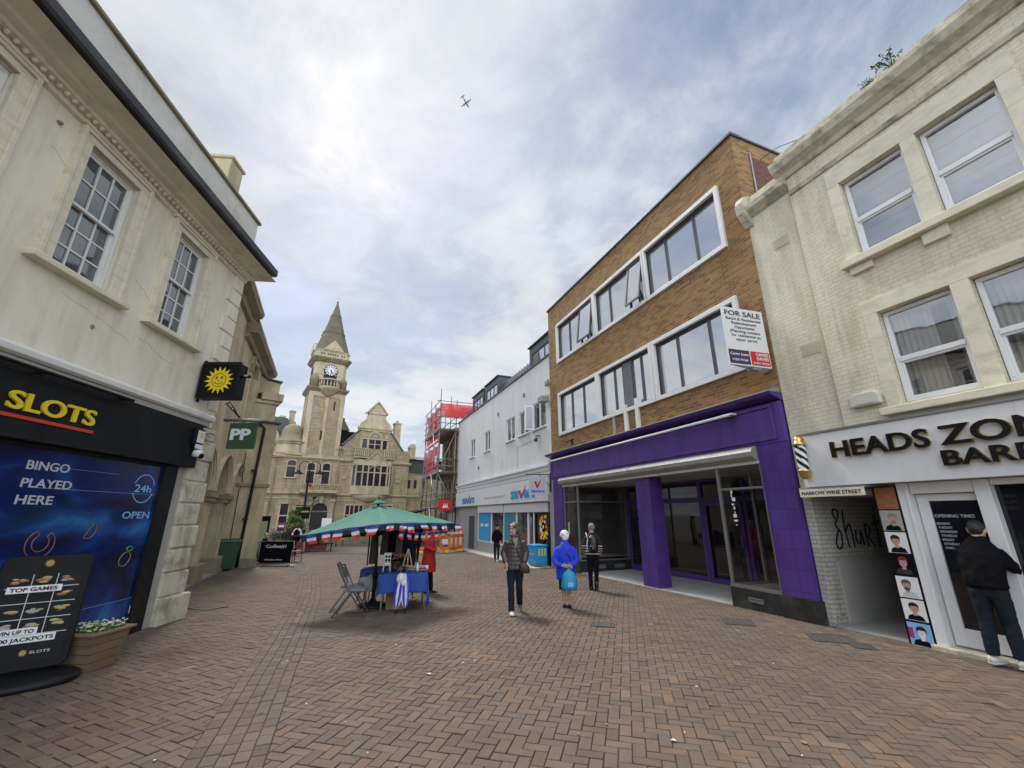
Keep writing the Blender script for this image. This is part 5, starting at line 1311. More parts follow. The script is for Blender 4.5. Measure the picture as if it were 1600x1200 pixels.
# ================================================================ stone hall with pointed arches
def hall():
    st = SG
    rt = st.root('stone_arcade_hall', 'weathered stone hall with pointed arches and green doors behind the cream corner pier', 'building')
    arcs = [(-.85, .85), (1.70, .85), (4.20, .85)]
    z0, zs = -.6, 2.40
    mb = st.mb(); y = 0
    def arch_pts(c, r, n=8):
        """pointed arch springing at zs, half width r"""
        h = 1.25; P = []
        Rr = (r * r + h * h) / (2 * r)
        a1 = math.asin(h / Rr)
        for i in range(n + 1): a = a1 * i / n; P.append((c + r - Rr + Rr * math.cos(a), zs + Rr * math.sin(a)))
        for i in range(n - 1, -1, -1): a = a1 * i / n; P.append((c - r + Rr - Rr * math.cos(a), zs + Rr * math.sin(a)))
        return P
    xs = [-4.0, -.85 - 1.25, 1.70 - 1.28, 4.20 - 1.22, 6.6]
    mids = [-2.1, .42, 2.95, 5.45]
    top = 4.15
    # wall pieces around each arch
    for (c, r), l, rr in zip(arcs, mids[:3], mids[1:]):
        P = arch_pts(c, r)
        poly = [(l, zs), (l, top), (rr, top), (rr, zs), (c + r, zs)] + P[1:-1] + [(c - r, zs)]
        mb.poly([(x, y, z) for x, z in poly]); 
        mb.box(l, c - r, y - .45, y, z0, zs - .001); mb.box(c + r, rr, y - .45, y, z0, zs - .001)
        n = len(P)
        for a, b in zip(P, P[1:]): mb.quad((a[0], y, a[1]), (b[0], y, b[1]), (b[0], y - .45, b[1]), (a[0], y - .45, a[1]))
    mb.quad((-4, y, z0), (-2.1, y, z0), (-2.1, y, top), (-4, y, top)); mb.quad((5.45, y, z0), (6.6, y, z0), (6.6, y, top), (5.45, y, top))
    ww = (2.75, 3.75, 5.2, 7.5)
    wall(mb, -4, 6.6, top, 8.3, y, [ww], .25)
    shell(mb, -4, 6.6, z0, 8.3, y, 8)
    mb.build('wall', 'stone_smooth', rt)
    for c, r in arcs:
        mb = st.mb()
        for k, (w, d0, d1) in enumerate(((.10, -.02, .05), (.24, -.02, .10), (.36, .0, .13))):
            A, B = arch_pts(c, r + w - .10), arch_pts(c, r + w)
            for i in range(len(A) - 1):
                q = [A[i], A[i + 1], B[i + 1], B[i]]
                v = [(x, d0, z) for x, z in q] + [(x, d1, z) for x, z in q]
                mb.add(v, [(0, 1, 2, 3), (4, 5, 6, 7), (0, 1, 5, 4), (1, 2, 6, 5), (2, 3, 7, 6), (3, 0, 4, 7)])
        mb.build('arch_moulding', 'stone_trim', rt)
        part(st, 'door', 'door_green', rt, [(c - r, c + r, -.44, -.38, -.35, zs + 1.3)])
        part(st, 'door_step', 'concrete', rt, [(c - r - .05, c + r + .05, -.44, .12, -.6, gz(0, 15) + .07)], .01)
    for a, b in ((-2.1, -1.7), (.0, .85), (2.55, 3.35), (5.05, 5.5)):
        part(st, 'capital', 'stone_dark', rt, [(a - .06, b + .06, -.46, .16, 2.20, 2.36), (a - .03, b + .03, -.45, .11, 2.08, 2.2)], .02); part(st, 'pier_base', 'stone_dark', rt, [(a - .08, b + .08, -.46, .15, z0, .30)], .02)
    mb = st.mb(); rim(mb, ww[0] - .12, ww[1] + .12, ww[2] - .1, ww[3] + .12, -.02, .1, .12); mb.box(3.22, 3.28, -.2, -.1, 5.2, 7.5); mb.box(2.75, 3.75, -.19, -.11, 6.3, 6.38)
    w = mb.build('window', 'stone_trim', rt, .02)
    A, B = arch_pts(3.25, .5), arch_pts(3.25, .66); mb = st.mb(); dz = 7.5 - zs - .5
    for i in range(len(A) - 1):
        q = [A[i], A[i + 1], B[i + 1], B[i]]; v = [(x, -.02, z + dz) for x, z in q] + [(x, .14, z + dz) for x, z in q]
        mb.add(v, [(0, 1, 2, 3), (4, 5, 6, 7), (0, 1, 5, 4), (1, 2, 6, 5), (2, 3, 7, 6), (3, 0, 4, 7)])
    mb.build('hood_mould', 'stone_dark', w)
    g = st.mb(); g.quad((2.75, -.2, 5.2), (3.75, -.2, 5.2), (3.75, -.2, 7.5), (2.75, -.2, 7.5)); g.build('pane', 'glass_old', w, recalc=False)
    mb = st.mb(); pr = [(-.02, 7.70), (.12, 7.74), (.16, 7.88), (.40, 7.98), (.46, 8.12), (.44, 8.22), (-.02, 8.36)]
    mb.prism(pr, .75, 6.65, 0, 'x'); pr2 = [(yy, zz + .55) for yy, zz in pr]; mb.prism(pr2, -4, .95, 0, 'x'); mb.box(.74, .96, -.02, .40, 7.9, 8.3)
    mb.build('eaves_cornice', 'stone_dark', rt)
    mb = st.mb(); mb.prism([(-.35, 8.31), (-.35, 9.7), (-.75, 10.0), (-6, 10.0), (-6, 8.31)], -4, 6.5, 0, 'x'); mb.build('attic', 'stone_dark', rt)
    part(st, 'roof_edge', 'lead_dark', rt, [(-4, 6.6, -.72, -.25, 9.72, 9.80)])
    part(st, 'gable_block', 'stone_trim', rt, [(-3.4, -2.35, -2.2, -1.2, 9.7, 11.6), (-3.46, -2.29, -2.26, -1.14, 11.602, 11.72)], .02)
hall()
def stone_house():
    st = SP
    rt = st.root('stone_end_house', 'narrow pale stone end wall with a black drainpipe beyond the pointed arches', 'building')
    mb = st.mb(); mb.box(-3.0, 1.02, -5.0, 0, -.7, 5.45); mb.build('wall', 'stone_smooth', rt)
    part(st, 'string_course', 'stone_dark', rt, [(-.1, 1.07, .001, .07, 2.78, 2.92), (1.021, 1.08, -5, .07, 2.78, 2.92)], .02)
    part(st, 'coping', 'lead_dark', rt, [(-.4, 1.12, -5, .1, 5.452, 5.54)], .01)
    part(st, 'plinth', 'stone_dark', rt, [(.2, 1.06, .001, .05, -.7, .05)], .015)
    mb = st.mb(); mb.box(-3, .9, -6, -.25, 5.541, 6.35); mb.box(-3.0, 1.0, -6.1, -.18, 6.352, 6.5); mb.box(.25, 1.1, -6.1, -.1, 6.502, 6.85); mb.build('parapet_block', 'stone_trim', rt, .02)
    mb = st.mb(); mb.prism([(-3, 6.86), (.95, 6.86), (.95, 7.42), (.4, 7.48), (.1, 7.7), (-.2, 8.3), (-3, 9.0)], -1.4, -.5); mb.build('curved_gable', 'stone_smooth', rt)
    mb = st.mb(); mb.prism([(1.0, 7.44), (.4, 7.50), (.1, 7.72), (-.2, 8.32), (-.22, 8.40), (.13, 7.80), (.42, 7.57), (1.03, 7.52)], -1.45, -.42); mb.build('gable_coping', 'lead_dark', rt)
    mb = st.mb(); mb.tube([(-.1, .12, 5.3), (.35, .12, 5.35), (.52, .12, 5.2), (.40, .12, .3), (.40, .12, -.25)], .055, 8)
    for z in (1.5, 3.4): mb.box(.32, .50, .0, .17, z, z + .07)
    mb.tube([(.02, .05, 4.2), (.04, .05, 3.2), (.1, .05, 2.95), (.02, .05, 2.6), (.03, .05, .8)], .014, 5)
    mb.build('drainpipe', 'black_metal', rt)
stone_house()
def wheelie_bin():
    t = thing('wheeled_bin', 'dark green wheeled refuse bin against the stone end wall by the arches', 'bin', (-10.75, 16.75, gz(0, 16.8)), R(38))
    mb = MB(); mb.loft([[(-.38, -.34, .06), (.38, -.34, .06), (.38, .26, .06), (-.38, .26, .06)], [(-.50, -.46, 1.0), (.50, -.46, 1.0), (.50, .34, 1.0), (-.50, .34, 1.0)]], 0, False); mb.build('body', 'bin_green', t, .03)
    mb = MB(); mb.loft([[(-.55, -.51, 1.0), (.55, -.51, 1.0), (.55, .40, 1.0), (-.55, .40, 1.0)], [(-.54, -.49, 1.06), (.54, -.49, 1.06), (.54, .38, 1.09), (-.54, .38, 1.09)]], 0, False); mb.build('lid', 'bin_green', t, .02)
    mb = MB(); mb.tube([(-.3, .44, 1.0), (.3, .44, 1.0)], .02); mb.build('handle', 'black_metal', t)
    for s in (-.3, .3):
        mb = MB(); mb.tube([(s - .03, .26, .1), (s + .03, .26, .1)], .1, 14); mb.build('wheel', 'black_metal', t)
wheelie_bin()

# ================================================================ pavement poster stand and planter
def poster_stand():
    t = thing('poster_stand', 'black phone shaped poster stand advertising TOP GAMES on a round black base', 'sign', (-5.42, 5.33, gz(0, 5.3)), R(42))
    mb = MB(); pr = []
    n = 40
    def se(rx, ry, z): return [(rx * math.copysign(abs(math.cos(a)) ** .7, math.cos(a)), ry * math.copysign(abs(math.sin(a)) ** .8, math.sin(a)), z) for a in [2 * math.pi * i / n for i in range(n)]]
    mb.loft([se(.50, .34, .0), se(.52, .36, .02), se(.52, .36, .055), se(.47, .32, .08), se(.30, .16, .10)]); mb.build('base', 'black_metal', t)
    W2, H0, H1, rr = .38, .14, 1.32, .09
    def rrect(w, z0, z1, r, k=6):
        P = []
        for cx, cz, a0 in ((w - r, z1 - r, 0), (-w + r, z1 - r, 90), (-w + r, z0 + r, 180), (w - r, z0 + r, 270)):
            P += [(cx + r * math.cos(R(a0 + 90 * i / k)), cz + r * math.sin(R(a0 + 90 * i / k))) for i in range(k + 1)]
        return P
    lean = .10
    def sk(o):
        for v in o.data.vertices: v.co.y += lean * v.co.z
    mb = MB(); mb.prism(rrect(W2, H0, H1, rr), -.035, .035); o = mb.build('frame', 'black_gloss', t, .015); sk(o)
    mb = MB(); mb.box(-.30, .30, -.0385, -.036, .24, 1.17); p = mb.build('poster', 'sign_black', t); sk(p)
    mb = MB()
    for x in (-.10, .10): mb.box(x - .004, x + .004, -.041, -.0387, .50, 1.12)
    for z in (.50, .66, .82, .98): mb.box(-.30, .30, -.0412, -.0389, z - .004, z + .004)
    q = mb.build('grid_lines', 'letter_grey', p); sk(q)
    fn = lambda x, z, d: (x, -.0475 - d, z)
    for a, b, c, d in ((-.28, .16, .93, 1.0), (-.29, .06, .50, .57), (-.30, .22, .42, .495)): mb = MB(); mb.box(a, b, -.0475, -.0415, c, d); q = mb.build('text_strip', 'letter_white', p); sk(q)
    mb = MB(); text(mb, 'TOP GAMES', fn, -.255, .945, .38, .042, .003, .03); text(mb, 'WIN UP TO', fn, -.265, .513, .30, .042, .003, .03); text(mb, '£500 JACKPOTS', fn, -.285, .437, .49, .042, .003, .03); q = mb.build('lettering', 'sign_black', p); sk(q)
    rnd = random.Random(6); mb = MB()
    for i, x in enumerate((-.2, 0, .2)):
        for j, z in enumerate((.74, .90, 1.06, .60)):
            if (i, j) in ((0, 1), (1, 1)): continue
            for k in range(5): w = rnd.uniform(.02, .05); mb.blob((x + rnd.uniform(-.04, .04), -.040, z + rnd.uniform(-.025, .025)), (w, .0025, w * .35), 10, 4, rnd.choice([0, 1, 2]))
    q = mb.build('game_pictures', ['tile_poster_orange', 'tile_poster_gold', 'grey_render'], p); sk(q)
    a_, b_ = MB(), MB(); sunface(a_, b_, .0, .32, .035, .039, lambda x, z, d: (x, -d, z)); q = a_.build('sun_mark', 'outline_gold', p); sk(q)
    mb = MB(); text(mb, 'SLOTS', lambda x, z, d: (x, -.0405 - d, z), .05, .305, .16, .028, .002, .01); q = mb.build('lettering', 'letter_grey', p); sk(q)
    a_, b_ = MB(), MB(); sunface(a_, b_, .0, 1.235, .045, .036, lambda x, z, d: (x, -d, z)); q = a_.build('sun_mark', 'outline_gold', t); sk(q)
poster_stand()
def planter():
    t = thing('wooden_planter', 'weathered square wooden planter beside the black poster stand', 'planter', (-5.21, 5.93, gz(0, 5.9)), R(-4))
    b, tp, h = .18, .245, .40
    mb = MB()
    for k in range(4):
        z0, z1 = h * k / 4 + .003, h * (k + 1) / 4 - .003
        r = lambda z: b + (tp - b) * z / h
        for s in range(4):
            c, q = math.cos(s * math.pi / 2), math.sin(s * math.pi / 2)
            P = []
            for z in (z0, z1):
                for o in (r(z), r(z) - .025):
                    w = r(z) - (.0 if s % 2 else .026)
                    P += [(-w, -o, z), (w, -o, z)]
            P = [(x * c - y * q, x * q + y * c, z) for x, y, z in P]
            mb.add(P, [(0, 1, 5, 4), (2, 3, 7, 6), (0, 1, 3, 2), (4, 5, 7, 6), (0, 2, 6, 4), (1, 3, 7, 5)])
    mb.build('planks', 'oak', t)
    mb = MB(); o = tp + .04; i_ = tp - .035
    mb.box(-o, o, -o, -i_, h + .002, h + .03); mb.box(-o, o, i_, o, h + .002, h + .03); mb.box(-o, -i_, -i_, i_, h + .002, h + .03); mb.box(i_, o, -i_, i_, h + .002, h + .03); mb.build('top_rim', 'oak', t, .004)
    mb = MB(); mb.box(-i_, i_, -i_, i_, h - .12, h - .02); mb.build('soil', 'soil', t)
    f = thing('daisy_plants', 'small white flowers growing in the wooden planter', 'flowers', (-5.21, 5.93, gz(0, 5.9) + h - .03), R(-4))
    rnd = random.Random(8); lv = MB(); pt = MB(); ct = MB()
    for i in range(420):
        x, y = rnd.uniform(-.21, .21), rnd.uniform(-.21, .21); z = rnd.uniform(0, .11) * (1 - (x * x + y * y) * 3)
        a = rnd.uniform(0, 6.28); L = rnd.uniform(.025, .05); d = Vector((math.cos(a), math.sin(a), rnd.uniform(.1, .9))) * L; e = Vector((-math.sin(a), math.cos(a), 0)) * L * .25; c = Vector((x, y, z))
        lv.quad(c, c + d * .5 + e, c + d, c + d * .5 - e)
    for i in range(110):
        x, y = rnd.uniform(-.21, .21), rnd.uniform(-.21, .21); z = .07 + rnd.uniform(0, .07)
        if i < 4: x, y, z = .21 + i * .02, rnd.uniform(-.1, .2), .15
        r = rnd.uniform(.010, .017); pt.disc((x, y, z), r, 'z', 7, 0, .005); ct.disc((x, y, z + .005), r * .35, 'z', 6, 0, .004)
        lv.tube([(x, y, 0), (x, y, z)], .002, 4)
    lv.build('leaves', 'leaf_bright', f, recalc=False); pt.build('petals', 'petal_white', f); ct.build('flower_eyes', 'letter_yellow', f)
planter()
def covers():
    spec = [('drain_grate', 'slotted iron drain grate in the paving near the worn corner pier', (-6.35, 9.75), .55, .40, R(-22), True),
            ('manhole_cover', 'rusty square iron cover in the paving in front of the black plinth', (4.03, 8.40), .42, .42, R(-20), False),
            ('manhole_cover', 'dark iron cover right at the mouth of the narrow passage', (4.88, 7.28), .52, .42, R(-20), False),
            ('manhole_cover', 'small grey stop tap cover just in front of the passage mouth cover', (5.02, 6.86), .22, .22, R(-20), False),
            ('manhole_cover', 'small dark cover alone in the open paving behind the backpacker', (1.57, 8.19), .34, .24, R(-14), False)]
    for n, lab, (x, y), w, d, rz, slot in spec:
        t = thing(n, lab, 'drain cover', (x, y, gz(0, y) + .0), rz)
        mb = MB(); rim_ = lambda: None
        mb.box(-w / 2 - .03, w / 2 + .03, -d / 2 - .03, -d / 2, .0, .018); mb.box(-w / 2 - .03, w / 2 + .03, d / 2, d / 2 + .03, .0, .018); mb.box(-w / 2 - .03, -w / 2, -d / 2, d / 2, .0, .018); mb.box(w / 2, w / 2 + .03, -d / 2, d / 2, .0, .018)
        mb.build('frame', 'iron_grate', t)
        mb = MB()
        if slot:
            for i in range(11): x0 = -w / 2 + i * w / 11; mb.box(x0, x0 + w / 11 - .018, -d / 2, d / 2, .0, .016)
        else:
            mb.box(-w / 2 + .004, w / 2 - .004, -d / 2 + .004, d / 2 - .004, .0, .016)
            for i in range(5):
                for j in range(4): mb.box(-w / 2 + w * (i + .3) / 5, -w / 2 + w * (i + .7) / 5, -d / 2 + d * (j + .3) / 4, -d / 2 + d * (j + .7) / 4, .016, .019)
        mb.build('cover', 'iron_grate', t)
covers()
# ================================================================ town hall with clock tower
def balusters(mb, s0, s1, y, z0, z1, n, r=.06, m=0):
    mb.box(s0, s1, y - .09, y + .09, z1 - .10, z1, m); mb.box(s0, s1, y - .09, y + .09, z0, z0 + .10, m)
    for i in range(n):
        s = s0 + (s1 - s0) * (i + .5) / n; h = z1 - z0 - .2
        mb.lathe([(r * .7, 0), (r * .7, h * .1), (r, h * .3), (r * .55, h * .65), (r * .8, h)], s, y, 8, m, z0=z0 + .1)
def arch_window(st, par, a, b, c, d, y, name='window', trans=None, arch=True):
    """round or segment headed stone window: dark glass, transom, sill and hood"""
    r = (b - a) / 2; cx = (a + b) / 2
    mb = st.mb(); mb.box(a - .12, a, y - .02, y + .06, c - .1, d - (r * .55 if arch else 0)); mb.box(b, b + .12, y - .02, y + .06, c - .1, d - (r * .55 if arch else 0)); mb.box(a - .16, b + .16, y - .02, y + .10, c - .2, c - .1)
    if arch:
        n = 10; z0 = d - r * .55
        A = [(cx + r * math.cos(t), z0 + r * .55 * math.sin(t)) for t in [math.pi * i / n for i in range(n + 1)]]; B = [(cx + (r + .13) * math.cos(t), z0 + (r * .55 + .14) * math.sin(t)) for t in [math.pi * i / n for i in range(n + 1)]]
        for i in range(n):
            q = [A[i], A[i + 1], B[i + 1], B[i]]; v = [(x, y - .02, z) for x, z in q] + [(x, y + .07, z) for x, z in q]
            mb.add(v, [(0, 1, 2, 3), (4, 5, 6, 7), (0, 1, 5, 4), (1, 2, 6, 5), (2, 3, 7, 6), (3, 0, 4, 7)])
    else: mb.box(a - .16, b + .16, y - .02, y + .10, d, d + .12)
    if trans: mb.box(a, b, y - .05, y + .03, trans - .05, trans + .05)
    w = mb.build(name, 'stone_trim', par, .01)
    g = st.mb()
    if arch: g.poly([(a, y - .06, c - .1)] + [(b, y - .06, c - .1)] + [(x, y - .06, z) for x, z in A])
    else: g.quad((a, y - .06, c - .1), (b, y - .06, c - .1), (b, y - .06, d), (a, y - .06, d))
    g.build('pane', 'glass_far', w, recalc=False)
    return w
def town_hall():
    st = ST
    rt = st.root('town_hall', 'honey stone town hall with a gabled front closing the end of the street', 'town hall')
    g0 = -1.0
    WL = [(-3.6, -2.97, 4.72, 6.12), (-2.04, -1.44, 4.10, 5.97), (-.80, -.20, 4.10, 6.0)]
    GL = [(-3.63, -3.06, .45, 2.55)]
    mb = st.mb()
    yl = 0
    wall(mb, -8.5, .45, g0, 6.75, yl, WL + GL + [(-1.30, .02, g0, 2.0)], .3)
    shell(mb, -8.5, 7.0, g0, 6.75, yl, 12)
    wall(mb, .45, 7.0, g0, 6.75, .0, [(1.48, 2.95, .6, 2.5), (1.76, 5.24, 4.22, 6.0)], .3)
    mb.build('wall', 'stone_ashlar', rt)
    for i, (a, b, c, d) in enumerate(WL): arch_window(st, rt, a, b, c + .1, d, yl + .01, trans=c + (d - c) * .66)
    arch_window(st, rt, *GL[0], yl + .01, trans=1.62, arch=False)
    part(st, 'window_notice', 'magenta', rt, [(-3.62, -3.07, -.04, -.02, .62, 1.05)]); part(st, 'window_notice', 'letter_white', rt, [(-3.55, -3.15, -.018, -.012, .72, .86)])
    # string courses and cornices
    mb = st.mb()
    for a, b, z, h, o in ((-8.5, .44, 6.52, .22, .22), (.44, 7.15, 6.48, .22, .22), (-8.5, .44, 3.48, .16, .16), (.44, 8.2, 3.42, .16, .16), (-8.5, .44, 3.02, .07, .05), (.44, 7.0, 6.02, .07, .05), (-8.5, .44, 6.22, .07, .05), (.44, 7.0, 2.9, .07, .05)):
        mb.prism([(-.05, z - h), (o * .5, z - h), (o, z - h * .4), (o, z), (-.05, z + .04)], a, b, 0, 'x')
    mb.build('string_courses', 'stone_trim', rt)
    part(st, 'plinth', 'stone_dark', rt, [(-8.5, -1.6, .001, .12, g0, .0), (.3, 7.05, .001, .12, g0, .0)], .02)
    # entrance arch
    cx, zs = -.64, 2.0
    mb = st.mb()
    for r0, r1, d in ((.66, .80, .08), (.80, .94, .16), (.94, 1.06, .24)):
        n = 14
        A = [(cx + r0 * math.cos(t), zs + r0 * math.sin(t)) for t in [math.pi * i / n for i in range(n + 1)]]; B = [(cx + r1 * math.cos(t), zs + r1 * math.sin(t)) for t in [math.pi * i / n for i in range(n + 1)]]
        for i in range(n):
            q = [A[i], A[i + 1], B[i + 1], B[i]]; v = [(x, -.02, z) for x, z in q] + [(x, d, z) for x, z in q]
            mb.add(v, [(0, 1, 2, 3), (4, 5, 6, 7), (0, 1, 5, 4), (1, 2, 6, 5), (2, 3, 7, 6), (3, 0, 4, 7)])
        mb.box(cx - r1, cx - r0, -.02, d, g0, zs); mb.box(cx + r0, cx + r1, -.02, d, g0, zs)
    for s in (-2.05, .28): mb.box(s - .17, s + .17, -.02, .22, g0, 3.0); mb.box(s - .22, s + .22, -.02, .30, 2.72, 3.0)
    mb.prism([(cx - .14, 2.62), (cx + .14, 2.62), (cx + .2, 3.2), (cx - .2, 3.2)], .1, .32)
    mb.build('entrance_arch', 'stone_carved', rt, .01)
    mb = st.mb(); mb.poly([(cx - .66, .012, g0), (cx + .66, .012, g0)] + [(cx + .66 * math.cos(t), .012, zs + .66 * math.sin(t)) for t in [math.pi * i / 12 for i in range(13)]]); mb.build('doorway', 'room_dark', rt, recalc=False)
    part(st, 'transom_bar', 'stone_dark', rt, [(cx - .66, cx + .66, .013, .04, 1.9, 2.0)])
    mb = st.mb(); balusters(mb, -2.45, .58, .55, 3.62, 4.22, 16, .07); mb.box(-2.45, .58, -.02, .70, 3.46, 3.62); mb.build('balcony', 'stone_carved', rt)
    # left first floor pediment, turret drum and dome
    mb = st.mb(); mb.prism([(-3.95, 6.56), (-2.6, 6.56), (-3.28, 7.2)], -.1, .3); mb.build('pediment', 'stone_carved', rt)
    mb = st.mb(); mb.lathe([(1.25, 6.7), (1.25, 7.55), (1.38, 7.6), (1.38, 7.72)], -3.45, -1.2, 8, 0, False, a0=math.pi / 8); mb.build('turret_drum', 'stone_trim', rt)
    mb = st.mb(); mb.lathe([(1.42, 7.73), (1.2, 7.85), (.98, 8.1), (.88, 8.5), (.84, 8.85), (.70, 9.15), (.42, 9.36), (.12, 9.44), (.10, 9.6), (.03, 9.7)], -3.45, -1.2, 16); mb.build('dome', 'stone_dark', rt)
    # left rear roofs and chimneys
    mb = st.mb(); mb.prism([(-8.5, 6.76), (-3.4, 6.76), (-3.4, 8.5), (-3.9, 10.2), (-8.5, 10.4)], -8, -2.6); mb.build('slate_roof', 'slate', rt)
    mb = st.mb(); pr = [(-6.2, 6.76), (-4.2, 6.76), (-4.25, 7.8), (-4.5, 8.6), (-4.95, 9.3), (-5.6, 9.6), (-6.2, 9.7)]; mb.prism(pr, -2.4, -1.9); mb.build('curved_gable', 'stone_trim', rt)
    for s, w, z in ((-3.55, .42, 10.9), (-4.35, .40, 10.3)):
        part(st, 'chimney', 'stone_trim', rt, [(s - w / 2, s + w / 2, -3.6, -2.9, 8.0, z), (s - w / 2 - .06, s + w / 2 + .06, -3.66, -2.84, z + .001, z + .14)])
    # tower
    tw = bpy.data.objects.new('clock_tower', None); link(tw, rt)
    cs, cy = -1.15, -1.75
    mb = st.mb(); h = 1.50
    mb.box(cs - h, cs + h, cy - h, cy + h, 6.76, 12.55)
    mb.build('shaft', 'stone_rubble', tw)
    mb = st.mb()
    for sx in (-1, 1):
        for sy in (-1, 1):
            x0 = cs + sx * h; y0 = cy + sy * h
            mb.box(min(x0 + sx * .06, x0 - sx * .34), max(x0 + sx * .06, x0 - sx * .34), min(y0 + sy * .06, y0 - sy * .34), max(y0 + sy * .06, y0 - sy * .34), 6.76, 12.45)
    mb.box(cs - .14, cs + .14, cy + h - .05, cy + h + .06, 6.76, 12.4); mb.box(cs - h - .06, cs - h + .05, cy - .14, cy + .14, 6.76, 12.4)
    mb.box(cs - h - .02, cs + h + .02, cy + h - .1, cy + h + .04, 12.1, 12.5)
    mb.build('buttress_strips', 'stone_trim', tw, .02)
    def sq(mb, prof, c=0.0):
        """square lathe with chamfered corners"""
        rings = []
        for r, z in prof:
            k = r * c
            rings.append([(cs + a, cy + b, z) for a, b in ((r, -r + k), (r, r - k), (r - k, r), (-r + k, r), (-r, r - k), (-r, -r + k), (-r + k, -r), (r - k, -r))])
        mb.loft(rings, 0, False)
    mb = st.mb(); sq(mb, [(h + .02, 12.5), (h + .12, 12.62), (h + .30, 12.78), (h + .34, 12.92), (h + .1, 12.98)], .02); mb.build('cornice', 'stone_dark', tw)
    mb = st.mb(); n = 12
    mb.lathe([(.12, 12.05), (.5, 12.35), (.72, 12.62), (.95, 12.8), (.95, 12.95)], cs, cy + h, 16); mb.build('balcony_corbel', 'stone_carved', tw)
    mb = st.mb()
    for i in range(9):
        t = math.pi * (i + .5) / 9; mb.lathe([(.05, 0), (.075, .18), (.04, .42), (.06, .6)], cs + .86 * math.cos(t), cy + h + .86 * math.sin(t), 6, z0=12.96)
    n = 14
    for i in range(n):
        a0, a1 = math.pi * i / n, math.pi * (i + 1) / n
        v = [(cs + r * math.cos(a), cy + h + r * math.sin(a), z) for z in (13.56, 13.68) for r in (.76, .96) for a in (a0, a1)]
        mb.add(v, [(0, 1, 3, 2), (4, 5, 7, 6), (0, 1, 5, 4), (2, 3, 7, 6)])
    mb.build('balustrade', 'stone_carved', tw)
    hb = 1.42
    mb = st.mb(); sq(mb, [(hb, 12.99), (hb, 15.45)], .22); mb.build('belfry', 'stone_trim', tw)
    for s in (-1, 1):
        mb = st.mb(); mb.lathe([(.36, 12.99), (.36, 13.6), (.40, 13.65), (.30, 13.95), (.10, 14.15), (.02, 14.2)], cs + s * 1.22, cy + hb - .1, 10)
        mb.build('corner_turret', 'stone_dark', tw)
    yf = cy + hb
    mb = st.mb(); r = .58; zc = 14.72
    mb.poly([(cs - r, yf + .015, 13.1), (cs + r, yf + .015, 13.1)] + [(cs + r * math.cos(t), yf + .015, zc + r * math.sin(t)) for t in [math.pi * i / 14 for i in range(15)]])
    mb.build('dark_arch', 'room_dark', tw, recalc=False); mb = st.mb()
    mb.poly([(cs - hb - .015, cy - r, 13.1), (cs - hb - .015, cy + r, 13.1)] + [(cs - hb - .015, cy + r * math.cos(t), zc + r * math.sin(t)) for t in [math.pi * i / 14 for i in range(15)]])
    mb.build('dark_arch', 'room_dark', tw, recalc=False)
    mb = st.mb()
    for i in range(14):
        t0, t1 = math.pi * i / 14, math.pi * (i + 1) / 14
        q = [((r + o) * math.cos(t), (r + o) * math.sin(t)) for o, t in ((.0, t0), (.0, t1), (.16, t1), (.16, t0))]
        v = [(cs + x, yf - .01, zc + z) for x, z in q] + [(cs + x, yf + .07, zc + z) for x, z in q]; mb.add(v, [(0, 1, 2, 3), (4, 5, 6, 7), (0, 1, 5, 4), (1, 2, 6, 5), (2, 3, 7, 6), (3, 0, 4, 7)])
    sq(mb, [(hb + .03, 14.25), (hb + .03, 14.33)], .22); mb.build('arch_hood', 'stone_trim', tw)
    ck = st.mb(); ck.disc((cs, yf + .05, zc), .53, 'y', 32, 0, .04); ck = ck.build('clock_face', 'clock_white', tw)
    mb = st.mb()
    fn = lambda x, z, d: (cs + x, d, zc + z)
    ring(mb, fn, .52, .56, 0, 6.2832, 32, yf + .04, yf + .11); ring(mb, fn, .30, .315, 0, 6.2832, 24, yf + .091, yf + .10)
    for i in range(12):
        a = math.pi * i / 6; c, s = math.cos(a), math.sin(a); w = .035
        P = [(.35 * c - w * s, .35 * s + w * c), (.35 * c + w * s, .35 * s - w * c), (.49 * c + w * s, .49 * s - w * c), (.49 * c - w * s, .49 * s + w * c)]
        v = [fn(x, z, yf + .091) for x, z in P] + [fn(x, z, yf + .10) for x, z in P]; mb.add(v, [(0, 1, 2, 3), (4, 5, 6, 7)])
    mb.build('numerals', 'sign_black', ck)
    mb = st.mb()
    for ang, L, w in ((R(258), .27, .04), (R(244), .42, .028)):
        c, s = -math.cos(ang), math.sin(ang); P = [(-w * s - .06 * c, w * c - .06 * s), (w * s - .06 * c, -w * c - .06 * s), (L * c + w * .4 * s, L * s - w * .4 * c), (L * c - w * .4 * s, L * s + w * .4 * c)]
        v = [fn(x, z, yf + .105) for x, z in P] + [fn(x, z, yf + .115) for x, z in P]; mb.add(v, [(0, 1, 2, 3), (4, 5, 6, 7), (0, 1, 5, 4), (1, 2, 6, 5), (2, 3, 7, 6), (3, 0, 4, 7)])
    mb.build('clock_hands', 'sign_black', ck)
    mb = st.mb(); sq(mb, [(hb + .02, 15.46), (hb + .14, 15.55), (hb + .34, 15.78), (hb + .38, 15.90), (hb + .10, 15.96)], .18); mb.build('upper_cornice', 'stone_dark', tw)
    mb = st.mb(); sq(mb, [(hb + .12, 15.97), (hb + .12, 16.52), (hb + .18, 16.56), (hb + .18, 16.66)], .22); mb.build('pierced_band', 'stone_trim', tw)
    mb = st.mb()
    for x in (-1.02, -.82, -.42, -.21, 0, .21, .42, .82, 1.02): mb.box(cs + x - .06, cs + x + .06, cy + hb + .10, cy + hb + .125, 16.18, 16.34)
    mb.build('piercings', 'room_dark', tw)
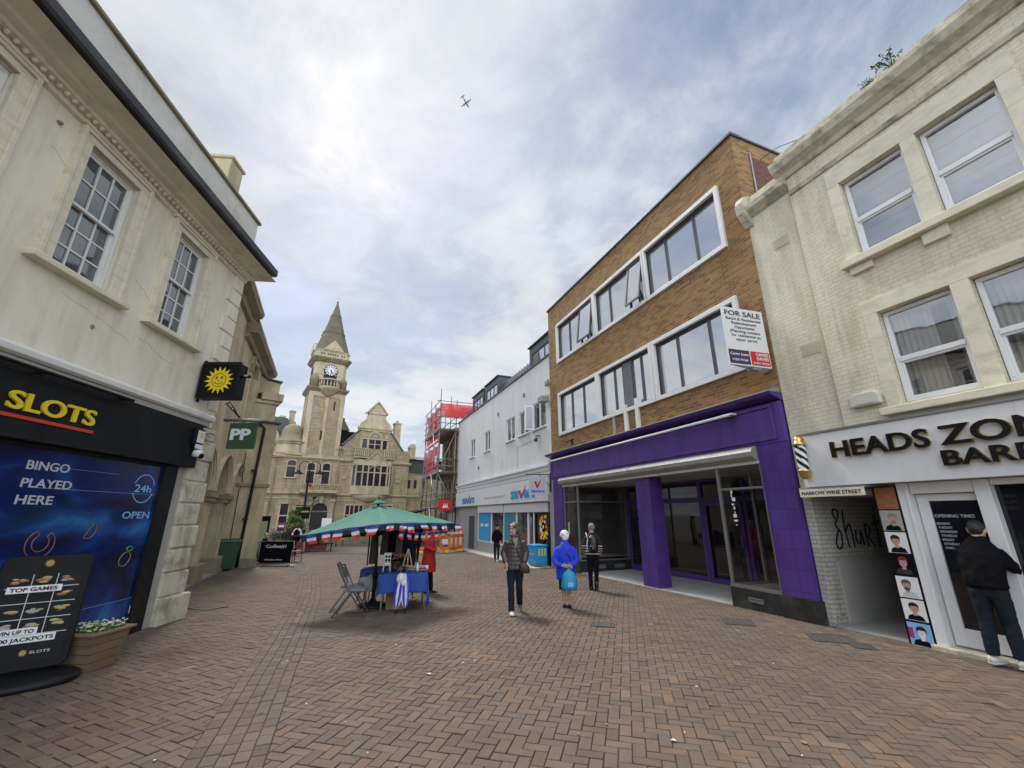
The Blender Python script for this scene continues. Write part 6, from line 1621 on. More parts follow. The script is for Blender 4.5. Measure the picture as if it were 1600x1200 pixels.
    mb = st.mb(); sq(mb, [(hb + .16, 16.67), (hb * .70, 18.75), (hb * .70 + .035, 18.76), (hb * .70 + .035, 18.86), (hb * .675, 18.87), (hb * .34, 20.78), (hb * .34 + .03, 20.79), (hb * .34 + .03, 20.87), (hb * .32, 20.88), (.05, 22.5)], .42); mb.build('spire', 'spire_stone', tw)
    mb = st.mb(); mb.lathe([(.05, 22.45), (.13, 22.52), (.07, 22.62), (.02, 22.7), (.015, 23.1)], cs, cy, 8); mb.build('finial', 'stone_dark', tw)
    mb = st.mb(); mb.prism([(cs - .95, 16.67), (cs + .95, 16.67), (cs, 17.72)], cy + hb - .9, cy + hb + .26); mb.prism([(cy - .95, 16.67), (cy + .95, 16.67), (cy, 17.72)], cs - hb - .26, cs - hb + .9, 0, 'x'); mb.prism([(cs - .45, 16.86), (cs + .45, 16.86), (cs, 17.36)], cy + hb + .261, cy + hb + .29); mb.build('spire_pediment', 'stone_trim', tw)
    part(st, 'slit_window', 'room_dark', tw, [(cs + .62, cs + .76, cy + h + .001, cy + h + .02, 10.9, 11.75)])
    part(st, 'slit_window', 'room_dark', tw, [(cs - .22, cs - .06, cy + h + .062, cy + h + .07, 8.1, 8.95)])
    # gabled right hand front
    yg = -.05
    mb = st.mb(); mb.prism([(.55, 6.76), (6.5, 6.76), (6.15, 7.75), (4.92, 9.30), (2.08, 9.30), (.72, 7.80)], yg - .5, yg); mb.box(6.0, 7.0, yg - .6, yg + .02, 6.76, 7.66)
    mb.build('gable_wall', 'stone_rubble', rt)
    mb = st.mb(); mb.box(1.95, 5.05, yg - .5, yg + .08, 9.301, 9.5); mb.box(1.9, 5.1, yg - .5, yg + .16, 9.502, 9.68)
    def scroll(sg):
        P = [(0, 0), (1.5, 0), (1.42, .35), (1.15, .62), (.92, .85), (.82, 1.2), (.78, 1.3), (0, 1.3)]
        return [(3.5 + sg * x, 9.682 + z) for x, z in P]
    mb.prism(scroll(1), yg - .4, yg + .02); mb.prism(scroll(-1), yg - .4, yg + .02)
    mb.box(2.66, 4.34, yg - .5, yg + .10, 10.99, 11.12); mb.prism([(2.5, 11.122), (4.5, 11.122), (3.5, 12.25)], yg - .5, yg + .06)
    mb.prism([(2.42, 11.06), (2.5, 11.0), (3.5, 12.16), (4.5, 11.0), (4.58, 11.06), (3.5, 12.34)], yg - .55, yg + .16)
    ring(mb, lambda x, z, d: (3.5 + x, d, 11.52 + z), .16, .22, 0, 6.2832, 12, yg + .06, yg + .10)
    mb.build('gable_top', 'stone_trim', rt)
    mb = st.mb()
    for (x0, z0_), (x1, z1_) in (((.6, 7.72), (2.06, 9.32)), ((6.25, 7.62), (4.94, 9.32))):
        mb.prism([(x0, z0_), (x1, z1_), (x1, z1_ + .14), (x0 - (.1 if x0 < 3 else -.1), z0_ + .06)], yg - .6, yg + .12)
    mb.build('gable_coping', 'slate', rt)
    mb = st.mb(); ring(mb, lambda x, z, d: (3.5 + x, d, 8.62 + z), .5, .68, 0, math.pi, 14, yg, yg + .12)
    for i in range(7):
        a = math.pi * (i + .5) / 7; mb.prism([(3.5, 8.64), (3.5 + .5 * math.cos(a - .16), 8.62 + .5 * math.sin(a - .16)), (3.5 + .5 * math.cos(a + .16), 8.62 + .5 * math.sin(a + .16))], yg, yg + .06)
    for s in (2.45, 4.62): mb.box(s - .2, s + .2, yg, yg + .05, 8.72, 9.05)
    mb.build('fan_carving', 'stone_carved', rt)
    mb = st.mb()
    for s in (2.25, 2.86, 4.16, 4.75): mb.box(s - .09, s + .09, yg - .02, yg + .07, 7.62, 8.5)
    mb.box(2.1, 4.9, yg - .02, yg + .10, 8.5, 8.62); mb.box(2.95, 4.07, yg - .01, yg + .05, 8.04, 8.1); mb.box(3.47, 3.55, yg - .01, yg + .05, 7.65, 8.5)
    w = mb.build('window', 'stone_trim', rt)
    g = st.mb()
    for a, b in ((2.34, 2.77), (2.95, 4.07), (4.25, 4.66)): g.quad((a, yg + .012, 7.66), (b, yg + .012, 7.66), (b, yg + .012, 8.5), (a, yg + .012, 8.5))
    g.build('pane', 'glass_far', w, recalc=False)
    for a, b, n in ((1.62, 3.0, 8), (4.35, 5.4, 6)): mb = st.mb(); balusters(mb, a, b, .32, 6.7, 7.62, n, .085); mb.build('balustrade', 'stone_carved', rt)
    mb = st.mb(); mb.prism([(2.9, 6.5), (4.55, 6.5), (3.72, 7.28)], .05, .42); mb.prism([(2.72, 6.48), (2.86, 6.48), (3.72, 7.26), (4.58, 6.48), (4.72, 6.48), (3.72, 7.42)], .02, .50); mb.build('pediment', 'stone_carved', rt)
    # oriel window
    mb = st.mb(); ob = .42
    mb.prism([(1.6, -.02), (5.42, -.02), (5.1, ob), (1.92, ob)], 3.44, 4.2, 0, 'z'); mb.prism([(1.6, -.02), (5.42, -.02), (5.1, ob), (1.92, ob)], 6.03, 6.52, 0, 'z')
    mb.lathe([(.3, 2.72), (1.0, 2.95), (1.55, 3.2), (1.75, 3.43)], 3.5, -.02, 20, sy=.25)
    xs = [1.98, 2.52, 3.06, 3.62, 4.22, 4.80, 5.04]
    for x in (1.97, 2.55, 3.06, 3.62, 4.20, 4.80, 5.05): mb.box(x - .06, x + .06, ob - .16, ob - .02, 4.202, 6.028)
    mb.box(1.9, 5.12, ob - .13, ob - .04, 5.36, 5.46)
    for sg, x in ((-1, 1.66), (1, 5.36)): mb.box(x - .07, x + .07, -.02, .12, 4.202, 6.028)
    A = [(3.63 + .55 * math.cos(t), 5.45 + .52 * math.sin(t)) for t in [math.pi * i / 12 for i in range(13)]]
    for a, b in zip(A, A[1:]): mb.tube([(a[0], ob - .08, a[1]), (b[0], ob - .08, b[1])], .04, 5)
    w = mb.build('oriel_window', 'stone_trim', rt)
    g = st.mb(); g.poly([(1.66, .05, 4.2), (1.95, ob - .1, 4.2), (1.95, ob - .1, 6.03), (1.66, .05, 6.03)]); g.poly([(1.95, ob - .1, 4.2), (5.07, ob - .1, 4.2), (5.07, ob - .1, 6.03), (1.95, ob - .1, 6.03)]); g.poly([(5.36, .05, 4.2), (5.07, ob - .1, 4.2), (5.07, ob - .1, 6.03), (5.36, .05, 6.03)]); g.build('pane', 'glass_far', w, recalc=False)
    mb = st.mb(); rim(mb, 1.4, 3.05, .5, 2.58, -.02, .08, .1); mb.box(2.17, 2.26, -.02, .05, .6, 2.48); mb.box(1.5, 2.15, -.02, .045, 1.6, 1.7); mb.box(2.28, 2.95, -.02, .045, 1.6, 1.7); mb.box(1.82, 1.9, -.02, .045, 1.71, 2.48); mb.box(2.6, 2.68, -.02, .045, 1.71, 2.48)
    w = mb.build('window', 'stone_trim', rt); g = st.mb(); g.quad((1.45, -.05, .55), (3.0, -.05, .55), (3.0, -.05, 2.53), (1.45, -.05, 2.53)); g.build('pane', 'glass_far', w, recalc=False)
    mb = st.mb(); rim(mb, 4.1, 5.7, .5, 2.58, .005, .08, .1); w = mb.build('window', 'stone_trim', rt); g = st.mb(); g.quad((4.15, .012, .55), (5.65, .012, .55), (5.65, .012, 2.53), (4.15, .012, 2.53)); g.build('pane', 'glass_far', w, recalc=False)
    for s, z in ((1.08, 4.95), (5.98, 4.78)):
        mb = st.mb(); rim(mb, s - .22, s + .22, z - .22, z + .22, .001, .07, .06); mb.box(s - .16, s + .16, .001, .03, z - .16, z + .16); mb.build('carved_panel', 'stone_carved', rt)
    # roofs behind
    mb = st.mb(); mb.prism([(.5, 6.76), (6.4, 6.76), (3.5, 10.6)], -9, yg - .52); mb.prism([(-8, 6.76), (-3, 9.6), (-8, 9.6)], .4, 3.0, 0, 'x'); mb.build('slate_roof', 'slate', rt)
    mb = st.mb(); mb.loft([[(.3, -3.6, 9.6), (1.6, -3.6, 9.6), (1.6, -2.4, 9.6), (.3, -2.4, 9.6)], [(.75, -3.2, 10.6), (1.1, -3.2, 10.6), (1.1, -2.8, 10.6), (.75, -2.8, 10.6)], [(.75, -3.2, 10.85), (1.1, -3.2, 10.85), (1.1, -2.8, 10.85), (.75, -2.8, 10.85)]], 0, False); mb.build('roof_ventilator', 'spire_stone', rt)
    part(st, 'chimney', 'stone_trim', rt, [(5.72, 6.35, -1.9, -1.3, 7.0, 10.5), (5.66, 6.41, -1.96, -1.24, 10.502, 10.66), (5.9, 6.15, -1.7, -1.45, 10.662, 10.9), (5.64, 6.43, -1.98, -1.22, 8.2, 8.35)])
    for s, zt in ((.47, 7.5), (-4.52, 6.4)):
        mb = st.mb(); mb.tube([(s, .10, zt), (s, .10, g0)], .06, 6); mb.box(s - .13, s + .13, .02, .2, zt - .12, zt + .12)
        mb.build('drainpipe', 'stone_dark', rt)
town_hall()
def side_wing():
    st = ST
    rt = st.root('stone_side_wing', 'lower stone wing with a dark roof between the town hall and the scaffolding', 'building')
    mb = st.mb(); mb.box(7.02, 16.0, -8, -.3, -1.2, 5.55); mb.build('wall', 'stone_ashlar', rt)
    for a in (7.12, 7.75, 8.6):
        mb = st.mb(); mb.box(a, a + .26, -.299, -.28, 4.15, 4.95); mb.build('window', 'glass_far', rt)
    mb = st.mb(); mb.prism([(.1, 6.9), (-8, 6.9), (-8, 7.5), (-3, 7.6)], 7.02, 16, 0, 'x'); mb.build('roof', 'lead_dark', rt)
    part(st, 'upper_window_band', 'anthracite', rt, [(7.03, 9.5, -.32, -.2, 5.56, 6.88)])
    mb = st.mb(); mb.prism([(7.35, 7.0), (7.95, 7.0), (7.95, 8.4), (7.85, 8.58), (7.45, 8.58), (7.35, 8.4)], -1.6, -1.0); mb.box(7.3, 8.0, -1.65, -.95, 8.15, 8.25); mb.build('chimney', 'stone_trim', rt)
side_wing()
# ================================================================ people
class Fig:
    """one person, built facing -y; k scales a 1.70 m figure"""
    def __init__(s, label, loc, rz, H=1.7, group=None):
        s.k = H / 1.7; s.rt = thing('person', label, 'person', loc, rz, group)
        s.body = MB(); s.skin_m = 'skin_tone'
    def P(s, p): return tuple(c * s.k for c in p)
    def ell(s, z, rx, ry, cx=0, cy=0, n=24, fx=None):
        k = s.k; return [((cx + rx * math.cos(2 * math.pi * i / n)) * k, (cy + ry * math.sin(2 * math.pi * i / n)) * k, z * k) for i in range(n)]
    def lim(s, mb, pts, rs, n=12): mb.tube([s.P(p) for p in pts], [r * s.k for r in rs], n)
    def head(s, c, yaw=0, pitch=0, roll=0, hair='hair_brown', style='short', neck=(0, .01, 1.43), face=True, ears=True):
        k = s.k
        Mx = Matrix.Translation(Vector(s.P(c))) @ Matrix.Rotation(R(yaw), 4, 'Z') @ Matrix.Rotation(R(pitch), 4, 'X') @ Matrix.Rotation(R(roll), 4, 'Y') @ Matrix.Scale(k * 1.1, 4)
        T = lambda p: tuple(Mx @ Vector(p))
        rows = [(-.112, .024, .024, -.046), (-.104, .036, .040, -.036), (-.085, .050, .060, -.022), (-.055, .060, .078, -.008), (-.02, .068, .089, 0), (.02, .0735, .095, .003), (.055, .073, .095, .006), (.085, .060, .079, .008), (.104, .036, .05, .01), (.113, .01, .014, .012)]
        s.body.loft([[T((rx * math.cos(2 * math.pi * i / 18), cy + ry * math.sin(2 * math.pi * i / 18), z)) for i in range(18)] for z, rx, ry, cy in rows])
        s.body.tube([T((0, -.086, .022)), T((0, -.102, -.012)), T((0, -.108, -.030)), T((0, -.088, -.036))], [.009 * k, .011 * k, .015 * k, .010 * k], 8)
        s.body.tube([T((-.045, -.082, .030)), T((0, -.092, .034)), T((.045, -.082, .030))], [.010 * k] * 3, 6)
        if ears:
            for e in (-1, 1): s.body.tube([T((e * .070, .010, -.035)), T((e * .080, .016, .0)), T((e * .080, .022, .025)), T((e * .070, .012, .028))], [.010 * k, .013 * k, .014 * k, .008 * k], 6)
        h = Vector(s.P(neck)); s.body.tube([h - Vector((0, 0, .05 * k)), h, Mx @ Vector((0, .014, -.055))], [.066 * k, .058 * k, .054 * k], 12)
        if face:
            e = MB()
            for q in (-1, 1): e.blob(T((q * .031, -.084, .013)), (.010 * k, .008 * k, .007 * k), 8, 6)
            e.build('eyes', 'eye_dark', s.rt)
            e = MB()
            for q in (-1, 1): e.tube([T((q * .016, -.0945, .033)), T((q * .033, -.092, .039)), T((q * .048, -.083, .033))], [.004 * k] * 3, 5)
            e.build('eyebrows', hair, s.rt)
            e = MB(); e.tube([T((-.024, -.083, -.062)), T((0, -.091, -.059)), T((.024, -.083, -.062))], [.003 * k, .0065 * k, .003 * k], 6); e.build('lips', 'lip', s.rt)
        hb = MB(); rnd = random.Random(int(abs(c[0] * 1000)) + len(hair))
        def B(p, r): hb.blob(T(p), tuple(v * k * 1.1 for v in r), 12, 8)
        if style == 'short': B((0, .020, .038), (.081, .098, .086)); B((0, .062, -.01), (.068, .052, .07))
        elif style == 'bob':
            B((0, .016, .040), (.084, .100, .084)); B((0, .055, -.02), (.080, .062, .085))
            for q in (-1, 1): B((q * .068, .006, -.01), (.020, .050, .07)); B((q * .050, -.058, .058), (.030, .032, .034))
        elif style == 'perm':
            B((0, .012, .035), (.096, .108, .096)); B((0, .06, -.02), (.082, .062, .08))
            for i in range(46):
                a, b = rnd.uniform(0, 6.28), rnd.uniform(-.35, 1.5); x, y, z = math.cos(a) * math.cos(b), math.sin(a) * math.cos(b), math.sin(b)
                if y < -.55 and z < .6: continue
                B((x * .090, .014 + y * .102, .035 + z * .088), (.020, .020, .020))
        elif style == 'cropped': B((0, .022, .040), (.078, .092, .078)); B((0, .06, .0), (.062, .045, .06))
        elif style == 'cap':
            B((0, .012, .055), (.086, .103, .066)); hb.loft([[T((x, y, z)) for x, y, z in [(r * .078 * math.cos(math.pi * (1 + i / 10)), -.055 + r * .115 * math.sin(math.pi * (1 + i / 10)), .052 + dz) for i in range(11)]] for r, dz in ((1.0, 0), (1.0, .012), (.3, .02), (.3, .0))])
        hb.skin('cap' if style == 'cap' else 'hair', hair, s.rt, .0085 * k, 2, 0 if style == 'cap' else .022)
        if style == 'cap':
            hb = MB(); B((0, .045, -.005), (.074, .055, .05)); hb.build('hair', 'hair_grey', s.rt)
    def hand(s, w, d, t, curl=.5, mb=None):
        """wrist w, finger direction d, thumb-side direction t"""
        k = s.k; mb = mb or s.body; w = Vector(s.P(w)); d = Vector(d).normalized(); t = Vector(t); t = (t - d * t.dot(d)).normalized(); n = d.cross(t)
        rings = []
        for q, hw, th in ((-.03, .026, .021), (0, .030, .018), (.04, .041, .016), (.085, .042, .014), (.10, .036, .010)):
            rings.append([tuple(w + (d * q + t * (hw * math.cos(a)) + n * (th * math.sin(a))) * k) for a in [2 * math.pi * i / 12 for i in range(12)]])
        mb.loft(rings)
        for i, L in enumerate((.068, .078, .072, .055)):
            b = w + (d * .092 + t * (.030 - .0205 * i)) * k; pts = [b]; dd = d.copy()
            for f, g in ((.45, .35), (.32, .7), (.23, .7)):
                ang = curl * g * 1.3; dd = (dd * math.cos(ang) + n * math.sin(ang)).normalized(); pts.append(pts[-1] + dd * (L * f * k))
            mb.tube(pts, [.0095 * k, .0092 * k, .0085 * k, .0065 * k], 8)
        b = w + (d * .025 + t * .030) * k; d1 = (t * .75 + d * .7 + n * .25).normalized(); d2 = (t * .35 + d * .9 + n * .45).normalized()
        mb.tube([b, b + d1 * .036 * k, b + d1 * .036 * k + d2 * .034 * k], [.013 * k, .0115 * k, .008 * k], 8)
    def torso(s, rows, sleeves, mat, name='coat', voxel=.013, extra=None, smooth=3):
        mb = MB(); mb.loft([s.ell(*r) for r in rows])
        for pts, rs in sleeves: s.lim(mb, pts, rs, 14)
        if extra: extra(mb)
        return mb.skin(name, mat, s.rt, voxel * s.k, smooth, .0 if mat == 'puffer_brown' else .028)
    def legs(s, L, Rr, mat, name='trousers', hip=(.165, .115), r=(.088, .062, .052, .058), waist=1.0, cyh=.01):
        mb = MB(); mb.loft([s.ell(.76, hip[0] * .72, hip[1] * .85, 0, cyh), s.ell(.84, hip[0], hip[1], 0, cyh), s.ell(.93, hip[0], hip[1], 0, cyh), s.ell(waist, hip[0] * .9, hip[1] * .9, 0, cyh)])
        for j in (L, Rr): s.lim(mb, [j[0], [(a + b) / 2 for a, b in zip(j[0], j[1])], j[1], [(a * .55 + b * .45) for a, b in zip(j[1], j[2])], j[2]], [r[0], r[0] * .9, r[1], r[1] * .98, r[2]], 14)
        return mb.skin(name, mat, s.rt, .012 * s.k, 3, .020)
    def shoe(s, a, yaw=0, mat='leather_black', sole='black_metal', toe=0.0):
        k = s.k; Mx = Matrix.Translation(Vector(s.P(a))) @ Matrix.Rotation(R(yaw), 4, 'Z') @ Matrix.Rotation(R(toe), 4, 'X') @ Matrix.Scale(k, 4)
        rows = [(.065, .024, .060, .035), (.055, .036, .085, .048), (.01, .042, .09, .055), (-.06, .044, .062, .04), (-.12, .046, .048, .032), (-.165, .036, .035, .024), (-.185, .016, .02, .012)]
        mb = MB(); mb.loft([[tuple(Mx @ Vector((hw * math.cos(q), y, max(h * .5 + h * .55 * math.sin(q), 0.012)))) for q in [2 * math.pi * i / 14 for i in range(14)]] for y, hw, h, _ in rows])
        o = mb.build('shoe', mat, s.rt)
        mb = MB(); mb.loft([[tuple(Mx @ Vector((hw * 1.06 * c, y * 1.02, z))) for c in (-1, 1) for z in ((.0, .016) if c < 0 else (.016, .0))] for y, hw, _, _ in rows], 0, False)
        mb.build('sole', sole, o)
    def done(s): return s.body.skin('body', s.skin_m, s.rt, .0068 * s.k, 2)

def at(x, y): return (x, y, gz(x, y))
# woman in the quilted coat, walking towards the camera and looking aside
def woman_puffer():
    f = Fig('woman in a dark quilted coat walking towards the camera with a shoulder bag', at(.06, 9.22), R(2), 1.68)
    f.head((-.015, -.03, 1.585), -42, 8, 3, 'hair_brown', 'bob', (-.005, .0, 1.44))
    rows = []; z = .80
    while z < 1.42:
        q = (z - .80) / .62
        rx = .215 - .04 * q if z < 1.05 else (.195 - (z - 1.05) * .05 if z < 1.30 else .183 - (z - 1.30) * .75); ry = .150 - .01 * q if z < 1.33 else .138 - (z - 1.33) * .5
        bul = 1 + .045 * abs(math.sin(math.pi * (z - .80) / .078)); rows.append((z, rx * bul, ry * bul, 0, .01)); z += .013
    rows += [(1.43, .10, .085, 0, .01), (1.47, .085, .08, 0, .005), (1.49, .08, .075, 0, .0)]
    def sl(sg):
        P = []; rs = []; A = Vector((sg * .145, .015, 1.335)); Bq = Vector((sg * .238, .05, 1.11)); Cq = Vector((sg * .190, -.06, .93))
        for a, b, n, r0, r1 in ((A, Bq, 20, .068, .064), (Bq, Cq, 14, .064, .054)):
            for i in range(n):
                t = i / n; P.append(tuple(a.lerp(b, t))); rs.append((r0 + (r1 - r0) * t) * (1 + .07 * abs(math.sin(i * .62))))
        P.append(tuple(Cq)); rs.append(.05); return (P, rs)
    f.torso(rows, [sl(-1), sl(1)], 'puffer_brown', 'coat', .0105, None, 1)
    mb = MB(); f.lim(mb, [(-.01, -.135, 1.44), (.0, -.168, 1.30), (.005, -.172, 1.1), (.0, -.176, .82)], [.007] * 4, 6); mb.build('zip', 'steel', f.rt)
    mb = MB(); mb.loft([[f.P(p) for p in [(-.055, -.095, 1.46), (.05, -.095, 1.46), (.055, -.13, 1.40), (-.05, -.13, 1.40)]], [f.P(p) for p in [(-.02, -.165, 1.22), (.02, -.165, 1.22), (.02, -.150, 1.22), (-.02, -.150, 1.22)]]], 0, False); mb.build('jumper', 'sweater_green', f.rt)
    mb = MB(); f.lim(mb, [(-.09, -.02, 1.47), (-.06, -.10, 1.45), (0, -.12, 1.43), (.06, -.10, 1.45), (.09, -.02, 1.47), (0, .085, 1.49), (-.09, -.02, 1.47)], [.03, .032, .026, .032, .03, .034, .03], 8); mb.skin('collar', 'puffer_brown', f.rt, .011, 2)
    f.legs([(-.085, .0, .84), (-.085, -.11, .47), (-.075, -.17, .07)], [(.085, .0, .84), (.085, -.02, .47), (.105, .20, .14)], 'trousers_navy', r=(.092, .068, .062, .06))
    f.shoe((-.075, -.19, .0), 4, 'trainer_white', 'trainer_white', -8); f.shoe((.11, .20, .05), -8, 'shoe_grey', 'shoe_grey', 28)
    mb = MB(); f.lim(mb, [(-.10, -.10, 1.43), (-.02, -.165, 1.28), (.09, -.178, 1.08), (.18, -.16, .94)], [.011] * 4, 6); f.lim(mb, [(-.10, .06, 1.44), (.02, .15, 1.25), (.2, .13, .97)], [.011] * 3, 6)
    b = mb.build('bag_strap', 'leather_brown', f.rt)
    mb = MB(); mb.loft([f.ell(.745, .07, .03, .20, -.15, 14), f.ell(.76, .105, .045, .195, -.15, 14), f.ell(.87, .10, .045, .18, -.155, 14), f.ell(.94, .05, .025, .165, -.16, 14)]); mb.build('shoulder_bag', 'leather_brown', f.rt)
    f.hand((.185, -.075, .925), (-.1, -.25, -1), (-.6, -.7, 0), .4); f.hand((-.185, -.075, .925), (.1, -.25, -1), (.6, -.7, 0), .4)
    f.done()
woman_puffer()
# old lady in blue seen from behind, hand behind her back holding a carrier bag
def lady_blue():
    f = Fig('white haired woman in a bright blue jacket seen from behind', at(1.15, 9.75), R(176), 1.50)
    k = f.k
    f.head((.0, -.055, 1.585), 8, 10, 0, 'hair_white', 'perm', (0, -.02, 1.44), False)
    def ex(mb):
        mb.loft([f.ell(1.42, .10, .09, 0, .0), f.ell(1.47, .082, .08, 0, -.02), f.ell(1.50, .076, .075, 0, -.03)])
    f.torso([(.62, .225, .165, 0, .01), (.66, .235, .17, 0, .01), (.80, .235, .17, 0, .015), (1.0, .225, .16, 0, .02), (1.2, .21, .155, 0, .035), (1.32, .175, .14, 0, .03), (1.40, .125, .10, 0, .015), (1.44, .09, .08, 0, .0)],
            [([(-.13, .03, 1.325), (-.225, .06, 1.22), (-.275, .10, 1.06), (-.19, .19, .98), (-.05, .225, .955)], [.070, .074, .068, .058, .05]), ([(.13, .03, 1.325), (.235, .05, 1.2), (.285, .08, 1.06), (.22, .18, .97), (.11, .235, .95)], [.070, .074, .068, .058, .05])], 'coat_blue', 'jacket', .013, ex)
    mb = MB(); f.lim(mb, [(.10, .08, 1.45), (.0, .178, 1.28), (-.12, .205, 1.05)], [.008] * 3, 6); mb.build('bag_strap', 'leather_black', f.rt)
    mb = MB(); mb.loft([f.ell(.40, .175, .125, 0, .01), f.ell(.45, .18, .13, 0, .01), f.ell(.7, .18, .14, 0, .015), f.ell(.9, .16, .12, 0, .015)]); mb.build('skirt', 'skirt_dark', f.rt)
    for sg, y in ((-1, .02), (1, -.03)): f.lim(f.body, [(sg * .07, y, .55), (sg * .068, y, .40), (sg * .064, y + .012, .30), (sg * .06, y, .16), (sg * .058, y, .07)], [.07, .055, .056, .04, .034], 12)
    f.shoe((-.06, .02, 0), 6); f.shoe((.06, -.03, 0), -6)
    f.hand((-.02, .245, .95), (-1, .15, -.28), (0, .3, 1), .9)
    f.hand((.09, .25, .945), (-1, .1, -.1), (0, .2, 1), .9)
    # carrier bag
    mb = MB(); rows = []
    for z, rx, ry in ((.42, .10, .05), (.425, .165, .08), (.50, .185, .095), (.62, .18, .085), (.74, .15, .06), (.80, .12, .04), (.84, .06, .022), (.88, .035, .016)):
        n = 22; rows.append([((-.055 + rx * math.cos(2 * math.pi * i / n) * (1 + .06 * math.sin(3 * i + z * 30))) * k, (.275 + ry * math.sin(2 * math.pi * i / n) * (1 + .12 * math.sin(4.3 * i + z * 20))) * k, z * k) for i in range(n)])
    mb.loft(rows); f.lim(mb, [(-.055, .275, .86), (-.06, .27, .90), (-.075, .262, .935)], [.018, .012, .014], 7)
    bg = thing('carrier_bag', 'turquoise plastic carrier bag hanging from the hand of the white haired woman', 'bag', f.rt.location, f.rt.rotation_euler[2]); mb.build('bag_body', 'bag_teal', bg)
    mb = MB(); mb.box(-.14 * k, -.02 * k, .373 * k, .379 * k, .50 * k, .60 * k); mb.build('print_patch', 'letter_pale_blue', bg)
    f.done()
lady_blue()
# man with rucksack, seen from behind
def man_rucksack():
    f = Fig('man in a black and white striped jumper wearing a rucksack', at(2.16, 12.1), R(168), 1.66)
    f.head((.0, -.02, 1.585), 25, 4, 0, 'hair_grey', 'cropped', face=False)
    f.torso([(.90, .195, .13, 0, .01), (.92, .20, .135, 0, .01), (1.05, .19, .13, 0, .01), (1.25, .185, .13, 0, .01), (1.36, .16, .11, 0, .01), (1.43, .09, .08, 0, .01), (1.46, .075, .07, 0, .01)],
            [([(-.15, .01, 1.330), (-.225, .02, 1.12), (-.215, -.12, .96)], [.068, .058, .044]), ([(.15, .01, 1.330), (.235, .0, 1.12), (.25, -.14, .98)], [.068, .058, .044])], 'jumper_stripe', 'jumper')
    f.legs([(-.085, .01, .84), (-.075, .0, .46), (-.06, .02, .08)], [(.085, .01, .84), (.085, -.01, .46), (.09, -.03, .08)], 'trousers_black')
    for x, y, a in ((-.06, .03, 8), (.09, -.03, -10)):
        f.shoe((x, y, 0), a); mb = MB(); f.lim(mb, [(x, y, .05), (x, y, .15), (x, y, .23)], [.055, .058, .064], 12); mb.build('boot_shaft', 'leather_black', f.rt)
    f.hand((-.215, -.135, .955), (.1, -.6, -.7), (.6, -.4, .3), .7); f.hand((.25, -.155, .975), (-.1, -.7, -.6), (-.6, -.4, .3), .7)
    bg = thing('rucksack', 'black rucksack with pale straps on the back of the man in the striped jumper', 'bag', f.rt.location, f.rt.rotation_euler[2])
    mb = MB(); mb.loft([f.ell(.97, .11, .05, -.03, .20), f.ell(1.0, .135, .075, -.03, .21), f.ell(1.2, .135, .085, -.03, .21), f.ell(1.34, .115, .065, -.03, .20), f.ell(1.40, .06, .03, -.03, .18)]); mb.loft([f.ell(1.0, .09, .03, -.03, .28), f.ell(1.02, .10, .05, -.03, .28), f.ell(1.12, .10, .05, -.03, .285), f.ell(1.15, .08, .03, -.03, .27)]); mb.skin('pack', 'leather_black', bg, .012, 3)
    mb = MB(); f.lim(mb, [(.11, .13, 1.30), (.155, .04, 1.45), (.15, -.09, 1.36), (.13, -.135, 1.2)], [.013] * 4, 6); f.lim(mb, [(.115, .125, 1.28), (.145, .10, 1.12), (.12, .14, 1.02)], [.012] * 3, 6); mb.build('strap', 'letter_white', bg)
    mb = MB(); f.lim(mb, [(-.13, .13, 1.30), (-.145, .04, 1.44), (-.15, -.09, 1.36)], [.016] * 3, 6); mb.build('strap', 'leather_black', bg)
    mb = MB(); f.lim(mb, [(-.03, .335, 1.05), (-.03, .336, 1.1)], [.018, .018], 6); mb.build('badge', 'flag_red', bg)
    f.done()
man_rucksack()
def man_cap():
    f = Fig('elderly man in a dark jacket and flat cap by the white shop', (-.70, 20.75, gz(0, 20.7)), R(-14), 1.60)
    f.head((.02, -.05, 1.575), -25, 14, 0, 'coat_black', 'cap')
    f.torso([(.86, .20, .14, 0, .01), (.9, .205, .145, 0, .01), (1.1, .20, .14, 0, .01), (1.28, .21, .135, 0, .01), (1.37, .18, .11, 0, .01), (1.43, .10, .08, 0, .0), (1.47, .08, .07, 0, -.01)],
            [([(-.15, .01, 1.315), (-.225, .03, 1.12), (-.205, -.05, .93)], [.068, .064, .053]), ([(.15, .01, 1.315), (.225, .03, 1.12), (.205, -.05, .93)], [.068, .064, .053])], 'coat_black', 'jacket')
    f.legs([(-.085, .01, .84), (-.085, -.02, .46), (-.08, .0, .08)], [(.085, .01, .84), (.08, -.02, .46), (.08, -.03, .08)], 'trousers_navy')
    f.shoe((-.085, -.02, 0), 10); f.shoe((.085, -.05, 0), -10, 'trainer_white', 'trainer_white')
    f.hand((-.205, -.06, .92), (.1, -.2, -1), (.5, -.8, 0), .5); f.hand((.205, -.06, .92), (-.1, -.2, -1), (-.5, -.8, 0), .5)
    f.done()
man_cap()
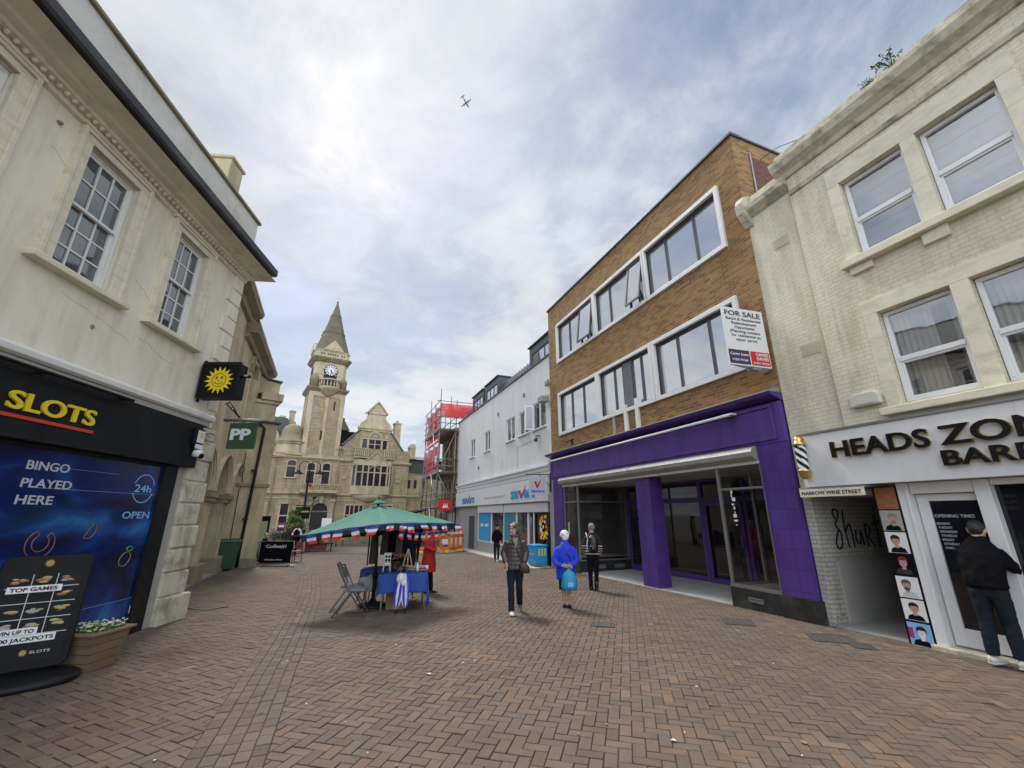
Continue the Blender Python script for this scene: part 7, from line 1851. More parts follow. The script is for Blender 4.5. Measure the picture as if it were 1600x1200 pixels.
# man leaning in at the barber's door, seen from behind
def man_door():
    p = SR.w(-2.36, .24); zz = gz(0, 6) + .035
    f = Fig('man in a black jacket and dark jeans looking in at the barber shop door', (p[0], p[1], zz), R(116), 1.72)
    f.head((.0, -.19, 1.535), 6, 24, 0, 'hair_black', 'short', (0, -.11, 1.41), False)
    def ex(mb): mb.loft([f.ell(1.40, .11, .09, 0, -.09), f.ell(1.45, .10, .085, 0, -.125), f.ell(1.47, .07, .06, 0, -.13)])
    f.torso([(.86, .19, .14, 0, .03), (.89, .20, .145, 0, .03), (1.0, .205, .145, 0, .02), (1.15, .215, .145, 0, -.015), (1.28, .20, .14, 0, -.055), (1.36, .165, .12, 0, -.085), (1.42, .11, .09, 0, -.10)],
            [([(-.16, -.06, 1.300), (-.25, -.10, 1.12), (-.20, -.30, 1.03)], [.070, .064, .05]), ([(.16, -.06, 1.300), (.215, -.10, 1.10), (.215, -.27, 1.0)], [.070, .064, .05])], 'coat_black', 'jacket', .013, ex)
    f.legs([(-.09, .03, .84), (-.10, .0, .46), (-.11, .04, .09)], [(.09, .03, .84), (.10, .02, .46), (.12, .06, .09)], 'jeans_dark', r=(.098, .075, .062, .06))
    f.shoe((-.11, .03, 0), 12, 'trainer_white', 'trainer_white'); f.shoe((.125, .05, 0), -14, 'trainer_white', 'trainer_white')
    mb = MB()
    for sx, yy in ((-.11, .03), (.125, .05)):
        for q in range(3): f.lim(mb, [(sx - .046, yy - .03 - q * .022, .03), (sx - .040, yy - .04 - q * .022, .055)], [.004, .004], 5); f.lim(mb, [(sx + .046, yy - .03 - q * .022, .03), (sx + .040, yy - .04 - q * .022, .055)], [.004, .004], 5)
    mb.build('shoe_stripes', 'leather_black', f.rt)
    f.hand((-.19, -.315, 1.02), (.4, -.8, -.1), (.4, .1, 1), .6); f.hand((.225, -.28, .97), (.15, -.6, -.75), (-.7, -.3, .3), .8)
    f.done()
    q = thing('folded_paper', 'folded white paper in the hand of the man at the barber door', 'paper', f.rt.location, f.rt.rotation_euler[2])
    mb = MB(); mb.loft([[f.P((.24 + x, -.36 + y, .88 + z)) for x, y, z in ((-.05, 0, .03), (.05, .02, .05), (.05, .022, .05), (-.05, .004, .03))], [f.P((.24 + x, -.36 + y, .88 + z)) for x, y, z in ((-.03, -.05, -.03), (.06, -.03, -.02), (.06, -.028, -.02), (-.03, -.046, -.03))]], 0, False); mb.build('sheet', 'letter_white', q)
man_door()
def woman_red():
    f = Fig('woman in a long red coat standing behind the blue covered stall table', at(-2.14, 11.72), R(78), 1.66)
    f.head((.0, -.06, 1.58), 12, 14, 0, 'hair_grey', 'bob')
    f.torso([(.50, .245, .185, 0, .01), (.54, .25, .19, 0, .01), (.8, .225, .17, 0, .01), (1.02, .195, .145, 0, .01), (1.25, .19, .145, 0, .0), (1.36, .155, .115, 0, .005), (1.43, .10, .08, 0, .0), (1.49, .085, .08, 0, -.01)],
            [([(-.15, .0, 1.325), (-.225, .0, 1.10), (-.11, -.23, 1.02)], [.070, .067, .052]), ([(.15, .0, 1.325), (.225, .0, 1.10), (.11, -.25, 1.0)], [.070, .067, .052])], 'coat_red', 'coat')
    f.legs([(-.085, .01, .84), (-.085, .0, .46), (-.08, .02, .08)], [(.085, .01, .84), (.08, -.02, .46), (.08, -.05, .08)], 'trousers_black', r=(.085, .065, .06, .06))
    f.shoe((-.08, .02, 0), 8); f.shoe((.08, -.06, 0), -8)
    f.hand((-.10, -.245, 1.015), (.75, -.5, -.15), (.2, .1, 1), .9); f.hand((.10, -.265, .995), (-.75, -.5, -.15), (-.2, .1, 1), .9)
    f.done()
woman_red()
def bystander(label, loc, rz, H, stride, coat):
    f = Fig(label, loc, rz, H)
    f.head((.0, -.03, 1.585), 5, 5, 0, 'hair_grey', 'short')
    f.torso([(.78, .215, .15, 0, .01), (.81, .22, .155, 0, .01), (1.05, .21, .145, 0, .01), (1.28, .20, .14, 0, .01), (1.37, .155, .115, 0, .01), (1.43, .10, .08, 0, .0), (1.47, .08, .07, 0, -.01)],
            [([(-.155, .01, 1.315), (-.235, .03, 1.10), (-.23, -.04, .90)], [.070, .066, .054]), ([(.155, .01, 1.315), (.235, .03, 1.10), (.23, -.04, .90)], [.070, .066, .054])], coat, 'coat')
    f.legs([(-.085, .01, .84), (-.09, -stride * .6, .46), (-.09, -stride, .08)], [(.085, .01, .84), (.09, stride * .2, .46), (.09, stride, .10)], 'trousers_black')
    f.shoe((-.09, -stride - .02, 0), 6); f.shoe((.09, stride, .02), -6, toe=10 if stride > .05 else 0)
    f.hand((-.23, -.05, .885), (.05, -.15, -1), (.4, -.9, 0), .5); f.hand((.23, -.05, .885), (-.05, -.15, -1), (-.4, -.9, 0), .5)
    f.done()
bystander('person in a dark navy coat standing with back turned behind the stall table', at(-3.12, 12.75), R(172), 1.72, .03, 'coat_navy')
bystander('person in a dark suit walking away beyond the green parasol', at(-4.32, 20.4), R(205), 1.72, .16, 'coat_black')
def waiter():
    f = Fig('server in a dark waistcoat with white sleeves walking beside the coffee banner', at(-11.72, 24.3), R(10), 1.62)
    f.skin_m = 'skin_dark'
    f.head((.0, -.02, 1.585), 10, 4, 0, 'hair_black', 'short')
    mb = MB(); mb.loft([f.ell(1.0, .17, .12, 0, .01), f.ell(1.3, .19, .12, 0, .01), f.ell(1.38, .17, .10, 0, .01), f.ell(1.44, .08, .07, 0, .01)])
    for sg in (-1, 1): f.lim(mb, [(sg * .145, .01, 1.32), (sg * .235, .03, 1.12), (sg * .20, -.13, 1.06)], [.066, .058, .046])
    mb.skin('shirt', 'shirt_white', f.rt, .014, 2)
    mb = MB(); mb.loft([f.ell(.86, .185, .135, 0, .01), f.ell(1.05, .178, .13, 0, .01), f.ell(1.28, .185, .135, 0, .01), f.ell(1.36, .13, .115, 0, .01), f.ell(1.40, .09, .09, 0, .01)]); mb.build('waistcoat', 'coat_black', f.rt)
    mb = MB(); mb.loft([f.ell(.98, .195, .142, 0, .01), f.ell(1.06, .19, .14, 0, .01)]); mb.build('belt', 'maroon', f.rt)
    f.legs([(-.085, .01, .84), (-.08, -.04, .46), (-.06, -.02, .08)], [(.085, .01, .84), (.06, .02, .46), (.03, .06, .08)], 'trousers_black')
    f.shoe((-.06, -.04, 0), 6); f.shoe((.03, .06, .01), -6)
    f.hand((-.21, -.145, 1.06), (.6, -.6, .1), (0, .1, 1), .7); f.hand((.21, -.145, 1.06), (-.6, -.6, .1), (0, .1, 1), .7)
    f.done()
waiter()
def seated():
    f = Fig('person in a dark coat seated at the cafe table beside the stone corner', at(-11.0, 19.9), R(70), 1.62)
    f.head((.0, -.07, 1.17), -20, 8, 0, 'hair_brown', 'short', (0, -.03, 1.02))
    f.torso([(.44, .19, .16, 0, .03), (.5, .20, .16, 0, .03), (.7, .195, .145, 0, .02), (.88, .205, .14, 0, .0), (.96, .18, .115, 0, -.01), (1.02, .10, .08, 0, -.02), (1.06, .08, .075, 0, -.025)],
            [([(-.185, 0, .94), (-.26, -.04, .70), (-.16, -.28, .78)], [.078, .066, .05]), ([(.185, 0, .94), (.26, -.04, .70), (.14, -.30, .78)], [.078, .066, .05])], 'coat_black', 'coat')
    mb = MB(); mb.loft([f.ell(.40, .17, .15, 0, .02), f.ell(.55, .175, .15, 0, .02)])
    for sg in (-1, 1): f.lim(mb, [(sg * .09, .0, .47), (sg * .10, -.40, .49), (sg * .10, -.40, .46), (sg * .10, -.38, .09)], [.085, .066, .062, .05])
    mb.skin('trousers', 'trousers_black', f.rt, .013, 2)
    f.shoe((-.10, -.40, 0), 0); f.shoe((.10, -.40, 0), 0)
    f.hand((-.15, -.295, .785), (.2, -1, 0), (.6, 0, .8), .4); f.hand((.13, -.315, .785), (-.2, -1, 0), (-.6, 0, .8), .4)
    f.done()
seated()
# ================================================================ market stall
def parasol():
    t = thing('market_parasol', 'green square parasol leaning over the stall tables', 'parasol', (-2.95, 9.88, gz(0, 9.88)))
    o = Vector((-2.95, 9.88, gz(0, 9.88)))
    apex = Vector((-3.03, 9.9, 1.96)) - o
    Cn = [Vector(p) - o for p in ((-4.22, 8.95, 1.30), (-2.43, 8.62, 1.54), (-1.36, 10.62, 1.50), (-3.4, 11.3, 1.32))]
    mb = MB(); rows = []; n = 10
    per = []
    for i in range(4):
        a, b = Cn[i], Cn[(i + 1) % 4]
        for j in range(n):
            q = j / n; p = a.lerp(b, q); sag = math.sin(math.pi * q); m = p.lerp(apex, .06 * sag); m.z -= .015 * sag; per.append(m)
    tp = apex - Vector((0, 0, .05))
    for k in range(9):
        u = k / 8; u2 = .07 + .93 * u
        rows.append([tuple(tp.lerp(p, u2) + Vector((0, 0, (-.035 + .05 * abs(2 * ((i % n) / n) - 1) ** 2) * math.sin(math.pi * u2) + .006 * math.sin(i * 2.3 + k)))) for i, p in enumerate(per)])
    mb.loft(rows, 0, True, False); lo = [[(x, y, z - .012) for x, y, z in r] for r in rows]; mb.loft(lo, 0, True, False)
    mb.build('canopy', 'canopy_green', t, recalc=False)
    mb = MB(); vr = [[tuple(apex.lerp(p, u) + Vector((0, 0, h))) for p in per] for u, h in ((.02, .075), (.11, .035), (.115, .028))]; mb.loft(vr, 0, True, True); mb.build('vent_cap', 'canopy_green', t)
    mb = MB(); mb.tube([apex + Vector((0, 0, .05)), apex + Vector((0, 0, .13))], [.02, .012], 8); mb.build('finial', 'black_metal', t)
    mb = MB(); mb.tube([(0, 0, .05), (.0, .0, 1.0), (-.05, .01, 1.75), apex], .028, 10); mb.tube([(0, 0, .05), (0, 0, .62)], .042, 10); mb.tube([(0, 0, .55), (0, .0, .66)], .055, 10); mb.tube([(.05, -.02, .6), (-.16, -.05, .66), (-.2, -.05, .62)], .012, 6); mb.build('pole', 'black_metal', t)
    mb = MB(); mb.lathe([(.30, .0), (.30, .04), (.24, .07), (.08, .10), (.05, .16)], 0, 0, 24); mb.build('base', 'black_metal', t)
    for c in Cn + [Cn[i].lerp(Cn[(i + 1) % 4], .5) for i in range(4)]:
        mb = MB(); mb.tube([apex - Vector((0, 0, .10)), apex.lerp(c, .55) - Vector((0, 0, .11)), c - Vector((0, 0, .03))], .009, 5); mb.build('rib', 'black_metal', t)
    mb = MB(); dn = [Vector(p) + Vector((0, 0, -.13)) for p in per]; mb.loft([[tuple(p + Vector((0, 0, -.004))) for p in per + per[:1]], [tuple(p) for p in dn + dn[:1]]], 0, True, False, False); mb.build('valance', 'canopy_shaded', t, recalc=False)
    # bunting tied along the near and right hand edges
    b = thing('bunting', 'string of red white and blue flags hanging from the rim of the green parasol', 'bunting', o)
    rnd = random.Random(12)
    line = []
    for i in (0, 1): line += [Cn[i].lerp(Cn[i + 1], q / 12) for q in range(12)]
    line.append(Cn[2])
    cord = MB(); pts = [p + Vector((0, -.025 if i < 12 else .0, -.01 - .012 * math.sin(i * 1.3))) + (Vector((.02, 0, 0)) if i >= 12 else Vector()) for i, p in enumerate(line)]; cord.tube(pts, .008, 5); cord.build('cord', 'flag_blue', b)
    def flag(p, d, h, w, tilt, par):
        d = d.normalized(); nrm = Vector((d.y, -d.x, 0)); mb = MB(); nx, nz = 6, 9
        dn = (Vector((0, 0, -1)) + d * tilt + nrm * rnd.uniform(-.15, .3)).normalized()
        ph = rnd.uniform(0, 6)
        G = [[p + d * (w * (i / nx - .5)) + dn * (h * j / nz) + nrm * (.018 * math.sin(ph + i * 1.1 + j * .5) * j / nz) for i in range(nx + 1)] for j in range(nz + 1)]
        for j in range(nz):
            for i in range(nx): mb.add([G[j][i], G[j][i + 1], G[j + 1][i + 1], G[j + 1][i]], [(0, 1, 2, 3)], j // 3, True)
        mb.build('flag', ['flag_blue', 'flag_white', 'flag_red'], par, recalc=False)
    k = 0
    for i in range(0, len(pts) - 1):
        if i not in (1, 3, 5, 7, 9, 10, 12, 14, 15, 17, 19, 21): continue
        p = pts[i].lerp(pts[i + 1], .5); d = pts[i + 1] - pts[i]
        flag(p, d, .185 + rnd.uniform(-.04, .02), .20 + rnd.uniform(-.03, .02), rnd.uniform(-.6, .6), b)
    flag(pts[0], Vector((.6, -1, 0)), .19, .14, -.4, b); flag(pts[-1], Vector((.9, .3, 0)), .19, .15, .6, b)
    b2 = thing('bunting', 'second string of flags sagging across the underside of the green parasol behind', 'bunting', o)
    p0, p1 = Cn[1] + Vector((.1, .5, -.16)), Cn[2] + Vector((-.1, .1, -.13)); P = [p0.lerp(p1, q / 8) - Vector((0, 0, .07 * math.sin(math.pi * q / 8))) for q in range(9)]
    mb = MB(); mb.tube(P, .006, 5); mb.build('cord', 'flag_blue', b2)
    for i in range(8): flag(P[i].lerp(P[i + 1], .5), P[i + 1] - P[i], .15, .12, rnd.uniform(-.3, .3), b2)
parasol()
def cloth(name, label, x0, x1, y0, y1, z, drops, mat, loc, rz, seed=1):
    """cloth over a table top: front, right, back, left drop lengths; ends hang in folds"""
    t = thing(name, label, 'tablecloth', loc, rz); rnd = random.Random(seed); mb = MB()
    nx = 40; dF, dR, dB, dL = drops
    def H(x, y):                            # fold the sheet over each edge
        px, py, pz = x, y, z
        if x < x0: pz -= (x0 - x); px = x0 - .02 - .05 * (x0 - x)
        if x > x1: pz -= (x - x1); px = x1 + .02 + .05 * (x - x1)
        if y < y0: q = y0 - y; pz -= q; py = y0 - .015 - .10 * q - .022 * math.sin(x * 17 + seed) * min(q * 4, 1)
        if y > y1: q = y - y1; pz -= q; py = y1 + .015 + .05 * q
        if x > x1 or x < x0: py += .02 * math.sin(pz * 14 + seed) ; px += .025 * math.sin(y * 16 + seed) * min(abs(x - (x1 if x > x1 else x0)) * 4, 1)
        if (x > x1 or x < x0) and y < y0: pz = max(z - math.hypot(x - (x1 if x > x1 else x0), y - y0) * 1.05, pz + .0) - .05
        return (px, py, pz + .004 * math.sin(x * 9) * math.sin(y * 11))
    xs = [x0 - dL + (x1 - x0 + dL + dR) * i / nx for i in range(nx + 1)]; ys = [y0 - dF + (y1 - y0 + dF + dB) * j / nx for j in range(nx + 1)]
    mb.loft([[H(x, y) for x in xs] for y in ys], 0, True, False, False)
    o = mb.build('cloth', mat, t, recalc=False)
    s = o.modifiers.new('t', 'SOLIDIFY'); s.thickness = .004
    return t
def stall():
    rz = R(12); org = (-2.27, 9.62, gz(0, 9.5))
    T = Matrix.Translation(Vector(org)) @ Matrix.Rotation(rz, 4, 'Z')
    tb = thing('folding_table', 'folding table with splayed metal legs under the blue cloth', 'table', org, rz)
    mb = MB(); mb.box(-.46, .46, -.30, .34, .66, .69); mb.build('top', 'cloth_grey', tb)
    for sx in (-1, 1):
        for sy, yy in ((-1, -.24), (1, .28)):
            mb = MB(); mb.tube([(sx * .36, yy, .66), (sx * .40, yy + sy * .02, .40), (sx * .46 if sx > 0 else -.40, yy + sy * .05, .0)], .016, 8); mb.build('leg', 'galvanised', tb)
    cloth('blue_tablecloth', 'plain blue cloth hanging in a point over the front of the stall table', -.47, .47, -.31, .35, .695, (.34, .46, .12, .16), 'cloth_blue', org, rz, 2)
    org2 = (-3.02, 10.35, gz(0, 10.4))
    t2 = thing('folding_table', 'second folding table with a grey cloth end behind the parasol pole', 'table', org2, R(10))
    mb = MB(); mb.box(-.30, 1.1, -.3, .35, .68, .71); mb.build('top', 'cloth_grey', t2)
    for x, y in ((-.2, -.22), (1.0, -.22), (-.2, .28), (1.0, .28)):
        mb = MB(); mb.tube([(x, y, 0), (x, y, .68)], .015, 6); mb.build('leg', 'galvanised', t2)
    cloth('grey_tablecloth', 'pale grey cloth hanging over the table end behind the parasol pole', -.31, 1.0, -.31, .36, .715, (.44, .05, .1, .40), 'cloth_grey', org2, R(10), 4)
    cloth('blue_overcloth', 'short blue cloth laid over the grey cloth behind the parasol pole', -.33, .2, -.32, .2, .722, (.14, .1, .05, .20), 'cloth_blue', org2, R(10), 6)
    def on(x, y, z=.702): return tuple(T @ Vector((x, y, z)))
    e = thing('wooden_easel', 'small pale wooden easel standing on the blue covered table', 'easel', on(.06, -.12), rz)
    for p, q in (((-.13, -.03, 0), (-.005, .0, .46)), ((.13, -.03, 0), (.005, .0, .46)), ((.0, .16, 0), (.0, .0, .45)), ((-.09, -.03, .13), (.09, -.03, .13))):
        mb = MB(); mb.tube([p, q], .0105, 6); mb.build('leg' if q[2] > .2 else 'ledge', 'pine', e)
    mb = MB(); mb.tube([(0, -.01, .1), (0, -.005, .3)], .012, 6); mb.build('centre_strut', 'pine', e)
    c = thing('toy_chair', 'small white dolls chair standing on the blue covered table', 'ornament', on(-.36, .0), rz)
    for x in (-.06, .06):
        for y in (-.05, .06):
            mb = MB(); mb.tube([(x * 1.2, y * 1.2, 0), (x, y, .16)], .008, 6); mb.build('leg', 'letter_white', c)
    mb = MB(); mb.box(-.075, .075, -.065, .075, .16, .178); mb.build('seat', 'letter_white', c)
    mb = MB()
    for x in (-.06, .0, .06): mb.tube([(x, .065, .178), (x, .09, .34)], .007, 6)
    mb.box(-.075, .075, .08, .10, .32, .37); mb.box(-.07, .07, .078, .095, .25, .27); mb.build('backrest', 'letter_white', c)
    bx = thing('cardboard_box', 'brown cardboard box standing on the paving under the blue covered table', 'box', tuple(T @ Vector((-.16, .12, 0))), rz + .1)
    mb = MB(); mb.box(-.17, .17, -.14, .14, 0, .40); mb.build('carton', 'cardboard', bx)
    mb = MB(); mb.box(-.03, .03, -.143, -.141, 0, .40); mb.build('tape', 'pine', bx)
    # folded stick umbrella leaning on the table front
    def umb(lab, x, tip, lean, mats):
        p = T @ Vector((x, -.50, 0)); u = thing('folded_umbrella', lab, 'umbrella', tuple(p), rz)
        mb = MB(); n = 16
        prof = [(.012, .10), (.045, .16), (.068, .30), (.07, .42), (.06, .55), (.04, .66), (.022, .72)]
        rows = [[(r * (1 + .25 * (i % 2)) * math.cos(2 * math.pi * i / n) + lean * z, r * (1 + .25 * (i % 2)) * math.sin(2 * math.pi * i / n) + .18 * z, z) for i in range(n)] for r, z in prof]
        for a, b in zip(rows, rows[1:]):
            for i in range(n): j = (i + 1) % n; mb.add([a[i], a[j], b[j], b[i]], [(0, 1, 2, 3)], (i // 2) % 2, True)
        mb.build('canopy', mats, u, recalc=False)
        mb = MB(); mb.tube([(0, 0, 0), (lean * .85, .153, .85)], .007, 6); mb.build('shaft', 'black_metal', u)
        mb = MB(); mb.lathe([(.008, 0), (.014, .02), (.014, .07), (.008, .08)], 0, 0, 8); mb.build('ferrule', 'black_metal', u)
        if tip: mb = MB(); mb.blob((lean * .64, .09, .62), (.10, .08, .11), 9, 6); mb.blob((lean * .6 + .06, .07, .54), (.07, .06, .07), 8, 5); mb.build('tied_cover', mats[1], u)
    umb('blue and white striped folded umbrella with its bundled cover leaning on the blue tablecloth', -.10, True, .09, ['umbrella_blue', 'umbrella_white'])
    umb('slimmer blue and white folded umbrella to the right of the bundled one', .08, False, -.07, ['umbrella_white', 'umbrella_blue'])
    # rail with hanging clothes at the back of the stall
    rl = thing('clothes_rail', 'black clothes rail standing behind the parasol pole', 'rail', (-3.12, 10.95, gz(0, 11)), R(14))
    mb = MB()
    for x in (-.35, .75): mb.tube([(x, 0, 0), (x, 0, 1.5)], .016, 6); mb.tube([(x, -.25, .02), (x, .25, .02)], .016, 6)
    mb.tube([(-.35, 0, 1.5), (.75, 0, 1.5)], .016, 6); mb.build('frame', 'black_metal', rl)
    for i, (x, m, lab, w, z0) in enumerate(((-.22, 'scarf_print', 'brown patterned scarf hanging at the left end of the clothes rail', .09, .75), (.02, 'scarf_print', 'wider patterned shawl hanging beside the brown scarf', .09, .95), (.20, 'coat_black', 'black jacket hanging in the middle of the clothes rail', .13, .80), (.36, 'hair_brown', 'dark brown cardigan hanging beside the black jacket', .11, .9), (.58, 'coat_navy', 'dark navy coat hanging at the right end of the clothes rail', .17, .62))):
        g = thing('hanging_garment', lab, 'clothing', tuple(Vector((-3.12, 10.95, gz(0, 11))) + Matrix.Rotation(R(14), 3, 'Z') @ Vector((x, -.02, 0))), R(14), 'garments on the stall rail')
        mb = MB(); n = 20
        mb.loft([[(w * s_ * (1 + .0) * math.cos(2 * math.pi * q / n), (.05 + .02 * math.sin(q * 2.1)) * math.sin(2 * math.pi * q / n), z) for q in range(n)] for z, s_ in ((z0, 1.05), (z0 + .02, 1.1), (1.2, 1.0), (1.40, .9), (1.46, .4), (1.49, .1))]); mb.build('garment', m, g)
        mb = MB(); mb.tube([(0, 0, 1.46), (0, 0, 1.50), (.02, 0, 1.53), (0, 0, 1.545)], .005, 5); mb.build('hanger_hook', 'steel', g)
    for lab, nm, x, y, prof, m in (('small white bottle standing right of the easel', 'bottle', .27, .02, [(.03, 0), (.03, .10), (.012, .13), (.012, .17)], 'letter_white'), ('squat dark pot standing left of the toy chair', 'pot', -.20, .16, [(.05, 0), (.075, .06), (.05, .12), (.055, .13)], 'leather_brown'), ('tall dark vase at the back of the blue table', 'vase', -.02, .22, [(.04, 0), (.06, .10), (.03, .2), (.045, .26)], 'room_dark')):
        q = thing(nm, lab, nm, on(x, y), rz); mb = MB(); mb.lathe(prof, 0, 0, 14); mb.build('vessel', m, q)
    q = thing('folded_textile', 'pile of folded pink textile on the right end of the blue table', 'textile', on(.33, .12), rz)
    for i in range(4): mb = MB(); mb.box(-.13 + .006 * i, .12 - .01 * (i % 2), -.11, .12 - .008 * i, i * .022, i * .022 + .02); mb.build('folded_layer', 'cloth_pink' if i % 2 else 'scarf_print', q, .006)
    fl = thing('flower_arrangement', 'dark basket of dried yellow flowers on the table behind the easel', 'flowers', (-2.62, 10.25, gz(0, 10.2) + .715), 0)
    mb = MB(); mb.lathe([(.08, 0), (.11, .1), (.12, .14), (.02, .15)], 0, 0, 12); mb.build('basket', 'leather_brown', fl)
    mb = MB(); rnd = random.Random(4)
    for i in range(60): a, r = rnd.uniform(0, 6.28), rnd.uniform(0, .2); mb.blob((r * math.cos(a), r * math.sin(a), .2 + rnd.uniform(0, .14) * (1 - r * 2)), (.018, .018, .018), 6, 4, rnd.choice([0, 0, 1]))
    mb.build('blooms', ['outline_gold', 'scarf_print'], fl)
    def chair(lab, loc, rz):
        c = thing('folding_chair', lab, 'chair', loc, rz, 'grey folding chairs at the stall')   # seat looks towards +x
        for y in (-.21, .21):
            mb = MB(); mb.tube([(.30, y, 0), (-.02, y, .45), (-.24, y, .88)], .014, 8); mb.build('front_leg', 'chair_grey', c)
            mb = MB(); mb.tube([(-.30, y * .88, 0), (-.13, y * .88, .25), (.02, y * .88, .46)], .013, 8); mb.build('rear_leg', 'chair_grey', c)
        mb = MB(); mb.tube([(-.24, -.21, .88), (-.25, -.1, .895), (-.25, .1, .895), (-.24, .21, .88)], .014, 8); mb.tube([(-.26, -.185, .06), (-.26, .185, .06)], .011, 6); mb.tube([(.22, -.21, .11), (.22, .21, .11)], .011, 6); mb.build('cross_bar', 'chair_grey', c)
        mb = MB(); mb.prism([(-.14, -.19), (.25, -.185), (.28, -.12), (.28, .12), (.25, .185), (-.14, .19)], .435, .475, 0, 'z'); mb.build('seat', 'chair_pad', c, .012)
        mb = MB(); mb.loft([[(-.155 + x, -.20, z) for x, z in ((0, .66), (.02, .665), (-.055, .86), (-.075, .855))], [(-.185 + x, -.0, z) for x, z in ((0, .66), (.02, .665), (-.055, .86), (-.075, .855))], [(-.155 + x, .20, z) for x, z in ((0, .66), (.02, .665), (-.055, .86), (-.075, .855))]], 0, False); mb.build('backrest', 'chair_pad', c, .008)
        return c
    chair('nearer grey metal folding chair facing the stall table', (-3.10, 9.0, gz(0, 9.0)), R(8))
    chair('farther grey metal folding chair half hidden behind the nearer one', (-3.36, 9.5, gz(0, 9.5)), R(14))
stall()

# ================================================================ cafe corner
def cafe():
    b = thing('cafe_banner', 'black canvas cafe windbreak lettered Coffee beside the stone corner', 'banner', (-9.75, 18.65, gz(0, 18.65)), R(4))
    mb = MB(); mb.box(-.62, .62, -.012, .012, .10, .92); mb.build('canvas', 'coat_black', b)
    mb = MB()
    for x in (-.68, .68): mb.tube([(x, 0, .0), (x, 0, .96)], .018, 8); mb.lathe([(.20, 0), (.20, .015), (.03, .04)], x, 0, 16)
    mb.tube([(-.68, 0, .94), (.68, 0, .94)], .014, 6); mb.tube([(-.68, 0, .09), (.68, 0, .09)], .014, 6); mb.build('frame', 'steel', b)
    mb = MB(); fn = lambda x, z, d: (x, -.013 - d, z); text(mb, 'Coffee#1', fn, -.42, .68, .80, .13, .004, .015); text(mb, 'Wild Bean About', fn, -.42, .20, .72, .06, .004, .01); mb.build('lettering', 'letter_white', b)
    s = thing('cafe_windbreak', 'grey framed cafe windbreak standing end on beside the seated person', 'banner', (-10.55, 18.7, gz(0, 18.7)), R(82))
    mb = MB(); mb.box(-.0, 1.1, -.01, .01, .12, .9); mb.build('canvas', 'coat_black', s)
    mb = MB()
    for x in (0, 1.1): mb.tube([(x, 0, 0), (x, 0, .95)], .016, 8); mb.lathe([(.2, 0), (.2, .015), (.03, .04)], x, 0, 14)
    mb.build('frame', 'steel', s)
    t = thing('cafe_table', 'small round cafe table with cups in front of the seated person', 'table', at(-10.25, 20.0), 0)
    mb = MB(); mb.lathe([(.36, 0), (.36, .03)], 0, 0, 24, z0=.70); mb.build('table_top', 'oak', t)
    mb = MB(); mb.lathe([(.22, 0), (.20, .02), (.03, .04), (.025, .70)], 0, 0, 16); mb.build('pedestal', 'black_metal', t)
    for i, (x, y, lab) in enumerate(((-.1, .05, 'white coffee cup nearer the seated person on the round table'), (.12, -.06, 'white coffee cup on the banner side of the round table'))):
        c = thing('coffee_cup', lab, 'cup', (-10.25 + x, 20.0 + y, gz(0, 20) + .73), 0, 'cups on the cafe table'); mb = MB(); mb.lathe([(.07, 0), (.075, .008), (.03, .01), (.042, .06), (.038, .06), (.02, .02)], 0, 0, 14); mb.build('cup_body', 'letter_white', c)
    def cchair(lab, loc, rz):
        c = thing('cafe_chair', lab, 'chair', loc, rz, 'red cafe chairs')
        for x in (-.19, .19):
            for y in (-.18, .2): mb = MB(); mb.tube([(x, y, 0), (x * .95, y * .95, .44 if y < 0 else .86)], .014, 6); mb.build('leg', 'black_metal', c)
        mb = MB(); mb.box(-.21, .21, -.2, .2, .44, .465); mb.build('seat', 'chair_red', c)
        mb = MB(); mb.box(-.20, .20, .175, .195, .55, .86); mb.build('backrest', 'chair_red', c)
    cchair('red cafe chair under the seated person by the stone corner', at(-11.02, 19.93), R(70)); cchair('empty red cafe chair on the banner side of the round table', at(-9.75, 20.3), R(250))
    m = thing('map_totem', 'tall street map board with a black header behind the seated person', 'sign', (-12.35, 22.0, gz(0, 22)), R(2))
    mb = MB(); mb.box(-.30, .30, -.05, .05, .0, 1.98); mb.build('frame', 'black_gloss', m)
    mb = MB(); mb.box(-.26, .24, -.056, -.051, .5, 1.74); mb.build('map_face', 'map_green', m)
    # planting behind the cafe
    pl = thing('stone_planter', 'long low stone planter behind the cafe tables', 'planter', (-13.3, 26.3, gz(0, 26.3)), R(3))
    mb = MB(); mb.box(-.9, 1.0, -.45, .45, 0, .62); mb.build('trough', 'stone_trim', pl, .03)
    def shrub(name, lab, loc, r, h, n, mat, leaf, seed, stems=8):
        t = thing(name, lab, 'plant', loc, 0); rnd = random.Random(seed); mb = MB(); sb = MB()
        for i in range(stems): a = rnd.uniform(0, 6.28); q = rnd.uniform(.3, .9); sb.tube([(0, 0, 0), (r * q * .5 * math.cos(a), r * q * .5 * math.sin(a), h * .5), (r * q * math.cos(a), r * q * math.sin(a), h * rnd.uniform(.7, .95))], [.02, .012, .005], 5)
        cl = [(rnd.uniform(-r, r) * .7, rnd.uniform(-r, r) * .5, rnd.uniform(.35, .95) * h, rnd.uniform(.25, .5) * r) for _ in range(12)]
        for i in range(n):
            x, y, z, cr = rnd.choice(cl); d = Vector((rnd.gauss(0, 1), rnd.gauss(0, 1), rnd.gauss(0, 1))).normalized() * cr * rnd.random() ** .4
            c = Vector((x, y, z)) + d; e = Vector((rnd.gauss(0, 1), rnd.gauss(0, 1), rnd.gauss(.3, 1))).normalized() * leaf * rnd.uniform(.6, 1.3); w = e.cross(Vector((rnd.random(), rnd.random(), 1))).normalized() * leaf * .28
            mb.quad(c, c + e * .5 + w, c + e, c + e * .5 - w)
        sb.build('stems', 'timber', t); mb.build('foliage', mat, t, recalc=False)
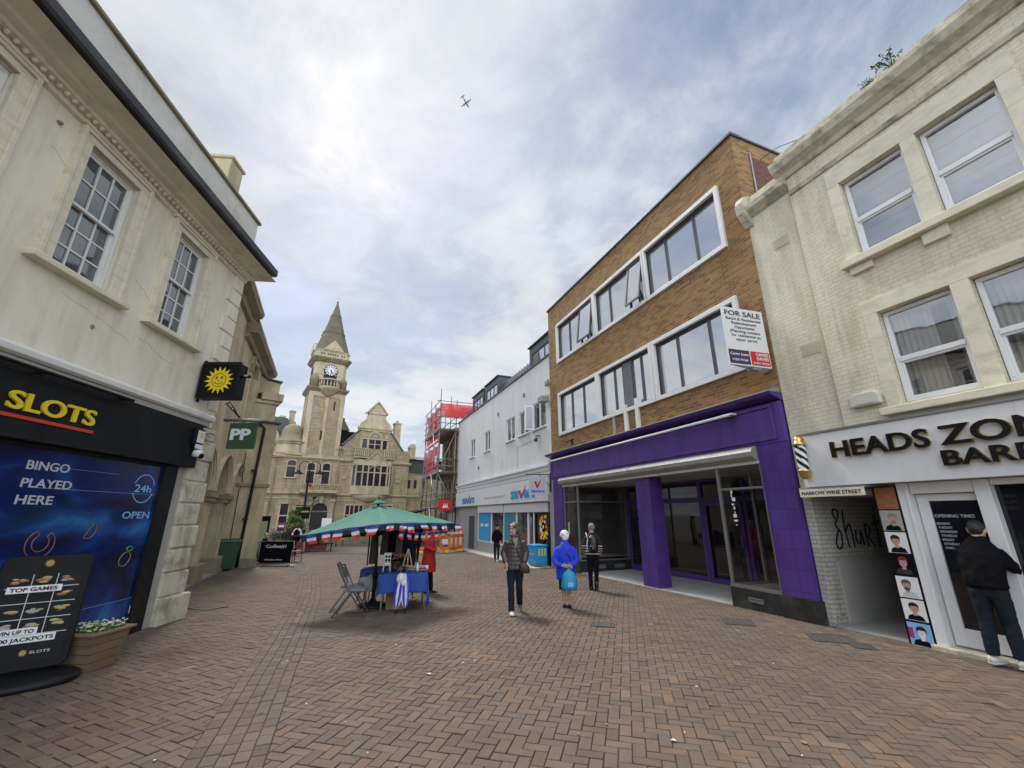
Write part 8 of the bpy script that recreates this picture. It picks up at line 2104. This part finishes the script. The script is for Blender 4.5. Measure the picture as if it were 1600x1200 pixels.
    zt = gz(0, 26) + .60
    shrub('lavender_bush', 'greyish lavender bush spilling over the stone planter', (-13.45, 26.1, zt - .1), .85, .55, 2200, 'lavender', .10, 3)
    shrub('leafy_shrub', 'mid green shrub behind the lavender in the stone planter', (-12.85, 26.4, zt - .1), .7, .85, 1500, 'leaf', .13, 5)
    shrub('tall_plant', 'tall bright green plant rising above the stone planter', (-13.35, 27.6, gz(0, 27)), .6, 2.5, 900, 'leaf_bright', .17, 9)
    shrub('leafy_shrub', 'low dark shrub beside the lamp post foot', (-12.3, 27.4, gz(0, 27)), .55, 1.1, 900, 'leaf', .13, 12)
cafe()
def lamp_post():
    t = thing('street_lamp', 'black twin arm lamp post with hanging lanterns in front of the town hall', 'street lamp', (-13.75, 29.0, gz(0, 29)), R(8))
    mb = MB(); mb.lathe([(.20, 0), (.20, .5), (.16, .55), (.12, 1.0), (.075, 1.1), (.07, 4.2), (.055, 5.3), (.05, 5.35)], 0, 0, 12); mb.lathe([(.10, 0), (.11, .06), (.08, .1)], 0, 0, 12, z0=2.5); mb.lathe([(.09, 0), (.1, .05), (.07, .1)], 0, 0, 12, z0=4.3); mb.build('column', 'black_metal', t)
    for sg in (-1, 1):
        mb = MB(); P = [(0, 0, 5.25)] + [(sg * (.34 - .34 * math.cos(a)), 0, 5.3 + .34 * math.sin(a)) for a in [math.pi * i / 8 for i in range(9)]] + [(sg * .68, 0, 5.05)]; mb.tube(P, .028, 6); mb.build('arm', 'black_metal', t)
        mb = MB(); x = sg * .68; mb.lathe([(.03, .26), (.07, .22), (.10, .16), (.12, .12), (.34, .0), (.33, -.02)], x, 0, 14, z0=4.82); l = mb.build('lantern_hood', 'black_metal', t)
        mb = MB(); mb.lathe([(.17, 0), (.16, -.08), (.11, -.2), (.03, -.28)], x, 0, 12, z0=4.80); mb.build('lantern_glass', 'plastic_white', l)
    mb = MB(); mb.tube([(-.55, 0, 2.75), (.65, 0, 2.7)], .035, 6); mb.tube([(.5, 0, 2.75), (.55, 0, 3.2)], .035, 6); mb.blob((.55, 0, 3.25), (.12, .1, .1)); mb.build('banner_arm', 'black_metal', t)
    mb = MB(); mb.blob((.2, -.12, 4.05), (.11, .09, .11), 10, 6); mb.build('red_lamp', 'coat_red', t)
    f = thing('finger_post', 'dark direction sign with pale lettering strapped to the lamp post', 'sign', (-13.75, 28.86, gz(0, 29) + 1.9), R(8))
    mb = MB(); mb.box(-.45, .45, -.03, .03, .0, .75); mb.build('board', 'black_gloss', f)
    mb = MB(); mb.box(-.1, .4, -.035, -.031, .4, .5); mb.build('lettering_strip', 'tile_poster_gold', f)
    h = thing('hanging_basket', 'dark trailing basket of plants low on the lamp post', 'plant', (-13.6, 28.8, gz(0, 29) + .75), 0)
    rnd = random.Random(2); mb = MB()
    for i in range(500):
        d = Vector((rnd.gauss(0, .2), rnd.gauss(0, .18), rnd.gauss(.4, .32))); e = Vector((rnd.gauss(0, 1), rnd.gauss(0, 1), rnd.gauss(0, 1))).normalized() * .1; w = e.cross(Vector((.2, .1, 1))).normalized() * .03; mb.quad(d, d + e * .5 + w, d + e, d + e * .5 - w)
    mb.build('foliage', 'leaf', h, recalc=False)
    mb = MB(); mb.lathe([(.05, 0), (.2, .1), (.25, .25)], 0, 0, 12, z0=.2); mb.build('basket', 'black_metal', h)
lamp_post()
def square_bits():
    # dark red covered trestle with black goods
    t = thing('red_trestle', 'low trestle with a dark red cover left of the parasol tip', 'table', (-12.35, 27.5, gz(0, 27.5)), R(20))
    mb = MB(); mb.loft([[(-.9, -.4, .06), (.9, -.4, .06), (.9, .4, .06), (-.9, .4, .06)], [(-.85, -.38, .42), (.95, -.38, .42), (.95, .38, .42), (-.85, .38, .42)]], 0, False); mb.build('cover', 'maroon', t)
    mb = MB(); mb.box(-.9, 1.35, -.42, .42, .425, .47); mb.build('board', 'black_gloss', t)
    for x in (-.7, 1.2):
        mb = MB(); mb.tube([(x, -.2, 0), (x, 0, .42)], .03, 6); mb.build('leg', 'black_metal', t)
    def barrier(lab, loc, rz):
        b = thing('crowd_barrier', lab, 'barrier', loc, rz, 'grey crowd barriers before the town hall')
        mb = MB(); mb.tube([(-1.1, 0, .12), (-1.1, 0, 1.05), (-1.0, 0, 1.1), (1.0, 0, 1.1), (1.1, 0, 1.05), (1.1, 0, .12)], .022, 6); mb.tube([(-1.1, 0, .2), (1.1, 0, .2)], .018, 6)
        for i in range(15): mb.tube([(-1.0 + i * .143, 0, .2), (-1.0 + i * .143, 0, 1.09)], .009, 5)
        mb.build('rail_panel', 'galvanised', b)
        for x in (-.85, .85): mb = MB(); mb.tube([(x, -.3, .01), (x, -.25, .05), (x, 0, .14), (x, .25, .05), (x, .3, .01)], .018, 6); mb.build('foot', 'galvanised', b)
    barrier('crowd barrier nearest the town hall doorway', at(-14.6, 33.4), R(4)); barrier('middle crowd barrier behind the tip of the green parasol', at(-12.3, 33.6), R(6)); barrier('crowd barrier behind the parasol pole', at(-9.9, 34.0), R(10))
    c = thing('red_sign_frame', 'small red notice board standing among the crowd barriers', 'sign', at(-12.7, 33.0), 0)
    mb = MB(); mb.box(-.35, .35, -.02, .02, .45, .95); mb.build('panel', 'barrier_orange', c)
    mb = MB(); mb.tube([(-.25, 0, 0), (-.25, 0, .45)], .03, 6); mb.tube([(.25, 0, 0), (.25, 0, .45)], .03, 6); mb.build('leg', 'black_metal', c)
    n = thing('notice_panel', 'white notice panel standing at the right of the town hall doorway', 'sign', at(-15.2, 36.3), R(-30)); mb = MB(); mb.box(-.6, .6, -.03, .03, 1.1, 2.0); mb.build('panel', 'sign_paper', n); mb = MB(); mb.tube([(-.5, 0, 0), (-.5, 0, 1.1)], .03); mb.tube([(.5, 0, 0), (.5, 0, 1.1)], .03); mb.build('leg', 'galvanised', n)
    def orange(lab, loc, rz):
        b = thing('plastic_barrier', lab, 'barrier', loc, rz, 'orange roadworks barriers by the scaffolding')
        mb = MB(); W2 = 1.0
        mb.box(-W2, W2, -.03, .03, .80, 1.0); mb.box(-W2, W2, -.03, .03, .12, .28)
        xs = [-W2, -.72, -.42, -.14, .14, .42, .72, W2]
        for a, c_ in ((-W2, -.86), (-.50, -.34), (-.10, .10), (.34, .50), (.86, W2)): mb.box(a, c_, -.028, .028, .28, .80)
        mb.build('panel', 'barrier_orange', b, .01)
        mb = MB(); mb.box(-.33, -.11, -.01, .01, .45, .75); mb.box(.51, .85, -.01, .01, .45, .75); mb.build('reflector', 'sign_paper', b)
        for x in (-.75, .75): mb = MB(); mb.box(x - .12, x + .12, -.26, .26, 0, .118); mb.build('foot', 'letter_yellow', b, .02)
    orange('orange plastic barrier next to the white ramp railing', (-3.55, 27.2, gz(0, 27.2)), R(60)); orange('orange plastic barrier half hidden by the woman in the red coat', (-4.55, 26.0, gz(0, 26)), R(20))
square_bits()

def aeroplane():
    t = thing('aeroplane', 'small dark twin propeller aeroplane with a high tail crossing the clouds', 'aeroplane', (-43.5, 300, 373), 0)
    # nose towards lower right of the view; seen from below
    d = Vector((.34, .62, -.05)).normalized(); 
    right = Vector((1, 0, 0)); fwd = Vector((0, .60, .80)); up = fwd.cross(right) * -1
    # plane basis in the local sky: nose direction and wing direction
    a = R(-58); nose = (right * math.cos(a) + Vector((0, -.75, .66)) * math.sin(a)).normalized()
    view = Vector((-.09, .62, .77)).normalized(); wing = nose.cross(view).normalized(); vert = wing.cross(nose).normalized()
    X = Matrix((nose, wing, vert)).transposed()
    k = .5
    V = lambda x, y, z: tuple(X @ Vector((x * k, y * k, z * k)))
    mb = MB(); mb.tube([V(-11, 0, .7), V(-7, 0, .3), V(-2, 0, 0), (V(6, 0, 0)), V(8.5, 0, -.1), V(9.6, 0, -.3)], [.3 * k, .85 * k, 1.25 * k, 1.25 * k, .9 * k, .2 * k], 12); mb.build('fuselage', 'aircraft', t)
    def slab(P, th):
        m = MB(); v = [V(*p) for p in P] + [V(p[0], p[1], p[2] + th) for p in P]; n = len(P); m.add(v, [tuple(range(n)), tuple(range(n, 2 * n))] + [(i, (i + 1) % n, n + (i + 1) % n, n + i) for i in range(n)]); return m
    for s in (-1, 1):
        slab([(2.3, s * .8, 1.0), (1.6, s * 11, 1.2), (.2, s * 11, 1.2), (-.6, s * .8, 1.0)], .35).build('wing', 'aircraft', t)
        slab([(-10, s * .2, 4.2), (-10.6, s * 4.2, 4.3), (-12, s * 4.2, 4.3), (-12.2, s * .2, 4.2)], .25).build('tailplane', 'aircraft', t)
        m = MB(); m.tube([V(-1, s * 4.2, .8), V(2, s * 4.2, .7), V(3.6, s * 4.2, .7)], [.3 * k, .65 * k, .35 * k], 8); e = m.build('engine', 'aircraft', t)
        m = MB(); m.tube([V(3.7, s * 4.2, -1.2), V(3.7, s * 4.2, 2.6)], .12 * k, 5); m.tube([V(3.7, s * 4.2 - 1.9, .7), V(3.7, s * 4.2 + 1.9, .7)], .12 * k, 5); m.build('propeller', 'aircraft', e)
    slab([(-8, -.15, .8), (-11, -.15, 4.4), (-12.6, -.15, 4.4), (-11.4, -.15, .8)], .3).build('tail_fin', 'aircraft', t)
    m = MB(); m.add([V(*p) for p in ((-8, -.15, .8), (-11, -.15, 4.4), (-12.6, -.15, 4.4), (-11.4, -.15, .8), (-8, .15, .8), (-11, .15, 4.4), (-12.6, .15, 4.4), (-11.4, .15, .8))], [(0, 1, 2, 3), (4, 5, 6, 7), (0, 1, 5, 4), (1, 2, 6, 5), (2, 3, 7, 6), (3, 0, 4, 7)]); m.build('tail_fin', 'aircraft', t)
aeroplane()

def litter():
    rnd = random.Random(21); mb = MB()
    for i in range(150):
        y = 2.5 + 17 * rnd.random() ** 1.3; x = rnd.uniform(-.5, .5) * (4 + y * .6) - .1 * y + .5; r = rnd.uniform(.006, .018) * (1 if i % 9 else 1.7); a = rnd.uniform(0, 6.28); z = gz(x, y) + .012
        P = [(x + r * q * math.cos(a + t), y + r * q * math.sin(a + t), z + .003 * (j % 2)) for j, (t, q) in enumerate(((0, 1), (1.1, .7), (2.3, 1.1), (3.6, .8), (4.9, 1)))]
        mb.add(P + [(p[0], p[1], p[2] - .004) for p in P], [(0, 1, 2, 3, 4), (9, 8, 7, 6, 5)], 0 if rnd.random() < .6 else 1)
    tag(mb.build('paving_litter', ['litter_pale', 'timber']), 'scattered pale flecks of litter and leaf on the brick paving', 'litter', None, 'stuff')
litter()
